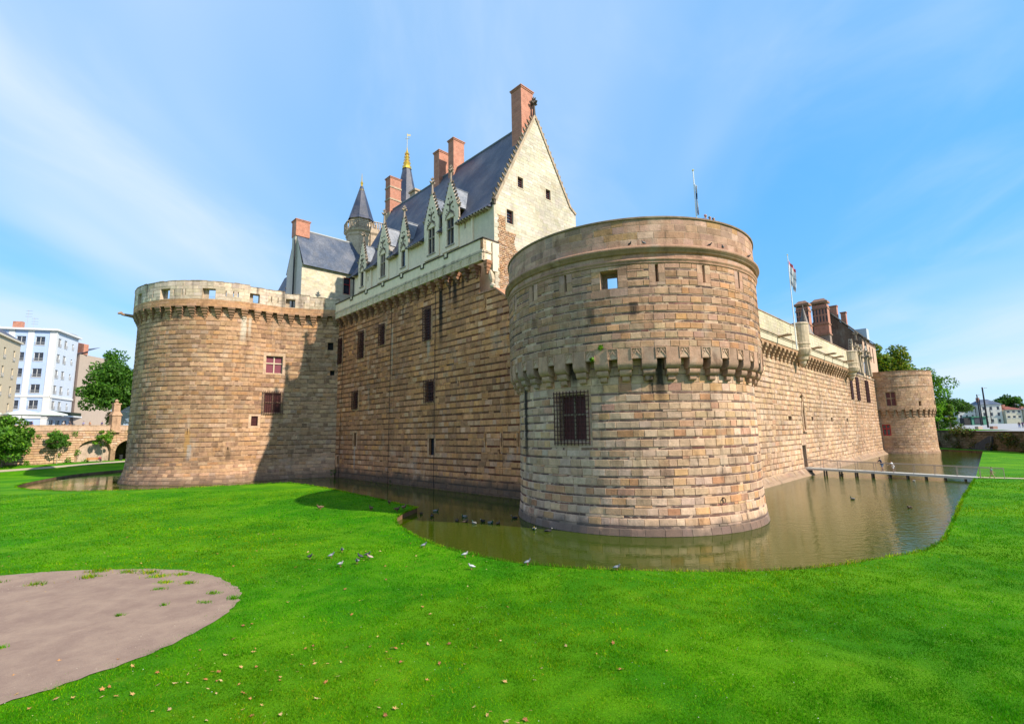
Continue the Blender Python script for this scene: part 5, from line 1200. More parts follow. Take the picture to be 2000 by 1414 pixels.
def col_T2(rng, u, z, kind):
    if kind == 'b': return jit3(rng, (0.22, 0.15, 0.095), .25)
    return jit3(rng, pick(rng, [(4, (0.40, 0.28, 0.17)), (3, (0.44, 0.325, 0.205)), (2, (0.36, 0.27, 0.18)), (1, (0.46, 0.38, 0.27)), (.8, (0.30, 0.2, 0.12))]), .11)
def build_T2():
    rng = random.Random(61); c = C2
    T = thing('round_tower', 'far round tower standing in the moat at the end of the long sunlit wall', 'tower', (*c, 0))
    SL = cyl_surf(c[0], c[1], lambda z: 8.45+.25*clamp((1-z))+.01*(8-z)); SU = cyl_surf(c[0], c[1], lambda z: 8.95); U = lambda d: R(d)*10
    red = (U(-137), U(-126.5), 4.1, 6.65); win = (U(-127.9), U(-115.8), 10.8, 14.0); a1 = (U(-87.5), U(-83.4), 10.65, 11.8); a2 = (U(-52), U(-45), 10.9, 12.0)
    cs = courses(-.3, 8.4, .46, .1, rng); cu = courses(10.3, 18.7, .5, .06, rng)
    mb = MB(); panel(mb, SL, U(-180), U(180), -.6, 10.6, [red], (.42, .32, .2), .5, du=.8, dz=.6); mb.build('wall', M_T2, T)
    mb = MB(); panel(mb, SU, U(-180), U(180), 9.9, 18.75, [win, a1, a2], (.42, .32, .2), .5, du=.8); mb.lathe(c, [(8.95, 9.9), (8.2, 10.1)], 64, col=(.06, .05, .04)); mb.lathe(c, [(8.2, 9.6), (8.2, 18.75), (0.1, 18.4)], 64, col=(.2, .18, .15)); mb.build('drum_wall', M_T2, T)
    masonry(T, SL, cs, lambda z: U(-185), lambda z: U(-5), [(red[0]-.15, red[1]+.15, red[2]-.1, red[3]+.1)], M_T2, rng, col_T2, (.6, 1.3), .035, 100, jit=.02)
    masonry(T, SU, cu, lambda z: U(-185), lambda z: U(-5), [(o[0]-.15, o[1]+.15, o[2]-.1, o[3]+.1) for o in (win, a1, a2)], M_T2, rng, col_T2, (.6, 1.3), .025, 100, jit=.015)
    casement(SL, red, T, .3, M_REDW, M_GLASS, (1, 1, 1), 2, 2, .18, .22, .62); casement(SU, win, T, .35, M_WEATH, M_RWOOD, (.40, .29, .19), 2, 2, .12, .2, .55)
    for o in (a1, a2):
        p = MB(); p.sbox(SU, o[0], o[1], o[2], o[3], -.6, -.45); p.build('loophole', M_HOLE, T)
    mo = MB()
    for z in (15.2, 17.75): mo.lathe(c, [(8.95, z-.12), (9.1, z-.05), (9.12, z+.05), (8.95, z+.12)], 72, col=(.36, .27, .17))
    mo.build('string_course', M_T2, T); mo = MB(); mo.lathe(c, [(8.95, 18.6), (9.06, 18.65), (9.06, 18.8), (8.1, 18.85), (8.1, 18.4)], 72, col=(.3, .21, .14)); mo.build('coping', M_T2, T)
    cm = corbel_mesh('corbel', [(.40, 9.3, 10.35, .56), (.34, 8.75, 9.3, .4), (.25, 8.2, 8.75, .2)], M_T2, (.33, .235, .145), 4)
    for k in range(38):
        a = R(-180+360*k/38); n = (math.cos(a), math.sin(a)); inst('corbel', cm, T, (c[0]+8.44*n[0], c[1]+8.44*n[1], 0), rot_out(*n))
build_T2()

def build_back_houses():
    H = thing('house', 'brown walled house with slate roof and brick chimney standing beside the far tower', 'house', (*LW(82, 7, 0).xy, 5)); u0, u1 = 75, 92
    mb = MB(); Sg = plane_surf(*LW(u0, 0, 0).xy, -N2.x, -N2.y)
    g = [LW(u0, .4, 5), LW(u0, 14, 5), LW(u0, 14, 26.5), LW(u0, 7, 34), LW(u0, .4, 26.5)]; mb.face(g[::-1], (.17, .115, .08));  # gable is the facade colour darkened, painting the side turned from the sun
    mb.build('gable', M_W2, H)
    Sf = surf2(-.4); ops = [(79.0, 80.2, 21.5, 25.2), (83.0, 84.2, 21.5, 25.2), (86.8, 88, 21.5, 25.2), (79, 80.2, 18.6, 20)]
    mb = MB(); panel(mb, Sf, u0, u1, 5, 26.5, ops, (.52, .34, .23), .3, back=(.04, .03, .03)); mb.build('wall', M_PAINT, H)
    mb = MB(); mb.face([LW(u0-.3, -.1, 26.3), LW(u1, -.1, 26.3), LW(u1, 7, 34.3), LW(u0-.3, 7, 34.3)]); mb.face([LW(u0-.3, 7, 34.3), LW(u1, 7, 34.3), LW(u1, 14.4, 26.3), LW(u0-.3, 14.4, 26.3)]); mb.build('roof', M_SLATE2, H)
    mb = MB(); mb.tube([LW(u0-.2, 0, 26.4), LW(u0-.2, 7, 34.3)], .18, 4, (.06, .055, .05)); mb.tube([LW(u0-.3, -.2, 26.2), LW(u1, -.2, 26.2)], .14, 4, (.06, .055, .05)); mb.build('gutter', M_ATTR, H)
    brick_stack('chimney', LW, u0, u0+1.4, 4.6, 7.3, 29, 34.8, M_BRICK, H); brick_stack('chimney', LW, u0+.4, u0+1.6, 3.0, 4.0, 29, 33.0, M_BRICK, H)
    mb = MB(); d = [LW(85, .8, 27), LW(88, .8, 27), LW(88, 3.2, 27), LW(85, 3.2, 27)]; mb.hexa([d[0], d[1], d[2], d[3]]+[p+V(0, 0, 3) for p in d], (.4, .45, .5)); mb.build('roof_dormer', M_PAINT, H)
    mb = MB(); mb.tube([LW(u0+.1, -.1, 17), LW(u0+.1, -.1, 26)], .12, 5, (.7, .68, .62)); mb.build('downpipe', M_ATTR, H)
    # two tall ornate brick stacks
    for (u, v0, v1, zt, zb, lab) in ((52, 2.0, 4.6, 31.9, 24.5, 'tall red and black brick chimney on grey stone base behind the long wall'), (45, 3.7, 5.8, 30.5, 23.5, 'shorter dark red brick chimney next to the flagpole behind the long wall')):
        C = thing('brick_chimney', lab, 'chimney', (*LW(u, (v0+v1)/2, 0).xy, 17))
        brick_stack('shaft', LW, u, u+1.8, v0, v1, zb, zt-1.0, M_BRICK, C, False)
        mb = MB()
        for e, a, b in ((.12, zb-.1, zb+.15), (.12, zb+2.0, zb+2.2), (.1, zt-2.2, zt-1.9), (.2, zt-1.0, zt-.6)): mb.hexa([LW(u+1.8+e, v0-e, a), LW(u+1.8+e, v1+e, a), LW(u-e, v1+e, a), LW(u-e, v0-e, a), LW(u+1.8+e, v0-e, b), LW(u+1.8+e, v1+e, b), LW(u-e, v1+e, b), LW(u-e, v0-e, b)])
        e = -.45; a, b = zt-.6, zt; mb.hexa([LW(u+1.9, v0-.1, a), LW(u+1.9, v1+.1, a), LW(u-.1, v1+.1, a), LW(u-.1, v0-.1, a), LW(u+1.8+e, v0-e, b), LW(u+1.8+e, v1+e, b), LW(u-e, v1+e, b), LW(u-e, v0-e, b)]); mb.build('chimney_cap', brick_mat('mossy_brick', (.30, .12, .05)), C)
        mb = MB()
        for k in range(5):
            for zz in (zb+2.6, zb+4.1): v = v0+.2+(v1-v0-.4)*k/4; mb.hexa([LW(u-.03, v-.12, zz), LW(u-.03, v+.12, zz), LW(u+.1, v+.12, zz), LW(u+.1, v-.12, zz), LW(u-.03, v-.12, zz+1.2), LW(u-.03, v+.12, zz+1.2), LW(u+.1, v+.12, zz+1.2), LW(u+.1, v-.12, zz+1.2)], (.06, .05, .055))
        mb.build('dark_brick_inlay', M_ATTR, C)
        mb = MB(); mb.hexa([LW(u+1.7, v0+.05, 17), LW(u+1.7, v1-.05, 17), LW(u+.1, v1-.05, 17), LW(u+.1, v0+.05, 17), LW(u+1.7, v0+.05, zb), LW(u+1.7, v1-.05, zb), LW(u+.1, v1-.05, zb), LW(u+.1, v0+.05, zb)], (.26, .23, .19)); mb.build('stone_base', M_W2, C)
    P = thing('roofed_turret', 'small turret with flared pointed grey roof behind the long wall', 'turret', (*LW(40, 3.4, 0).xy, 17)); c = LW(40, 3.4, 0)
    mb = MB(); mb.lathe((c.x, c.y), [(2.5, 20.6), (1.9, 21.6), (1.2, 23.2), (.65, 25.2), (.3, 27.0), (.12, 27.8), (.05, 28.6)], 12); mb.build('roof', slate_mat('warm_slate', (.13, .10, .085), (.2, .15, .12)), P)
    mb = MB(); mb.lathe((c.x, c.y), [(2.0, 17), (2.0, 20.8)], 12, col=(.4, .33, .25)); mb.build('wall', M_WEATH, P)
    L = thing('low_building', 'low rounded grey stone roof just behind the long wall parapet', 'building', (*LW(46, 3, 0).xy, 17))
    mb = MB(); mb.hexa([LW(58, 1.6, 17), LW(58, 7, 17), LW(41, 7, 17), LW(41, 1.6, 17), LW(58, 1.6, 21.6), LW(58, 7, 21.9), LW(41, 7, 22.2), LW(41, 1.6, 21.6)], (.30, .22, .16)); mb.build('wall', M_W2, L)
    mb = MB(); mb.hexa([LW(58.3, 1.3, 21.6), LW(58.3, 7.2, 21.9), LW(40.7, 7.2, 22.2), LW(40.7, 1.3, 21.6), LW(58.2, 1.6, 21.95), LW(58.2, 7, 22.6), LW(41, 7, 22.8), LW(41, 1.6, 21.95)], (.2, .17, .14)); mb.build('roof', M_WEATH, L)
build_back_houses()

# ================================================================ left: embankment wall, street, buildings
def arch_z(u, a, b, zs, rise): t = (u-(a+b)/2)/((b-a)/2); return zs+rise*math.sqrt(max(0, 1-t*t))
def build_embankment():
    rng = random.Random(71)
    W = thing('embankment_wall', 'pale stone embankment wall with two arches below the street at the left', 'wall', (EW0[0], EW0[1], 1))
    S = plane_surf(EW0[0], EW0[1], EWD.x, EWD.y); MORT = (.30, .22, .13); ar = [(13.1, 19.0, 4.5, 2.1), (19.9, 25.9, 4.0, 2.5)]
    mb = MB(); panel(mb, S, -30, 13.1, .5, 9.7, [], MORT, 0); panel(mb, S, 19.0, 19.9, .5, 9.7, [], MORT, 0); panel(mb, S, 25.9, 55, .5, 9.7, [], MORT, 0)
    for (a, b, zs, ri) in ar:
        n = 16
        for k in range(n):
            x, y = a+(b-a)*k/n, a+(b-a)*(k+1)/n; zx, zy = arch_z(x, a, b, zs, ri), arch_z(y, a, b, zs, ri)
            mb.face([S(x, zx), S(y, zy), S(y, 9.7), S(x, 9.7)], MORT)
            dp = .9 if a < 15 else 7
            mb.face([S(x, zx), S(x, zx, -dp), S(y, zy, -dp), S(y, zy)], (.34, .27, .18))
        dp = .9 if a < 15 else 7
        for x in (a, b): mb.face([S(x, .5), S(x, zs), S(x, zs, -dp), S(x, .5, -dp)], (.4, .33, .24))
        panel(mb, S, a, b, .5, zs+ri, [], (.42, .36, .28) if a < 15 else (.10, .08, .06), 0, off=-dp)
    mb.build('wall', M_EMB, W)
    cs = courses(1.0, 8.6, .42, .09, rng); blk = []
    for z0, z1, k in cs:
        for (a, b, zs, ri) in ar:
            zm = z1
            if zm < zs: blk.append((a-.5, b+.5, z0, z1))
            elif zm < zs+ri+.6:
                t = math.sqrt(max(0, 1-((zm-zs)/(ri+.6))**2)); m = (a+b)/2; h = (b-a)/2+.5; blk.append((m-h*t, m+h*t, z0, z1))
    masonry(W, S, cs, lambda z: -29, lambda z: 40, blk, M_EMB, rng, lambda r, u, z, k: jit3(r, (0.13, .09, .055), .3) if k == 'b' else jit3(r, pick(r, [(3, (.50, .37, .23)), (2, (.45, .31, .18)), (1, (.53, .43, .31)), (.7, (.36, .27, .17))]), .1), (.5, 1.4), .07, 150, jit=.03, gap=.02)
    for (a, b, zs, ri) in ar:      # arch stones
        m, h = (a+b)/2, (b-a)/2
        for k in range(14):
            t0, t1 = math.pi*k/14+.01, math.pi*(k+1)/14-.01; v = MB(); q = []
            for o in (-.3, .06): q += [S(m+h*math.cos(t0), zs+ri*math.sin(t0), o), S(m+(h+.45)*math.cos(t0), zs+(ri+.5)*math.sin(t0), o), S(m+(h+.45)*math.cos(t1), zs+(ri+.5)*math.sin(t1), o), S(m+h*math.cos(t1), zs+ri*math.sin(t1), o)]
            v.hexa(q, jit3(rng, (.46, .34, .21), .12)); v.build('arch_stone', M_EMB, W)
    mb = MB(); mb.sbox(S, -30, 55, 8.6, 8.8, -.3, .12, (.42, .33, .22)); mb.sbox(S, -30, 55, 8.8, 9.72, -.4, .04, (.46, .36, .25)); mb.sbox(S, -30, 55, 9.72, 9.86, -.45, .1, (.40, .31, .21)); mb.build('parapet', M_EMB, W)
    # weeds growing on the wall
    return W
build_embankment()
M_PAVE = plain_mat('paving', (.33, .31, .29), .85, var=.12, scale=1.5)
mb = MB(); mb.face([(*EP(-60, -.4), 9.05), (*EP(80, -.4), 9.05), (-140, 330, 9.05), (-400, 330, 9.05), (-400, 20, 9.05)]); mb.build('street', M_PAVE, kind='structure')

def gate_pier(t, label):
    c = EP(t, -.3); P = thing('gate_pier', label, 'pier', (c[0], c[1], 8.6), 'stone gate piers')
    d, n = EWD.to_3d(), EWN.to_3d()
    def bx(mb, e, z0, z1, e2=None, col=(.42, .30, .19)):
        e2 = e if e2 is None else e2; c3 = Vector((c[0], c[1], 0))
        q = [c3-d*e+n*e, c3+d*e+n*e, c3+d*e-n*e, c3-d*e-n*e]; q2 = [c3-d*e2+n*e2, c3+d*e2+n*e2, c3+d*e2-n*e2, c3-d*e2-n*e2]
        mb.hexa([p+V(0, 0, z0) for p in q]+[p+V(0, 0, z1) for p in q2], col)
    mb = MB(); bx(mb, .95, 8.2, 9.0); bx(mb, .85, 9.0, 12.0); mb.build('shaft', M_EMB, P)
    mb = MB(); bx(mb, 1.0, 12.0, 12.25); bx(mb, .95, 12.25, 13.0, .6); mb.build('shoulder', M_EMB, P)
    mb = MB(); bx(mb, .62, 13.0, 14.6); bx(mb, .75, 14.6, 14.85); bx(mb, .3, 14.85, 15.1); mb.lathe(c, [(.1, 15.05), (.35, 15.3), (.35, 15.5), (.1, 15.75), (.02, 15.8)], 10, col=(.4, .3, .2)); mb.build('cap', M_EMB, P)
gate_pier(19.4, 'stone gate pier with ball top at the left end of the iron gate'); gate_pier(27.0, 'stone gate pier with ball top beside the left tower')
G = thing('iron_gate', 'blue grey iron gate between the stone piers above the arch', 'gate', (*EP(23, -.3), 9)); mb = MB()
Sg = plane_surf(*EP(0, -.3), EWD.x, EWD.y)
for k in range(40): u = 20.4+5.6*k/39; mb.tube([Sg(u, 9.1), Sg(u, 13.2+1.4*math.sin(math.pi*k/39))], .03, 4)
for z in (9.2, 10.4, 13.0): mb.tube([Sg(20.3, z), Sg(26.1, z)], .045, 4)
mb.build('bars', plain_mat('blue_iron', (.10, .14, .20), .5), G)

def facade(parent, S, u0, u1, z0, z1, wins, col, depth=.25, frame=(.75, .75, .75), nx=2, rail=False, mat=None, balcony=None):
    """a rendered house wall with real window openings; each window a part, its pane a sub-part"""
    mb = MB(); panel(mb, S, u0, u1, z0, z1, wins, col, depth); mb.build('wall', mat or M_PAINT, parent)
    for o in wins:
        a, b, c, d = o; f = MB(); t = .09; i0, i1 = -depth, -depth+.1
        for q in ((a, a+t, c, d), (b-t, b, c, d), (a, b, c, c+t), (a, b, d-t, d)): f.sbox(S, *q, i0, i1, frame)
        for k in range(1, nx): m = a+(b-a)*k/nx; f.sbox(S, m-.05, m+.05, c, d, i0, i1-.01, frame)
        f.sbox(S, a-.12, b+.12, c-.14, c, -.02, .1, frame)
        w = f.build('window', M_PAINT, parent); p = MB(); p.sbox(S, a, b, c, d, i0-.05, i0+.03); p.build('pane', M_GLASS, w)
        if rail:
            r = MB(); n = max(4, int((b-a)/.16))
            for k in range(n+1): u = a-.05+(b-a+.1)*k/n; r.sbox(S, u-.012, u+.012, c, c+.7, .1, .13, (.35, .36, .38))
            for z in (c+.03, c+.7): r.sbox(S, a-.08, b+.08, z-.025, z+.025, .09, .14, (.35, .36, .38))
            r.build('window_rail', M_ATTR, w)
def build_left_houses():
    # cream house
    H = thing('apartment_house', 'cream apartment house with slate roof and iron balconies at the left edge', 'building', (-110, 104, 9)); Q1, Q0 = (-104, 93), (-117.3, 116.3)
    S = plane_surf(*Q1, Q0[0]-Q1[0], Q0[1]-Q1[1]); L = math.dist(Q0, Q1)
    ws = [(u-.62, u+.62, z, z+2.3) for u in (1.5, 6.2, 11, 15.8, 21.3) for z in (24.9, 20.8, 16.7, 12.9)]+[(u-.9, u+.9, 9.3, 11.6) for u in (6.2, 11, 15.8, 21.3)]
    facade(H, S, -4, L-2.2, 9, 29.3, ws, (.54, .45, .32), .25, (.5, .45, .36), 2, True)
    S2 = plane_surf(S(L-2.2, 0).x, S(L-2.2, 0).y, -(Q0[1]-Q1[1]), (Q0[0]-Q1[0])); mb = MB(); panel(mb, S2, 0, 10, 9, 29.3, [], (.55, .47, .37), 0); mb.build('side_wall', M_PAINT, H)
    mb = MB(); mb.sbox(S, -4, L-2.0, 29.3, 29.7, -.3, .4, (.62, .54, .42)); mb.build('cornice', M_PAINT, H)
    mb = MB(); mb.face([S(-4, 29.7, .4), S(L-2.0, 29.7, .4), S(L-4.5, 33, -4), S(-4, 33, -4)]); mb.face([S(L-2.0, 29.7, .4), S(L-2.0, 29.7, -9), S(L-4.5, 33, -4)]); mb.build('roof', M_SLATE, H)
    # white and pale blue house
    H = thing('apartment_house', 'six storey white and pale blue apartment house on the street corner', 'building', (-122, 132, 9))
    PL, PC, PR = (-135.6, 122.0), (-120.0, 127.0), (-124.2, 138.4)
    S = plane_surf(*PL, PC[0]-PL[0], PC[1]-PL[1]); L = math.dist(PL, PC); o = L-11.45
    rows = (31.4, 27.2, 23.0, 18.9, 14.8); bl = (.40, .50, .70); wh = (.62, .62, .62)
    ws = [(u-1.0, u+1.0, z, z+2.2) for u in (o+4.2-4.2, o+4.2, o+8.2) for z in rows]+[(o+1.5, o+4.8, 9.3, 11.8), (o+6, o+8.5, 9.3, 11.6)]
    facade(H, S, -2, L, 9, 35.2, ws, bl, .25, wh, 2, True)
    mb = MB()
    for u in (o+2.2, o+6.2, L-.65): mb.sbox(S, u-.65, u+.65, 9, 35.2, 0, .12, wh)
    for z in (12.6, 18.0): mb.sbox(S, -2, L, z-.25, z+.25, 0, .2, wh)
    mb.sbox(S, -2, L, 12.9, 13.4, 0, .1, wh); mb.build('pilasters', M_PAINT, H, kind='stuff')
    S2 = plane_surf(*PC, PR[0]-PC[0], PR[1]-PC[1]); L2 = math.dist(PC, PR)
    ws = [(u-.75, u+.75, z, z+2.1) for u in (2.2, 5.4) for z in rows]+[(8.9, 9.8, z+.3, z+1.8) for z in rows]+[(1.0, 3.2, 9.3, 12), (4.2, 6.6, 9.3, 12), (7.4, 10.2, 9.3, 12)]
    facade(H, S2, 0, L2, 9, 35.2, ws, (.52, .57, .66), .25, wh, 2, True)
    mb = MB(); mb.sbox(S2, 0, 1.1, 12, 35.2, 0, .12, wh); mb.sbox(S2, 0, L2, 17.6, 18.1, 0, .25, wh); mb.sbox(S2, -.4, L2+7, 12.9, 13.3, -1, 1.6, wh); mb.build('trim', M_PAINT, H, kind='stuff')
    mb = MB(); mb.sbox(S, -2.5, L+.5, 35.2, 35.7, -.5, .7, wh); mb.sbox(S2, 0, L2+.5, 35.2, 35.69, -.5, .69, wh); mb.face([S(-2.5, 35.7, .7), S(L+.4, 35.7, .7), S2(L2, 36.2, 0), S(-2.5, 37.4, -6)], (.6, .6, .62)); mb.build('roof', M_PAINT, H)
    mb = MB(); mb.hexa([S(o+1, 36, -2), S(o+3, 36, -2), S(o+3, 36, -3), S(o+1, 36, -3), S(o+1, 37.8, -2), S(o+3, 37.8, -2), S(o+3, 37.8, -3), S(o+1, 37.8, -3)]); mb.build('chimney', M_BRICK, H)
    mb = MB()
    for u, h in ((o+4.0, 41), (o+5.4, 39)):
        mb.tube([S(u, 36, -2), S(u, h, -2)], .05, 4)
        for z in (h-.3, h-1.1, h-1.8): mb.tube([S(u-.5, z, -2), S(u+.9, z, -2)], .035, 4)
    mb.build('aerial', M_METAL, H)
    mb = MB()     # roof terrace planting on the ground floor extension
    mb.sbox(S2, 1.5, L2+6, 13.3, 14.2, .2, 1.5, (.02, .03, .015)); mb.build('planter', M_ATTR, H)
    # brown house
    H = thing('house', 'brown rendered house with red brick chimney between the white house and the tree', 'building', (-128, 150, 9))
    S = plane_surf(-124.5, 138, 2.2, 14); S0 = plane_surf(-131, 141, 7.5, -2.5)
    facade(H, S0, 0, 8, 9, 31, [(5.6, 6.7, 22, 24), (5.6, 6.7, 26.5, 28.5)], (.32, .22, .17), .2, (.6, .55, .5), 2)
    mb = MB(); panel(mb, plane_surf(S0(8, 0).x, S0(8, 0).y, -1.0, 14), 0, 14, 9, 31, [], (.40, .32, .26), 0); mb.build('side_wall', M_PAINT, H)
    mb = MB(); mb.face([S0(-.3, 31, .3), S0(8.3, 31, .3), S0(8.3, 33.6, -5), S0(-.3, 33.6, -5)]); mb.build('roof', M_SLATE, H)
    mb = MB(); mb.hexa([S0(3, 31, -1), S0(7.6, 31, -1), S0(7.6, 31, -2.2), S0(3, 31, -2.2), S0(3, 35, -1), S0(7.6, 34, -1), S0(7.6, 34, -2.2), S0(3, 35, -2.2)]); mb.build('chimney', M_BRICK, H)
build_left_houses()
def parasol(t, d, label):
    c = EP(t, d); P = thing('parasol', label, 'parasol', (c[0], c[1], 9.05), 'parasols on the street terrace')
    mb = MB(); mb.tube([(c[0], c[1], 9.05), (c[0], c[1], 12.9)], .05, 6, (.5, .5, .5)); mb.build('pole', M_ATTR, P)
    mb = MB(); e = 2.6; q = [Vector((c[0]+sx*EWD.x*e+sy*EWN.x*e, c[1]+sx*EWD.y*e+sy*EWN.y*e, 12.3)) for sx, sy in ((-1, -1), (1, -1), (1, 1), (-1, 1))]; ap = Vector((c[0], c[1], 13.3))
    for k in range(4): mb.face([q[k], q[(k+1) % 4], ap], (.55, .62, .60)); mb.face([q[k], q[(k+1) % 4], q[(k+1) % 4]-V(0, 0, .22), q[k]-V(0, 0, .22)], (.5, .57, .55))
    mb.build('canopy', M_PAINT, P)
parasol(-1.5, -5, 'grey green parasol at the left edge of the street terrace'); parasol(5.0, -6, 'grey green parasol above the round tree, middle of three'); parasol(9.5, -7, 'grey green parasol nearest the white corner house')

# ================================================================ right: retaining wall, square, houses
RW0 = Vector((124.0, 181.0)); RWD = Vector((-0.22, -0.975)).normalized(); RWN = Vector((RWD.y, -RWD.x))
sq_z = lambda x, y: 4.55+0.013*max(0, y-105)
def build_right():
    rng = random.Random(81)
    W = thing('retaining_wall', 'dark overgrown rubble retaining wall behind the right end of the moat', 'wall', (*RW0, 0)); S = plane_surf(RW0.x, RW0.y, RWD.x, RWD.y, lambda z: .25*(4.6-z)/4.6)
    mb = MB(); panel(mb, S, -60, 130, -.5, 4.55, [], (.11, .085, .05), 0, du=5); mb.build('wall', M_DARKW, W)
    cs = courses(.1, 4.3, .34, .2, rng); masonry(W, S, cs, lambda z: 20, lambda z: 120, [], M_DARKW, rng, lambda r, u, z, k: jit3(r, pick(r, [(3, (.19, .135, .085)), (2, (.13, .10, .06)), (1, (.25, .18, .12)), (1, (.09, .10, .04))]), .2), (.5, 1.3), .06, 100, jit=.06, gap=.03)
    mb = MB(); mb.sbox(S, -60, 130, 4.5, 4.72, -.5, .08, (.10, .075, .055)); mb.build('coping', M_DARKW, W)
    mb = MB(); mb.hexa([S(62, .3, .9), S(70, .3, .9), S(70, .3, 0), S(62, .3, 0), S(69, 3.6, .3), S(70, 3.6, .3), S(70, 3.6, 0), S(69, 3.6, 0)], (.06, .06, .065)); mb.build('stair_ramp', M_DARKW, W)
    mb = MB(); n = 12
    far = [S(-60, 0), S(130, 0)]
    for j in range(24):
        u0, u1 = -60+190*j/24, -60+190*(j+1)/24
        for k in range(10):
            o0, o1 = -.4-25*k, -.4-25*(k+1); q = [S(u0, 4.6, o0), S(u1, 4.6, o0), S(u1, 4.6, o1), S(u0, 4.6, o1)]
            mb.face([(p.x, p.y, sq_z(p.x, p.y)) for p in q])
    mb.build('square', plain_mat('pale_paving', (.31, .31, .32), .8, var=.08, scale=.6), kind='structure')
    # verge on top of the wall
    mb = MB()
    for j in range(14):
        u0, u1 = 12+50*j/14, 12+50*(j+1)/14; q = [S(u0, 0, -.5), S(u1, 0, -.5), S(u1, 0, -9), S(u0, 0, -9)]; mb.face([(p.x, p.y, sq_z(p.x, p.y)+.06) for p in q])
    mb.build('verge', M_GRASS, kind='structure')
    # low terrace blocks
    for i, (x, y, lab) in enumerate(((125, 133.5, 'pale stone block on the square edge left of the other block'), (128.5, 133, 'reddish stone block on the edge of the square'))):
        B = MB(); z = sq_z(x, y); B.box(x-.6, x+.6, y-.5, y+.5, z, z+.75, (.5, .38, .3) if i == 0 else (.35, .2, .15)); tag(B.build('stone_block', M_PAINT), lab, 'block', 'blocks along the square')
    # lamps
    for (x, y, h, r, arm, lab) in ((143.3, 150, 12.2, .24, True, 'tallest black lamp post with small arm standing on the square'), (179, 190, 11.8, .24, True, 'black lamp post behind the tallest one beside the pine'), (182, 192.5, 10.0, .2, False, 'shorter black post close behind the second lamp post'), (233.7, 230, 9.0, .22, True, 'distant black lamp post at the far right edge'), (214, 222, 7.0, .16, False, 'slim dark post before the cream houses'), (196, 205, 5.5, .13, False, 'thin dark post before the white house')):
        z = sq_z(x, y); P = thing('lamp_post', lab, 'lamp post', (x, y, z), 'posts on the square'); mb = MB(); mb.tube([(x, y, z), (x, y, z+h)], [r, r*.75], 8); mb.build('pole', M_DIRON, P)
        if arm: mb = MB(); mb.tube([(x, y, z+h-.3), (x+1.1, y-.1, z+h-.25)], .06, 5); mb.box(x+.6, x+1.3, y-.2, y+.1, z+h-.3, z+h-.18); mb.build('lamp_head', M_METAL, P)
    # houses on the far side
    def house(x0, x1, y, zt, col, roof, wins, lab, rh=2.6, depth=9, hip=True, name='house'):
        z0 = sq_z(0, y)-.2; H = thing(name, lab, 'building', ((x0+x1)/2, y, z0)); S = plane_surf(x0, y, 1, -.25); L = (x1-x0)
        facade(H, S, 0, L, z0, zt, wins(L, z0), col, .15, (.6, .6, .58), 1)
        mb = MB(); S3 = plane_surf(S(0, 0).x, S(0, 0).y+depth, 0, -1); panel(mb, S3, 0, depth, z0, zt, [], tuple(c*.9 for c in col), 0); mb.build('side_wall', M_PAINT, H); mb = MB(); S4 = plane_surf(S(L, 0).x, S(L, 0).y, 0, 1); panel(mb, S4, 0, depth, z0, zt, [], col, 0); mb.build('side_wall', M_PAINT, H)
        mb = MB(); e = [S(-.4, zt, .4), S(L+.4, zt, .4), S(L+.4, zt, -depth), S(-.4, zt, -depth)]; k = 2.5 if hip else 0; r = [S(k, zt+rh, -depth/2), S(L-k, zt+rh, -depth/2)]
        mb.face([e[0], e[1], r[1], r[0]]); mb.face([e[2], e[3], r[0], r[1]]); mb.face([e[1], e[2], r[1]]); mb.face([e[3], e[0], r[0]]); mb.build('roof', roof, H)
        mb = MB(); mb.hexa([S(1, zt, -3), S(2, zt, -3), S(2, zt, -4), S(1, zt, -4), S(1, zt+rh+.8, -3), S(2, zt+rh+.8, -3), S(2, zt+rh+.8, -4), S(1, zt+rh+.8, -4)]); mb.build('chimney', M_BRICK, H)
    M_TILE = plain_mat('red_tiles', (.22, .07, .05), .8, var=.2)
    def gridw(nu, zs, w, h): return lambda L, z0: [(L*(i+.5)/nu-w/2, L*(i+.5)/nu+w/2, z0+z, z0+z+h) for i in range(nu) for z in zs]
    house(212, 219, 236, 14.0, (.62, .60, .56), M_SLATE, gridw(3, (2.8, 5.6), 1, 1.6), 'white house with slate roof just right of the pine', 2.6)
    house(219.2, 227.5, 232, 15.0, (.64, .60, .54), M_SLATE2, gridw(3, (.6, 3.6, 6.4), 1.1, 1.7), 'pale house with grey hipped roof, left of the cream shops', 2.6)
    house(227.8, 234, 229, 12.4, (.66, .58, .45), M_TILE, gridw(3, (2.6, 5.0), 1.2, 1.0), 'cream house with red tiled roof in the far row', 1.6)
    house(234.3, 243, 227, 12.2, (.68, .60, .48), M_SLATE2, gridw(4, (2.6, 5.0), 1.2, .9), 'cream flat fronted house rightmost in the far row', .8, hip=False)
    K_ = thing('kiosk', 'green glazed kiosk on the square behind the tallest lamp post', 'kiosk', (186, 200, 5.5)); mb = MB(); z = sq_z(0, 200); mb.box(183, 189, 198, 201, z, z+3.0, (.06, .20, .14)); mb.build('body', M_PAINT, K_); mb = MB(); mb.box(182.6, 189.4, 197.4, 201.4, z+3.0, z+3.4, (.03, .15, .08)); mb.build('roof', M_PAINT, K_); mb = MB(); mb.box(184, 187, 197.9, 197.99, z+.3, z+2.8); mb.build('pane', M_GLASS, K_); mb = MB(); mb.box(180, 182.4, 198, 200, z, z+2.9, (.02, .02, .02)); mb.build('door', M_PAINT, K_)
    # far wooded hill
    mb = MB(); hill = lambda x, y: 9*math.exp(-((x-420)/130)**2-((y-420)/90)**2)+4*math.exp(-((x-240)/120)**2-((y-480)/70)**2)
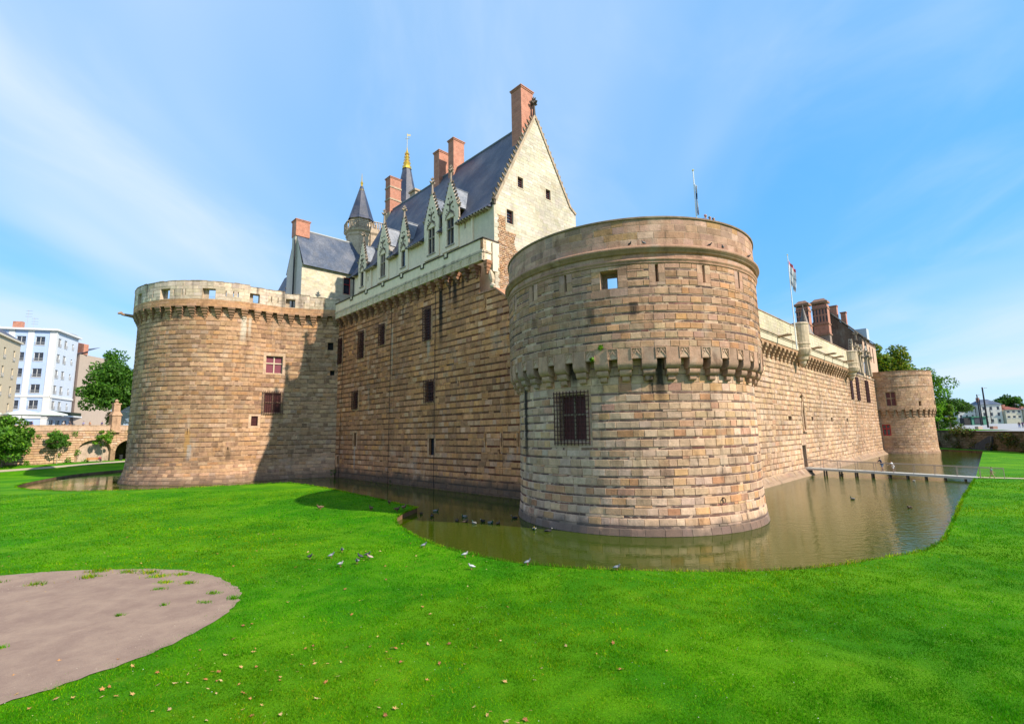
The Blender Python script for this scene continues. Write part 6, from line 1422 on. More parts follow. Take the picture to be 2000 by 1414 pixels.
    for i in range(30):
        for j in range(16):
            q = [(130+i*20, 300+j*20), (150+i*20, 300+j*20), (150+i*20, 320+j*20), (130+i*20, 320+j*20)]; mb.face([(x, y, 4+hill(x, y)+3*noise.noise((x*.05, y*.05, 1))) for x, y in q])
    mb.build('hill', plain_mat('woodland', (.035, .07, .02), .95, var=.5, scale=.2), kind='structure')
build_right()

# ================================================================ trees
def leaves(mb_v, mb_f, mb_c, rng, centre, rad, n, size, cols, flat=1.0, shell=.55):
    for _ in range(n):
        d = rng.normal(size=3); d /= np.linalg.norm(d); r = shell+(1-shell)*rng.random()**.6
        p = centre+d*rad*r
        a = rng.normal(size=3); a[2] *= flat; a /= np.linalg.norm(a); b = np.cross(a, d+rng.normal(size=3)*.6); b /= np.linalg.norm(b)+1e-6
        s = size*rng.uniform(.6, 1.3); i = len(mb_v)
        mb_v.extend([tuple(p-a*s), tuple(p+b*s*.55), tuple(p+a*s), tuple(p-b*s*.55)]); mb_f.append((i, i+1, i+2, i+3))
        c = np.array(cols[rng.integers(len(cols))])*rng.uniform(.7, 1.25); mb_c.append(tuple(c))
def tree(name, label, base, ztop, crown_z0, rx, nclump, nleaf, size, cols, seed, trunk=.35, lobes=None, group=None, cat='tree', dens=1.0, bark=None, lean=(0, 0)):
    rng = np.random.default_rng(seed); T = thing(name, label, cat, base, group)
    b = np.array(base, float); zc = (ztop+crown_z0)/2; hz = (ztop-crown_z0)/2; cl = []
    for k in range(nclump):
        d = rng.normal(size=3); d /= np.linalg.norm(d); q = rng.random()**.42*.86
        c = np.array([b[0]+lean[0], b[1]+lean[1], zc])+d*np.array([rx, rx, hz])*q
        taper = 1-.35*max(0, (c[2]-zc)/hz)
        c[0] = b[0]+(c[0]-b[0])*taper; c[1] = b[1]+(c[1]-b[1])*taper
        cl.append((c, rx*rng.uniform(.2, .34)))
    mb = MB(); topz = crown_z0+(ztop-crown_z0)*.6
    mb.tube([b, b+[lean[0]*.2, lean[1]*.2, (crown_z0-b[2])*.6], [b[0]+lean[0]*.6, b[1]+lean[1]*.6, crown_z0], [b[0]+lean[0], b[1]+lean[1], topz]], [trunk, trunk*.8, trunk*.65, trunk*.2], 8)
    for c, r in cl[::max(1, len(cl)//14)]:
        z = crown_z0+(topz-crown_z0)*rng.uniform(0, .7); s = np.array([b[0]+lean[0]*.7, b[1]+lean[1]*.7, z]); m = (s+c)/2+np.array([0, 0, -.1*r]); mb.tube([s, m, c], [trunk*.38, trunk*.24, trunk*.08], 5)
    mb.build('trunk', bark or M_BARK, T)
    v, f, c_ = [], [], []; per = max(20, nleaf//nclump)
    for c, r in cl: 
        g = rng.uniform(.75, 1.2); leaves(v, f, c_, rng, c, np.array([r, r, r*.75]), per, size, [tuple(np.array(k)*g) for k in cols])
    m = MB(); m.v, m.f, m.c = v, f, c_; m.build('crown', M_LEAF, T, kind=None)
    return T
GR = [(.055, .15, .014), (.075, .19, .016), (.040, .11, .012), (.10, .22, .02)]; GRY = [(.14, .20, .014), (.18, .22, .018), (.10, .16, .012), (.21, .21, .02)]; GRD = [(.035, .085, .012), (.05, .11, .014)]; GRB = [(.12, .27, .016), (.09, .21, .014), (.15, .29, .02)]
tree('tree', 'large dense green tree between the white house and the left tower', (-102.6, 127, 9), 29.6, 9.6, 8.3, 90, 24000, .36, GR+[(.045, .14, .014)], 1, .5)
tree('tree', 'round bushy green tree at the left edge before the embankment wall', (-97.8, 95.4, 1.85), 11.6, 2.8, 5.2, 56, 15000, .25, GR+GRB, 2, .2)
tree('young_tree', 'thin young tree with sparse leaves leaning on the embankment wall, left of the arch', (*EP(9.3, 1.6), 1.8), 9.4, 4.0, 2.7, 16, 1500, .24, GR, 3, .09, cat='tree', bark=plain_mat('pale_bark', (.34, .28, .2), .9))
tree('young_tree', 'small young tree with yellowish leaves standing before the blind arch', (*EP(17.0, 1.4), 1.8), 8.8, 4.8, 2.0, 12, 900, .22, GRB, 4, .08, cat='tree', bark=bpy.data.materials['pale_bark'])
tree('tree', 'olive yellow tree rising behind the far tower', (105.5, 142, 5), 31.5, 14, 9.0, 80, 24000, .40, GRY+GR[:1], 5, .5)
tree('tree', 'tall feathery green tree right of the far tower', (120, 146, 5), 23.8, 7.0, 9.4, 64, 16000, .34, GR+GRB, 6, .4)
tree('pine_tree', 'umbrella pine with flat dark green crown on the square edge', (148.5, 168, 5.2), 15.2, 9.2, 6.6, 40, 8000, .32, GRD+[(.05, .12, .012)], 7, .35)
tree('young_tree', 'yellow green sapling on the wall top beside the far tower', (115.5, 135, 4.9), 11.5, 6.5, 2.6, 14, 2200, .26, GRB, 8, .12)
tree('young_tree', 'lime green sapling on the wall top before the umbrella pine', (121.5, 138, 4.9), 12.3, 7.0, 2.4, 14, 2200, .26, GRB+GRY, 9, .12)
tree('shrub', 'dark rounded hedge at the foot of the saplings', (121, 141, 4.9), 7.4, 5.0, 5.5, 24, 3500, .25, GRD, 10, .1, cat='shrub')
tree('tree', 'dark brown green tree low behind the far tower edge', (113.5, 150, 5), 14, 6, 6, 24, 4500, .36, GRD+[(.10, .06, .02)], 12, .3)
for i, (x, y, zt, r, lab) in enumerate(((196, 262, 20, 13, 'dark spreading tree on the skyline left of the lamp posts'), (222, 275, 22, 10, 'green tree on the skyline above the white house'), (262, 262, 23, 8, 'dark cedar on the skyline above the cream houses'), (262, 236, 11, 8, 'yellow green tree at the far right edge'))):
    tree('tree', lab, (x, y, 5), zt, 8 if i < 3 else 5.5, r, 30, 4000, .6, GRY if i == 3 else GRD+GR[:1], 20+i, .5)
def wall_weeds(spots, label, seed, S, cols):
    rng = np.random.default_rng(seed); v, f, c = [], [], []
    for (u, z, r) in spots: leaves(v, f, c, rng, np.array(S(u, z, r*.3)), np.array([r, r, r]), int(160*r*r)+30, .12+.05*r, cols, shell=.2)
    m = MB(); m.v, m.f, m.c = v, f, c; o = m.build('wall_plants', M_LEAF, kind='stuff'); tag(o, label, 'plants')
_Se = plane_surf(EW0[0], EW0[1], EWD.x, EWD.y)
wall_weeds([(18.7, 8.2, .9), (22.2, 8.6, .4), (12.3, 8.0, .6), (9, 8.3, .8), (6.5, 7.6, .5), (11.5, 2.3, .8), (13, 4.0, .7), (10, 3.6, .5), (5, 2.2, .7), (14.5, 2.0, .8), (1, 2.2, .8), (3.4, 5.5, .4)], 'green weeds growing out of the pale embankment wall', 31, _Se, GRB)
_Sr = plane_surf(RW0.x, RW0.y, RWD.x, RWD.y)
wall_weeds([(60, 4.6, 1.6), (57, 4.5, 1.3), (63, 4.3, 1.2), (54, 3.2, 1.0), (50, 1.0, 1.2), (58, 1.0, 1.4), (64, .9, 1.3), (70, 1.0, 1.4), (76, 2.8, 1.8), (80, 1.2, 1.6), (73, 3.6, 1.2), (84, 2.5, 2.0), (46, 2.5, 1.2)], 'brownish ivy and weeds hanging over the dark retaining wall', 32, _Sr, [(.09, .09, .02), (.12, .08, .03), (.05, .08, .015)])
_St = cyl_surf(C1[0], C1[1], lambda z: 10.0); wall_weeds([(R(-113.5)*10, 11.95, .16), (R(-117)*10, 11.2, .16)], 'small green fern tufts on the near tower corbels', 33, _St, GRB)
_Sw = plane_surf(A1.x, A1.y, -E1v.x, -E1v.y); wall_weeds([(-42.2, .6, .7), (-24.8, .25, .25), (-30, .2, .2)], 'green weeds at the waterline of the shaded wall', 34, _Sw, GRD+GR)

# ================================================================ footbridge
def build_bridge():
    Bg = thing('footbridge', 'slim metal footbridge with wire railings crossing the moat to the arched door', 'bridge', (*LW(18.2, -8, 0).xy, 0)); dz = lambda s: .95-.45*s/17.0
    P = lambda s, w, z: LW(18.2+w, -s, z)
    mb = MB(); n = 17
    for k in range(n):
        a, b = 17.4*k/n, 17.4*(k+1)/n
        pl = MB(); pl.hexa([P(a+.01, .75, dz(a)-.06), P(a+.01, -.75, dz(a)-.06), P(b-.01, -.75, dz(b)-.06), P(b-.01, .75, dz(b)-.06), P(a+.01, .75, dz(a)), P(a+.01, -.75, dz(a)), P(b-.01, -.75, dz(b)), P(b-.01, .75, dz(b))], (.46, .44, .40)); pl.build('deck_plank', M_ATTR, Bg)
    mb = MB()
    for w in (-.78, .78): mb.hexa([P(0, w+.04, dz(0)-.24), P(0, w-.04, dz(0)-.24), P(17.4, w-.04, dz(17.4)-.24), P(17.4, w+.04, dz(17.4)-.24), P(0, w+.04, dz(0)+.02), P(0, w-.04, dz(0)+.02), P(17.4, w-.04, dz(17.4)+.02), P(17.4, w+.04, dz(17.4)+.02)], (.5, .48, .44))
    mb.build('beams', M_ATTR, Bg)
    for k in range(10):
        s = .6+1.75*k
        for w in (-.6, .6):
            q = MB(); q.tube([P(s, w, -.6), P(s, w, dz(s)-.1)], .10, 6, (.12, .10, .08)); q.build('pile', M_ATTR, Bg)
    for w in (-.76, .76):
        for k in range(11):
            s = .1+1.95*k; q = MB(); q.tube([P(s, w, min(dz(s), 1) if s < 17.4 else .4), P(s, w, max(dz(s), .45)+1.08)], .028, 5, (.28, .22, .19)); q.build('rail_post', M_ATTR, Bg)
        q = MB()
        for h, r in ((1.08, .035), (.85, .01), (.65, .01), (.45, .01), (.25, .01)): q.tube([P(0, w, dz(0)+h), P(17.4, w, .5+h), P(19.6, w, .45+h)], r, 5, (.28, .22, .19))
        q.build('railing', M_ATTR, Bg)
build_bridge()

# ================================================================ flags
def flag(x, y, z0, z1, label, fz0, fz1, cols, seed, width):
    P = thing('flagpole', label, 'flagpole', (x, y, z0)); mb = MB(); mb.tube([(x, y, z0), (x, y, z1)], [.09, .05], 8, (.75, .75, .75)); mb.lathe((x, y), [(.02, z1+.2), (.12, z1+.1), (.02, z1)], 8, col=(.8, .7, .3)); mb.build('pole', M_ATTR, P)
    rng = random.Random(seed); mb = MB(); n = 14; m = 9; g = {}
    for i in range(n+1):
        for j in range(m+1):
            t = i/n; s = j/m; fold = .13*math.sin(s*11+t*3+seed)*(0.4+s); drop = s*width*(1.1)
            g[i, j] = Vector((x+.06+s*width*.38*(1-.35*t), y+fold-.05, fz1-(fz1-fz0)*t*(.72)-drop*.55))
    for i in range(n):
        for j in range(m): mb.face([g[i, j], g[i, j+1], g[i+1, j+1], g[i+1, j]], cols[int(i*len(cols)/n)] if not isinstance(cols, str) else (1, 1, 1))
    mb.build('flag', M_ATTR, P, True)
flag(17.65, 44.0, 14, 30.9, 'white flagpole with furled dark and white flag rising from the near tower', 25.6, 29.6, [(.7, .7, .72), (.05, .05, .09), (.7, .7, .72), (.5, .52, .6)], 3, .5)
flag(38.75, 66.0, 17, 30.2, 'white flagpole with drooping black and white flag by the first bartizan', 24.6, 29.5, [(.5, .1, .12), (.65, .65, .66), (.65, .65, .66), (.3, .32, .33), (.68, .68, .68), (.66, .66, .68), (.3, .3, .32), (.66, .66, .68)], 5, 2.2)

# ================================================================ people
M_SKIN = plain_mat('skin', (.45, .26, .18), .6)
def cloth(col): return plain_mat('cloth', col, .85, var=.15, scale=12)
def skinned(name, verts, edges, rad, mat, parent, sub=1):
    me = bpy.data.meshes.new(name); me.from_pydata(verts, edges, []); me.materials.append(mat)
    o = bpy.data.objects.new(name, me); COL.objects.link(o); o.parent = parent
    md = o.modifiers.new('skin', 'SKIN'); md.use_smooth_shade = True
    for i, r in enumerate(rad): me.skin_vertices[0].data[i].radius = (r, r) if not hasattr(r, '__len__') else r
    me.skin_vertices[0].data[0].use_root = True
    s = o.modifiers.new('sub', 'SUBSURF'); s.levels = sub; s.render_levels = sub
    return o
def person(label, loc, rotz, h, shirt, legs, hair=(.04, .025, .015), pose='stand', shorts=False, group=None):
    T = thing('person', label, 'person', loc, group, rotz); T.scale = (h/1.75,)*3
    st = pose
    kx = {'walk': (-.28, .26), 'stand': (0, 0), 'lean': (.02, -.02), 'sit': (-.42, -.42)}[st]
    pz = .5 if st == 'sit' else .95; dz = pz-.95; ln = -.16 if st == 'lean' else (-.05 if st == 'walk' else 0)
    V_ = [(0, 0, pz), (0, ln*.3, 1.12+dz), (0, ln*.7, 1.34+dz), (0, ln, 1.48+dz), (0, ln-.015, 1.56+dz), (0, ln-.02, 1.64+dz), (0, ln-.01, 1.735+dz)]
    Rr = [(.15, .11), (.135, .10), (.16, .11), (.055, .055), (.07, .08), (.08, .098), (.055, .065)]
    E_ = [(i, i+1) for i in range(6)]
    arm = {}
    for s in (-1, 1):
        sh = len(V_); V_.append((s*.18, ln*.85, 1.41+dz)); Rr.append(.062)
        if st == 'lean': el, wr, hd = (s*.3, ln-.2, 1.22), (s*.42, ln-.36, 1.08), (s*.46, ln-.43, 1.06)
        elif st == 'sit': el, wr, hd = (s*.25, -.08, 1.14+dz), (s*.12, -.3, 1.08+dz), (s*.06, -.36, 1.1+dz)
        elif st == 'walk': el, wr, hd = (s*.25, s*.12, 1.16), (s*.25, s*.22-.1, .95), (s*.24, s*.24-.14, .88)
        else: el, wr, hd = (s*.25, .03, 1.15), (s*.26, -.04, .92), (s*.25, -.06, .84)
        i = len(V_); V_.extend([el, wr, hd]); Rr.extend([.043, .033, .042]); E_.extend([(2, sh), (sh, i), (i, i+1), (i+1, i+2)]); arm[s] = (sh, i)
        # fingers and thumb
        hx = Vector(hd)
        d = (Vector(hd)-Vector(wr)).normalized(); sd = Vector((0, 1, 0)) if abs(d.y) < .8 else Vector((1, 0, 0))
        for k in range(4):
            j = len(V_); V_.append(tuple(hx+d*.055+sd*(k-1.5)*.02)); V_.append(tuple(hx+d*(.1-.008*abs(k-1))+sd*(k-1.5)*.022+Vector((0, -.012, 0)))); Rr.extend([.009, .008]); E_.extend([(i+2, j), (j, j+1)])
        j = len(V_); V_.append(tuple(hx+d*.01+sd*.05)); V_.append(tuple(hx+d*.045+sd*.065)); Rr.extend([.01, .009]); E_.extend([(i+2, j), (j, j+1)])
    leg = {}
    for n_, s in enumerate((-1, 1)):
        i = len(V_); k = kx[n_]
        if st == 'sit': V_.extend([(s*.1, -.05, pz), (s*.11, -.45, pz), (s*.11, -.5, .08), (s*.11, -.64, .03)])
        else: V_.extend([(s*.09, 0, .9), (s*.1, k*.5-.03*(st == 'walk'), .5), (s*.1, k+(.04 if k > 0 else 0), .08+(.05 if k > 0 else 0)), (s*.11, k-.15, .035)])
        Rr.extend([.09, .062, .045, .04]); E_.extend([(0, i), (i, i+1), (i+1, i+2), (i+2, i+3)]); leg[s] = i
    # nose
    j = len(V_); V_.append((0, ln-.125, 1.635+dz)); Rr.append(.014); E_.append((5, j))
    skinned('body', V_, E_, Rr, M_SKIN, T)
    # shirt
    c = [V_[0], V_[1], V_[2], (0, ln*.95, 1.455+dz)]; r = [(.165, .125), (.16, .12), (.18, .13), .075]; e = [(0, 1), (1, 2), (2, 3)]
    for s in (-1, 1):
        sh, i = arm[s]; k = len(c); c += [V_[sh], V_[i]]; r += [.075, .062]; e += [(2, k), (k, k+1)]
    skinned('shirt', c, e, r, cloth(shirt), T)
    c = [(V_[0][0], V_[0][1], pz+.02)]; r = [(.165, .125)]; e = []
    for s in (-1, 1):
        i = leg[s]; k = len(c); c += [V_[i], V_[i+1]]; r += [.105, .085 if shorts else .075]; e += [(0, k), (k, k+1)]
        if not shorts: c += [V_[i+2]]; r += [.062]; e += [(k+1, k+2)]
    skinned('shorts' if shorts else 'trousers', c, e, r, cloth(legs), T)
    skinned('hair', [(0, ln+.02, 1.62+dz), (0, ln+.012, 1.69+dz), (0, ln-.01, 1.75+dz)], [(0, 1), (1, 2)], [.08, .094, .06], cloth(hair), T)
    return T
def faceto(dx, dy): return math.atan2(dy, dx)+math.pi/2
p = LW(18.6, -8.6, .73); person('adult in navy jacket and blue shorts leaning on the footbridge rail', p, faceto(-.72, .69), 1.78, (.012, .018, .05), (.10, .15, .26), pose='lean', shorts=True)
p = LW(18.7, -9.7, .70); person('child in white shirt and white shorts on the footbridge beside the adult', p, faceto(-.6, .8), 1.38, (.7, .7, .72), (.68, .68, .7), pose='lean', shorts=True)
p = LW(18.2, -18.6, .38); person('small walker in grey top at the lawn end of the footbridge', p, faceto(.7, -.7), 1.3, (.25, .28, .33), (.45, .32, .2), pose='walk', shorts=True)
for (a, lab, sh) in ((-62, 'visitor in blue top and pink cap looking over the near tower parapet, leftmost', (.05, .12, .35)), (-59.0, 'visitor with sunglasses looking over the near tower parapet, middle of three', (.2, .1, .08)), (-56.3, 'dark haired visitor on the near tower parapet, rightmost of three', (.1, .1, .12))):
    x, y = cylpt(C1, 8.6, a); person(lab, (x, y, 19.75), faceto(math.cos(R(a)), math.sin(R(a))), 1.92 if 'blue' in lab else 1.86, sh, (.1, .1, .15), (.55, .2, .2) if 'cap' in lab else (.05, .03, .02), pose='lean')
p = LW(49.2, .5, 19.0); person('visitor in white shirt behind the long wall parapet', p, faceto(N2.x, N2.y), 1.8, (.6, .62, .7), (.1, .1, .2)); p = LW(47.6, .6, 19.0); person('visitor in red shirt behind the long wall parapet', p, faceto(N2.x, N2.y), 1.75, (.45, .05, .06), (.1, .1, .2))
_c = [((.45, .06, .05), 'red'), ((.06, .09, .3), 'navy blue'), ((.6, .6, .62), 'white'), ((.08, .08, .1), 'black'), ((.3, .3, .55), 'lilac'), ((.55, .25, .12), 'orange'), ((.05, .05, .2), 'dark blue')]
for k, (t, d, where) in enumerate(((4.5, -4.5, 'seated near the parasols'), (6.3, -4, 'by the parasol furthest right'), (10.8, -2.2, 'before the shop windows'), (12.2, -3.0, 'before the shop windows'), (14.2, -2.0, 'near the planter'), (15.6, -2.6, 'by the brown house'), (17.5, -1.8, 'left of the gate pier'))):
    x, y = EP(t, d); person('pedestrian in %s top on the street %s' % (_c[k][1], where), (x, y, 9.05), faceto(EWD.x*(-1)**k, EWD.y*(-1)**k), 1.75, _c[k][0], (.08, .08, .12), pose='walk' if k > 1 else 'stand', group='people on the street')
for (x, y, lab, sh, lg) in ((173, 181, 'distant walker in dark clothes beside the tallest lamp post', (.02, .02, .05), (.03, .03, .05)), (138.5, 136, 'walker in dark jacket and blue jeans near the right edge of the square', (.03, .02, .04), (.06, .12, .3)), (226, 218, 'far figure in light blue before the cream houses', (.25, .5, .7), (.1, .2, .3)), (141.5, 138, 'walker in purple cut by the right edge', (.12, .05, .15), (.05, .05, .08))):
    person(lab, (x, y, sq_z(x, y)), faceto(-.6, -.5), 1.75, sh, lg, pose='walk', group='people on the square')

# bench with reader, bin
bt = 15.3; bx_, by_ = EP(bt, 2.6); bz = lawn_z(bx_, by_)
BN = thing('park_bench', 'orange wooden bench on the grass before the blind arch', 'bench', (bx_, by_, bz)); Sb = plane_surf(bx_, by_, EWD.x, EWD.y)
for k in range(3): mb = MB(); mb.sbox(Sb, -1.3, 1.3, bz+.42, bz+.47, -.28+.17*k, -.13+.17*k); mb.build('seat_slat', M_WOOD, BN)
for k in range(3): mb = MB(); mb.sbox(Sb, -1.3, 1.3, bz+.55+.15*k, bz+.67+.15*k, -.36-.03*k, -.31-.03*k); mb.build('back_slat', M_WOOD, BN)
for u in (-1.1, 1.1):
    for o in (-.3, .15): mb = MB(); mb.sbox(Sb, u-.04, u+.04, bz-.02, bz+(.9 if o < 0 else .42), o-.04, o+.03); mb.build('leg', M_DIRON, BN)
x, y = EP(bt+.9, 2.7); person('reader in dark red top and dark trousers sitting on the wooden bench', (x, y, bz), faceto(EWN.x, EWN.y), 1.75, (.25, .03, .05), (.02, .02, .03), pose='sit')
x, y = EP(20.9, .4); z = lawn_z(x, y); B_ = thing('litter_bin', 'dark litter bin beside the deep arch', 'bin', (x, y, z)); mb = MB(); mb.lathe((x, y), [(.3, z), (.36, z+1.1), (.30, z+1.1), (.26, z+.2)], 10, col=(.02, .02, .02)); mb.build('body', M_ATTR, B_); mb = MB(); mb.lathe((x, y), [(.37, z+1.08), (.39, z+1.14), (.37, z+1.18)], 10, col=(.04, .04, .04)); mb.build('rim', M_ATTR, B_)

# ================================================================ birds
def bird_mesh(name, kind, cols):
    body, head, wing, foot, beak = cols; mb = MB()
    if kind == 'pigeon':
        mb.tube([(0, .19, .115), (0, .12, .125), (0, .05, .145), (0, -.03, .155), (0, -.09, .19), (0, -.11, .235), (0, -.125, .265), (0, -.15, .262), (0, -.175, .255)], [.012, .035, .062, .066, .045, .030, .033, .018, .004], 8, body)
        for i in range(len(mb.f)):
            y = mb.v[mb.f[i][0]][1]
            if y < -.085: mb.c[i] = head
            if y < -.14: mb.c[i] = beak
        for s in (-1, 1):
            mb.tube([(s*.052, -.04, .165), (s*.066, .03, .155), (s*.045, .12, .13), (s*.015, .17, .12)], [.02, .036, .022, .006], 6, wing)
            mb.tube([(s*.025, .01, .10), (s*.026, -.005, .03), (s*.026, -.02, .004)], [.012, .007, .006], 5, foot); mb.tube([(s*.026, -.045, .004), (s*.026, .02, .004)], .006, 4, foot)
    else:
        z = 0.0 if kind == 'duck' else .14
        mb.tube([(0, .27, .09+z), (0, .2, .06+z), (0, .08, .05+z), (0, -.06, .05+z), (0, -.15, .08+z), (0, -.17, .15+z), (0, -.18, .2+z), (0, -.21, .215+z), (0, -.27, .2+z)], [.012, .05, .098, .10, .065, .036, .042, .035, .012], 8, body)
        for i in range(len(mb.f)):
            y = mb.v[mb.f[i][0]][1]
            if y < -.14: mb.c[i] = head
            if y < -.22: mb.c[i] = beak
        for s in (-1, 1):
            mb.tube([(s*.07, -.08, .1+z), (s*.095, .04, .095+z), (s*.05, .18, .085+z), (s*.02, .25, .1+z)], [.03, .05, .03, .006], 6, wing)
            if z: mb.tube([(s*.04, .02, .1), (s*.045, .01, .02), (s*.045, -.05, .006)], [.02, .011, .016], 5, foot)
    me = mb.mesh(name, smooth=True); me.materials.append(M_ATTR); return me
PG = (.19, .2, .23); pig = {'grey': bird_mesh('pigeon', 'pigeon', (PG, (.07, .08, .1), (.24, .25, .28), (.35, .1, .08), (.1, .1, .1))), 'dark': bird_mesh('pigeon', 'pigeon', ((.05, .05, .06), (.03, .035, .04), (.07, .07, .08), (.3, .1, .08), (.08, .08, .08))), 'white': bird_mesh('pigeon', 'pigeon', ((.42, .42, .42), (.36, .36, .37), (.45, .44, .43), (.4, .15, .1), (.3, .25, .2))), 'brown': bird_mesh('pigeon', 'pigeon', ((.38, .26, .2), (.25, .17, .14), (.5, .4, .34), (.35, .1, .08), (.1, .1, .1)))}
duk = {k: bird_mesh('duck', 'duck', c) for k, c in {'brown': ((.10, .065, .04), (.08, .055, .04), (.09, .06, .04), (.3, .12, .03), (.2, .12, .04)), 'drake': ((.22, .21, .2), (.012, .05, .03), (.2, .19, .18), (.3, .12, .03), (.35, .27, .05)), 'dark': ((.035, .03, .028), (.02, .02, .02), (.03, .028, .026), (.1, .1, .05), (.3, .3, .28))}.items()}
dul = {k: bird_mesh('duck', 'duck_land', c) for k, c in {'brown': ((.14, .07, .04), (.07, .04, .03), (.12, .06, .035), (.3, .12, .03), (.2, .12, .04)), 'light': ((.22, .14, .09), (.12, .06, .04), (.18, .1, .06), (.3, .12, .03), (.2, .12, .04))}.items()}
def put(me, label, cat, x, y, z, rz, s=1.0, group=None):
    o = bpy.data.objects.new(me.name.split('.')[0], me); COL.objects.link(o); o.location = (x, y, z); o.rotation_euler = (0, 0, rz); o.scale = (s, s, s); tag(o, label, cat, group); return o
gp = 'pigeons on the lawn'
for (x, y, k, rz, lab) in ((-10.5, 26.18, 'dark', 1.2, 'dark pigeon on the lawn, leftmost of the flock'), (-9.47, 26.37, 'grey', 2.2, 'grey pigeon second from the left of the lawn flock'), (-9.32, 27.53, 'grey', .3, 'grey pigeon at the back of the lawn flock'), (-7.9, 26.06, 'dark', 4.4, 'dark pigeon beside the brown one in the lawn flock'), (-7.62, 26.38, 'dark', 1.6, 'dark pigeon just behind the brown one in the lawn flock'), (-7.35, 25.86, 'brown', 4.6, 'brown and white pigeon in the lawn flock'), (-7.74, 25.1, 'grey', .1, 'grey pigeon before the brown one in the lawn flock'), (-8.39, 24.61, 'white', 1.3, 'pale pigeon at the front of the lawn flock'), (-5.06, 28.3, 'grey', 2.0, 'grey pigeon alone at the curved moat edge'), (-2.57, 26.0, 'white', 1.5, 'white pigeon near the moat edge, back of two'), (-2.04, 23.7, 'white', 4.9, 'white pigeon on the lawn, front of two'), (.55, 24.3, 'grey', 1.9, 'grey pigeon at the moat edge facing right'), (4.52, 23.1, 'grey', 1.4, 'grey pigeon at the moat edge, furthest right')):
    put(pig[k], lab, 'pigeon', x, y, lawn_z(x, y)+.03, rz, 1.0, gp)
for k, (a, lab) in enumerate(((-101, 'pigeon sitting on the near tower cornice, leftmost'), (-96, 'pigeon on the near tower cornice, second from left'), (-70, 'pigeon on the near tower cornice, third from left'), (-63.5, 'pigeon on the near tower cornice, fourth from left'), (-45, 'pigeon on the near tower cornice, rightmost'))):
    x, y = cylpt(C1, 10.2, a); put(pig['grey' if k % 2 else 'dark'], lab, 'pigeon', x, y, 18.55, R(a)+(.5 if k % 2 else 2.2), 1.0, 'pigeons on the cornice')
gd = 'ducks around the moat'
for k, (x, y, lab) in enumerate(((-7.77, 42.07, 'first duck on the shaded water from the lawn point'), (-6.74, 43.37, 'pale duck beside the reflected wall cable, furthest back'), (-6.66, 40.73, 'duck on the water just before the pale furthest one'), (-4.0, 40.18, 'duck at the back of the middle water group'), (-4.39, 38.5, 'brown duck at the left of the middle water group'), (-3.7, 37.9, 'pale bodied duck at the front of the middle water group'), (-3.0, 37.24, 'duck right of the pale bodied one on the shadow edge'), (-2.41, 38.02, 'small dark duck between the two water groups'), (-1.79, 37.28, 'brown duck at the left of the pair before the tower'), (-1.23, 37.0, 'pale bodied duck of the pair before the tower'), (-.05, 39.24, 'dark duck close to the near tower base'), (1.3, 34.6, 'duck under the near tower plinth, left one'), (2.2, 33.9, 'duck under the near tower plinth, right one'), (30.46, 45.7, 'lone duck on the sunlit water right of the tower'), (31.44, 40.46, 'duck trailing a wake on the sunlit water'), (44.0, 67.6, 'dark coot under the footbridge'), (46.6, 58.8, 'duck beside the footbridge on the open water'))):
    put(duk[('brown', 'drake', 'dark', 'drake', 'brown')[k % 5] if 'dark' not in lab else 'dark'], lab, 'duck', x, y, .0, (k*1.7) % 6.28, 1.05, gd)
for k, (x, y, lab) in enumerate(((-11.3, 45.6, 'brown duck standing in the lawn shadow by the water'), (-9.6, 41.3, 'dark brown duck resting on the lawn point'), (-9.25, 42.3, 'upright brown duck at the tip of the lawn'), (-11.94, 42.1, 'duck lying on the shadow edge of the lawn'), (-16.6, 43.2, 'lone duck on the sunny lawn left of the shadow'))):
    put(dul['brown' if k % 2 else 'light'], lab, 'duck', x, y, lawn_z(x, y), k*1.3, 1.15, gd)

# ================================================================ fallen leaves, grass blades
def leaf_mesh(seed, col):
    rng = random.Random(seed); mb = MB(); pts = []
    for k in range(15):
        t = 2*math.pi*k/15; r = (1.0 if k % 3 == 0 else (.52 if k % 3 == 1 else .6))*rng.uniform(.8, 1.1); pts.append(Vector((math.cos(t)*r*.75, math.sin(t)*r, .25*r*rng.uniform(-.3, 1.4))))
    for k in range(15): mb.face([(0, 0, .05), pts[k], pts[(k+1) % 15]], jit3(rng, col, .2))
    mb.tube([(0, -.2, .06), (.05, -1.3, .12)], .04, 3, col); me = mb.mesh('fallen_leaf'); me.materials.append(M_ATTR); return me
LV = [leaf_mesh(k, c) for k, c in enumerate(((.40, .19, .06), (.33, .13, .04), (.44, .26, .09), (.25, .10, .035), (.46, .31, .14)))]
rg = random.Random(97); cnt = 0; placed = []
while cnt < 290:
    if cnt < 175: x, y = rg.uniform(-17, 3), rg.uniform(9.2, 16.5)
    elif cnt < 240: x, y = rg.gauss(-13, 7), rg.uniform(12, 30)
    else: x, y = rg.uniform(-30, 6), rg.uniform(18, 34)
    if cnt < 175 and rg.random() > 1.1-(x+19)/24: continue
    if in_poly(x, y, MOAT) or math.hypot(x-C1[0], y-C1[1]) < 19: continue
    ont = in_poly(x, y, TARMAC)
    if ont and rg.random() < .82: continue
    lab = 'brown fallen leaf lying on the bare tarmac' if ont else 'brown fallen leaf lying in the grass'
    o = put(LV[rg.randrange(5)], lab, 'leaf', x, y, lawn_z(x, y)+(.028 if ont else .045), rg.uniform(0, 6.28), rg.uniform(.04, .088), 'leaves on the tarmac' if ont else 'fallen leaves in the grass')
    o.rotation_euler = (rg.uniform(-.5, .5), rg.uniform(-.5, .5), rg.uniform(0, 6.28)); cnt += 1

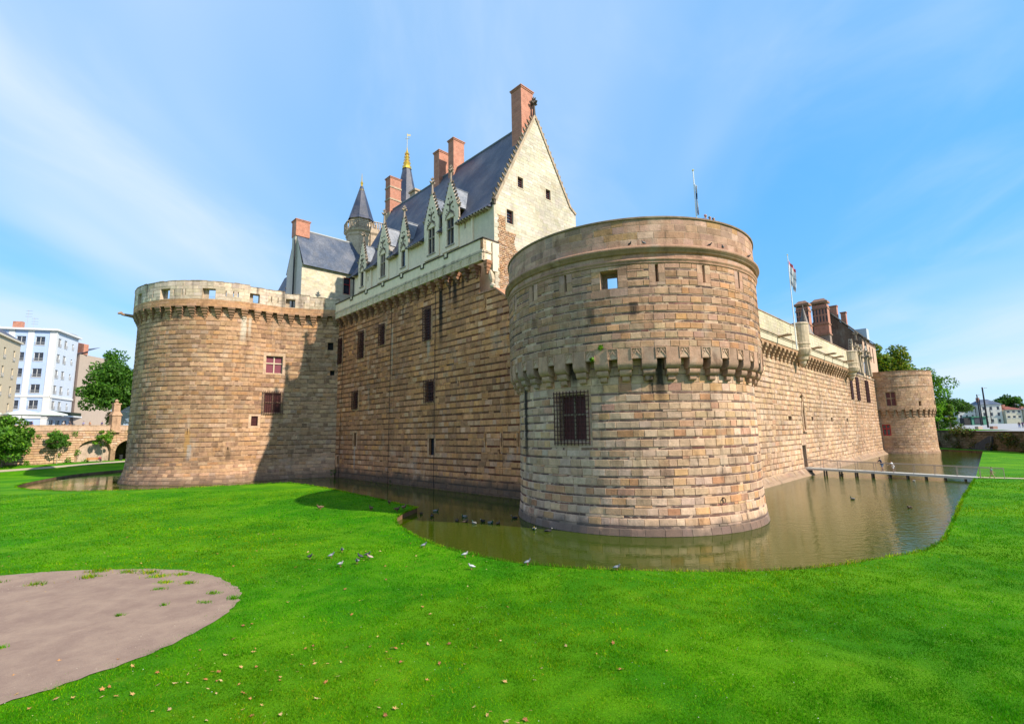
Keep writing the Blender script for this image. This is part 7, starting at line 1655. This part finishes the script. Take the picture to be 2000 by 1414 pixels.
def blades():
    rng = np.random.default_rng(5); n = 900000
    a, b = 8.0, 60.0; t = rng.random(n); D = (a**-0.55+(b**-0.55-a**-0.55)*t)**(-1/0.55)
    x = D*rng.uniform(-1.12, 1.12, n); y = D
    tx, ty = np.array(TARMAC).T; mx, my = np.array(MOAT).T
    def inside(px, py, X, Y):
        c = np.zeros(px.shape, bool); j = len(X)-1
        for i in range(len(X)):
            m = ((Y[i] > py) != (Y[j] > py)); c ^= m & (px < (X[j]-X[i])*(py-Y[i])/(Y[j]-Y[i]+1e-12)+X[i]); j = i
        return c
    patch = np.array([noise.noise((u*.22, v*.22, 3.0)) for u, v in zip(x[::1], y[::1])]) if n < 1e5 else None
    it = inside(x, y, tx, ty); dd = np.full(n, 9.0); q = np.where(it)[0]
    for i in range(len(tx)):
        ax, ay, bx, by = tx[i-1], ty[i-1], tx[i], ty[i]; l2 = (bx-ax)**2+(by-ay)**2; tt = np.clip(((x[q]-ax)*(bx-ax)+(y[q]-ay)*(by-ay))/l2, 0, 1)
        dd[q] = np.minimum(dd[q], np.hypot(x[q]-ax-tt*(bx-ax), y[q]-ay-tt*(by-ay)))
    ok = (~it | (rng.random(n) < np.exp(-dd/.16)*.9)) & ~inside(x, y, mx, my); x, y, D = x[ok], y[ok], D[ok]
    ex, ey = [], []
    for i in range(len(mx)):
        ax, ay, bx, by = mx[i-1], my[i-1], mx[i], my[i]; L_ = math.hypot(bx-ax, by-ay)
        if min(ay, by) > 75 or L_ > 40: continue
        k = int(L_*70); t_ = rng.random(k); ex.append(ax+(bx-ax)*t_+rng.normal(size=k)*.05); ey.append(ay+(by-ay)*t_+rng.normal(size=k)*.05)
    ex = np.concatenate(ex); ey = np.concatenate(ey)
    # weeds on the tarmac: a few clumps
    wx, wy = [], []
    for (cx, cy, r, k) in ((-17.2, 24.2, .5, 160), (-16.3, 23.6, .55, 200), (-15.4, 23.8, .35, 120), (-15.3, 22.6, .4, 160), (-14.2, 22.4, .35, 140), (-14.9, 21.6, .3, 120), (-12.2, 20.9, .3, 140), (-11.9, 19.8, .28, 120), (-11.0, 20.2, .3, 140), (-14.2, 18.6, .16, 90), (-13.3, 19.6, .14, 60), (-15.8, 16.0, .2, 90), (-19.5, 23.6, .5, 120), (-21.0, 22.6, .5, 100), (-18.3, 24.4, .5, 140), (-23.2, 23.0, .4, 90), (-20.0, 24.6, .6, 160), (-20.5, 19.8, .2, 60)):
        wx.append(cx+rng.normal(size=k)*r*.45); wy.append(cy+rng.normal(size=k)*r*.3)
    wx = np.concatenate(wx); wy = np.concatenate(wy)
    def make(name, x, y, D, hmul, mat, label):
        n = len(x); z = np.full(n, .345)
        d = (x-EW0[0])*EWN.x+(y-EW0[1])*EWN.y; tt = np.clip((d-13)/(1-13.), 0, 1); z = .345+1.55*tt*tt*(3-2*tt)+(.02 if hmul > 1.2 else 0)
        an = rng.uniform(0, 2*np.pi, n); h = rng.uniform(.03, .062, n)*hmul*np.clip(D/14, 1, 2.2)**.5; w = .0052*np.clip(D/10, 1, 5)*rng.uniform(.7, 1.3, n)
        h = h*(1+.45*np.sin(x*2.7+1.9*np.sin(y*1.7))*np.sin(y*3.1+1.3*np.sin(x*2.1))); le = rng.normal(size=(n, 2))*.55*h[:, None]
        v = np.empty((n, 3, 3), np.float32); v[:, 0] = np.stack([x-np.cos(an)*w, y-np.sin(an)*w, z], 1); v[:, 1] = np.stack([x+np.cos(an)*w, y+np.sin(an)*w, z], 1); v[:, 2] = np.stack([x+le[:, 0], y+le[:, 1], z+h], 1)
        me = bpy.data.meshes.new(name); me.vertices.add(3*n); me.vertices.foreach_set('co', v.ravel()); me.loops.add(3*n); me.loops.foreach_set('vertex_index', np.arange(3*n, dtype=np.int32)); me.polygons.add(n); me.polygons.foreach_set('loop_start', np.arange(0, 3*n, 3, dtype=np.int32))
        at = me.color_attributes.new('Col', 'FLOAT_COLOR', 'POINT'); base = np.array([(.054, .232, .001), (.096, .285, .002), (.028, .15, .001), (.165, .31, .003), (.25, .27, .02)]); pr = np.array([.36, .30, .22, .09, .03])
        if hmul > 1.2: pr = np.array([.2, .2, .15, .2, .25])
        # patchy sward: slow sines stand in for mowing and wear
        s = np.sin(x*.55+1.3*np.sin(y*.31))*np.sin(y*.47+1.1*np.sin(x*.23))
        s2 = np.sin(x*1.9+2.1*np.sin(y*1.1))*np.sin(y*2.3+1.7*np.sin(x*1.3)); s3 = np.sin(x*.21+2.0*np.sin(y*.17)+.7)
        c = base[rng.choice(5, n, p=pr)]*(rng.uniform(.62, 1.32, n)*(1+.22*s+.2*s2))[:, None]; c[:, 0] *= 1+.38*s3+.2*s2; c[:, 1] *= 1+.05*s3; col = np.ones((n, 3, 4), np.float32); col[:, :, :3] = c[:, None, :]; at.data.foreach_set('color', col.ravel())
        me.update(); me.validate(); me.materials.append(mat); o = bpy.data.objects.new(name, me); COL.objects.link(o); tag(o, label, 'grass', kind='stuff')
    M_BLADE = blade_mat('grass_blade')
    make('grass_blades', x, y, D, 1.0, M_BLADE, 'short green mown grass blades of the lawn')
    make('bank_grass', ex, ey, np.hypot(ex, ey), 1.9, M_BLADE, 'longer grass overhanging the moat edge')
    make('weed_tufts', wx, wy, np.hypot(wx, wy), 1.7, M_BLADE, 'yellow green weed tufts growing through the bare tarmac')
blades()

def specks():
    rng = np.random.default_rng(8)
    def scatter(name, n, xr, yr, size, cols, label, cat, inside, zoff, sides=5):
        mb = MB(); k = 0
        while k < n:
            x, y = rng.uniform(*xr), rng.uniform(*yr)
            if in_poly(x, y, TARMAC) != inside or in_poly(x, y, MOAT): continue
            r = rng.uniform(*size); z = lawn_z(x, y)+zoff; a0 = rng.uniform(0, 6); c = cols[rng.integers(len(cols))]; g = rng.uniform(.7, 1.2); c = tuple(q*g for q in c)
            ring = [(x+r*math.cos(a0+2*math.pi*i/sides)*rng.uniform(.7, 1.1), y+r*math.sin(a0+2*math.pi*i/sides)*rng.uniform(.7, 1.1), z) for i in range(sides)]
            for i in range(sides): mb.face([ring[i], ring[(i+1) % sides], (x, y, z+r*.7)], c)
            k += 1
        tag(mb.build(name, M_ATTR, kind='stuff'), label, cat)
    scatter('gravel', 3500, (-30, -10), (11, 25), (.006, .022), [(.34, .27, .2), (.16, .12, .1), (.45, .38, .3), (.22, .13, .08)], 'small grit and crumbs scattered over the bare tarmac', 'gravel', True, .024)
    scatter('daisies', 700, (-18, 24), (9, 24), (.008, .016), [(.6, .6, .5), (.55, .5, .2), (.4, .42, .1)], 'tiny white clover and daisy heads in the lawn', 'flowers', False, .055, 4)
specks()
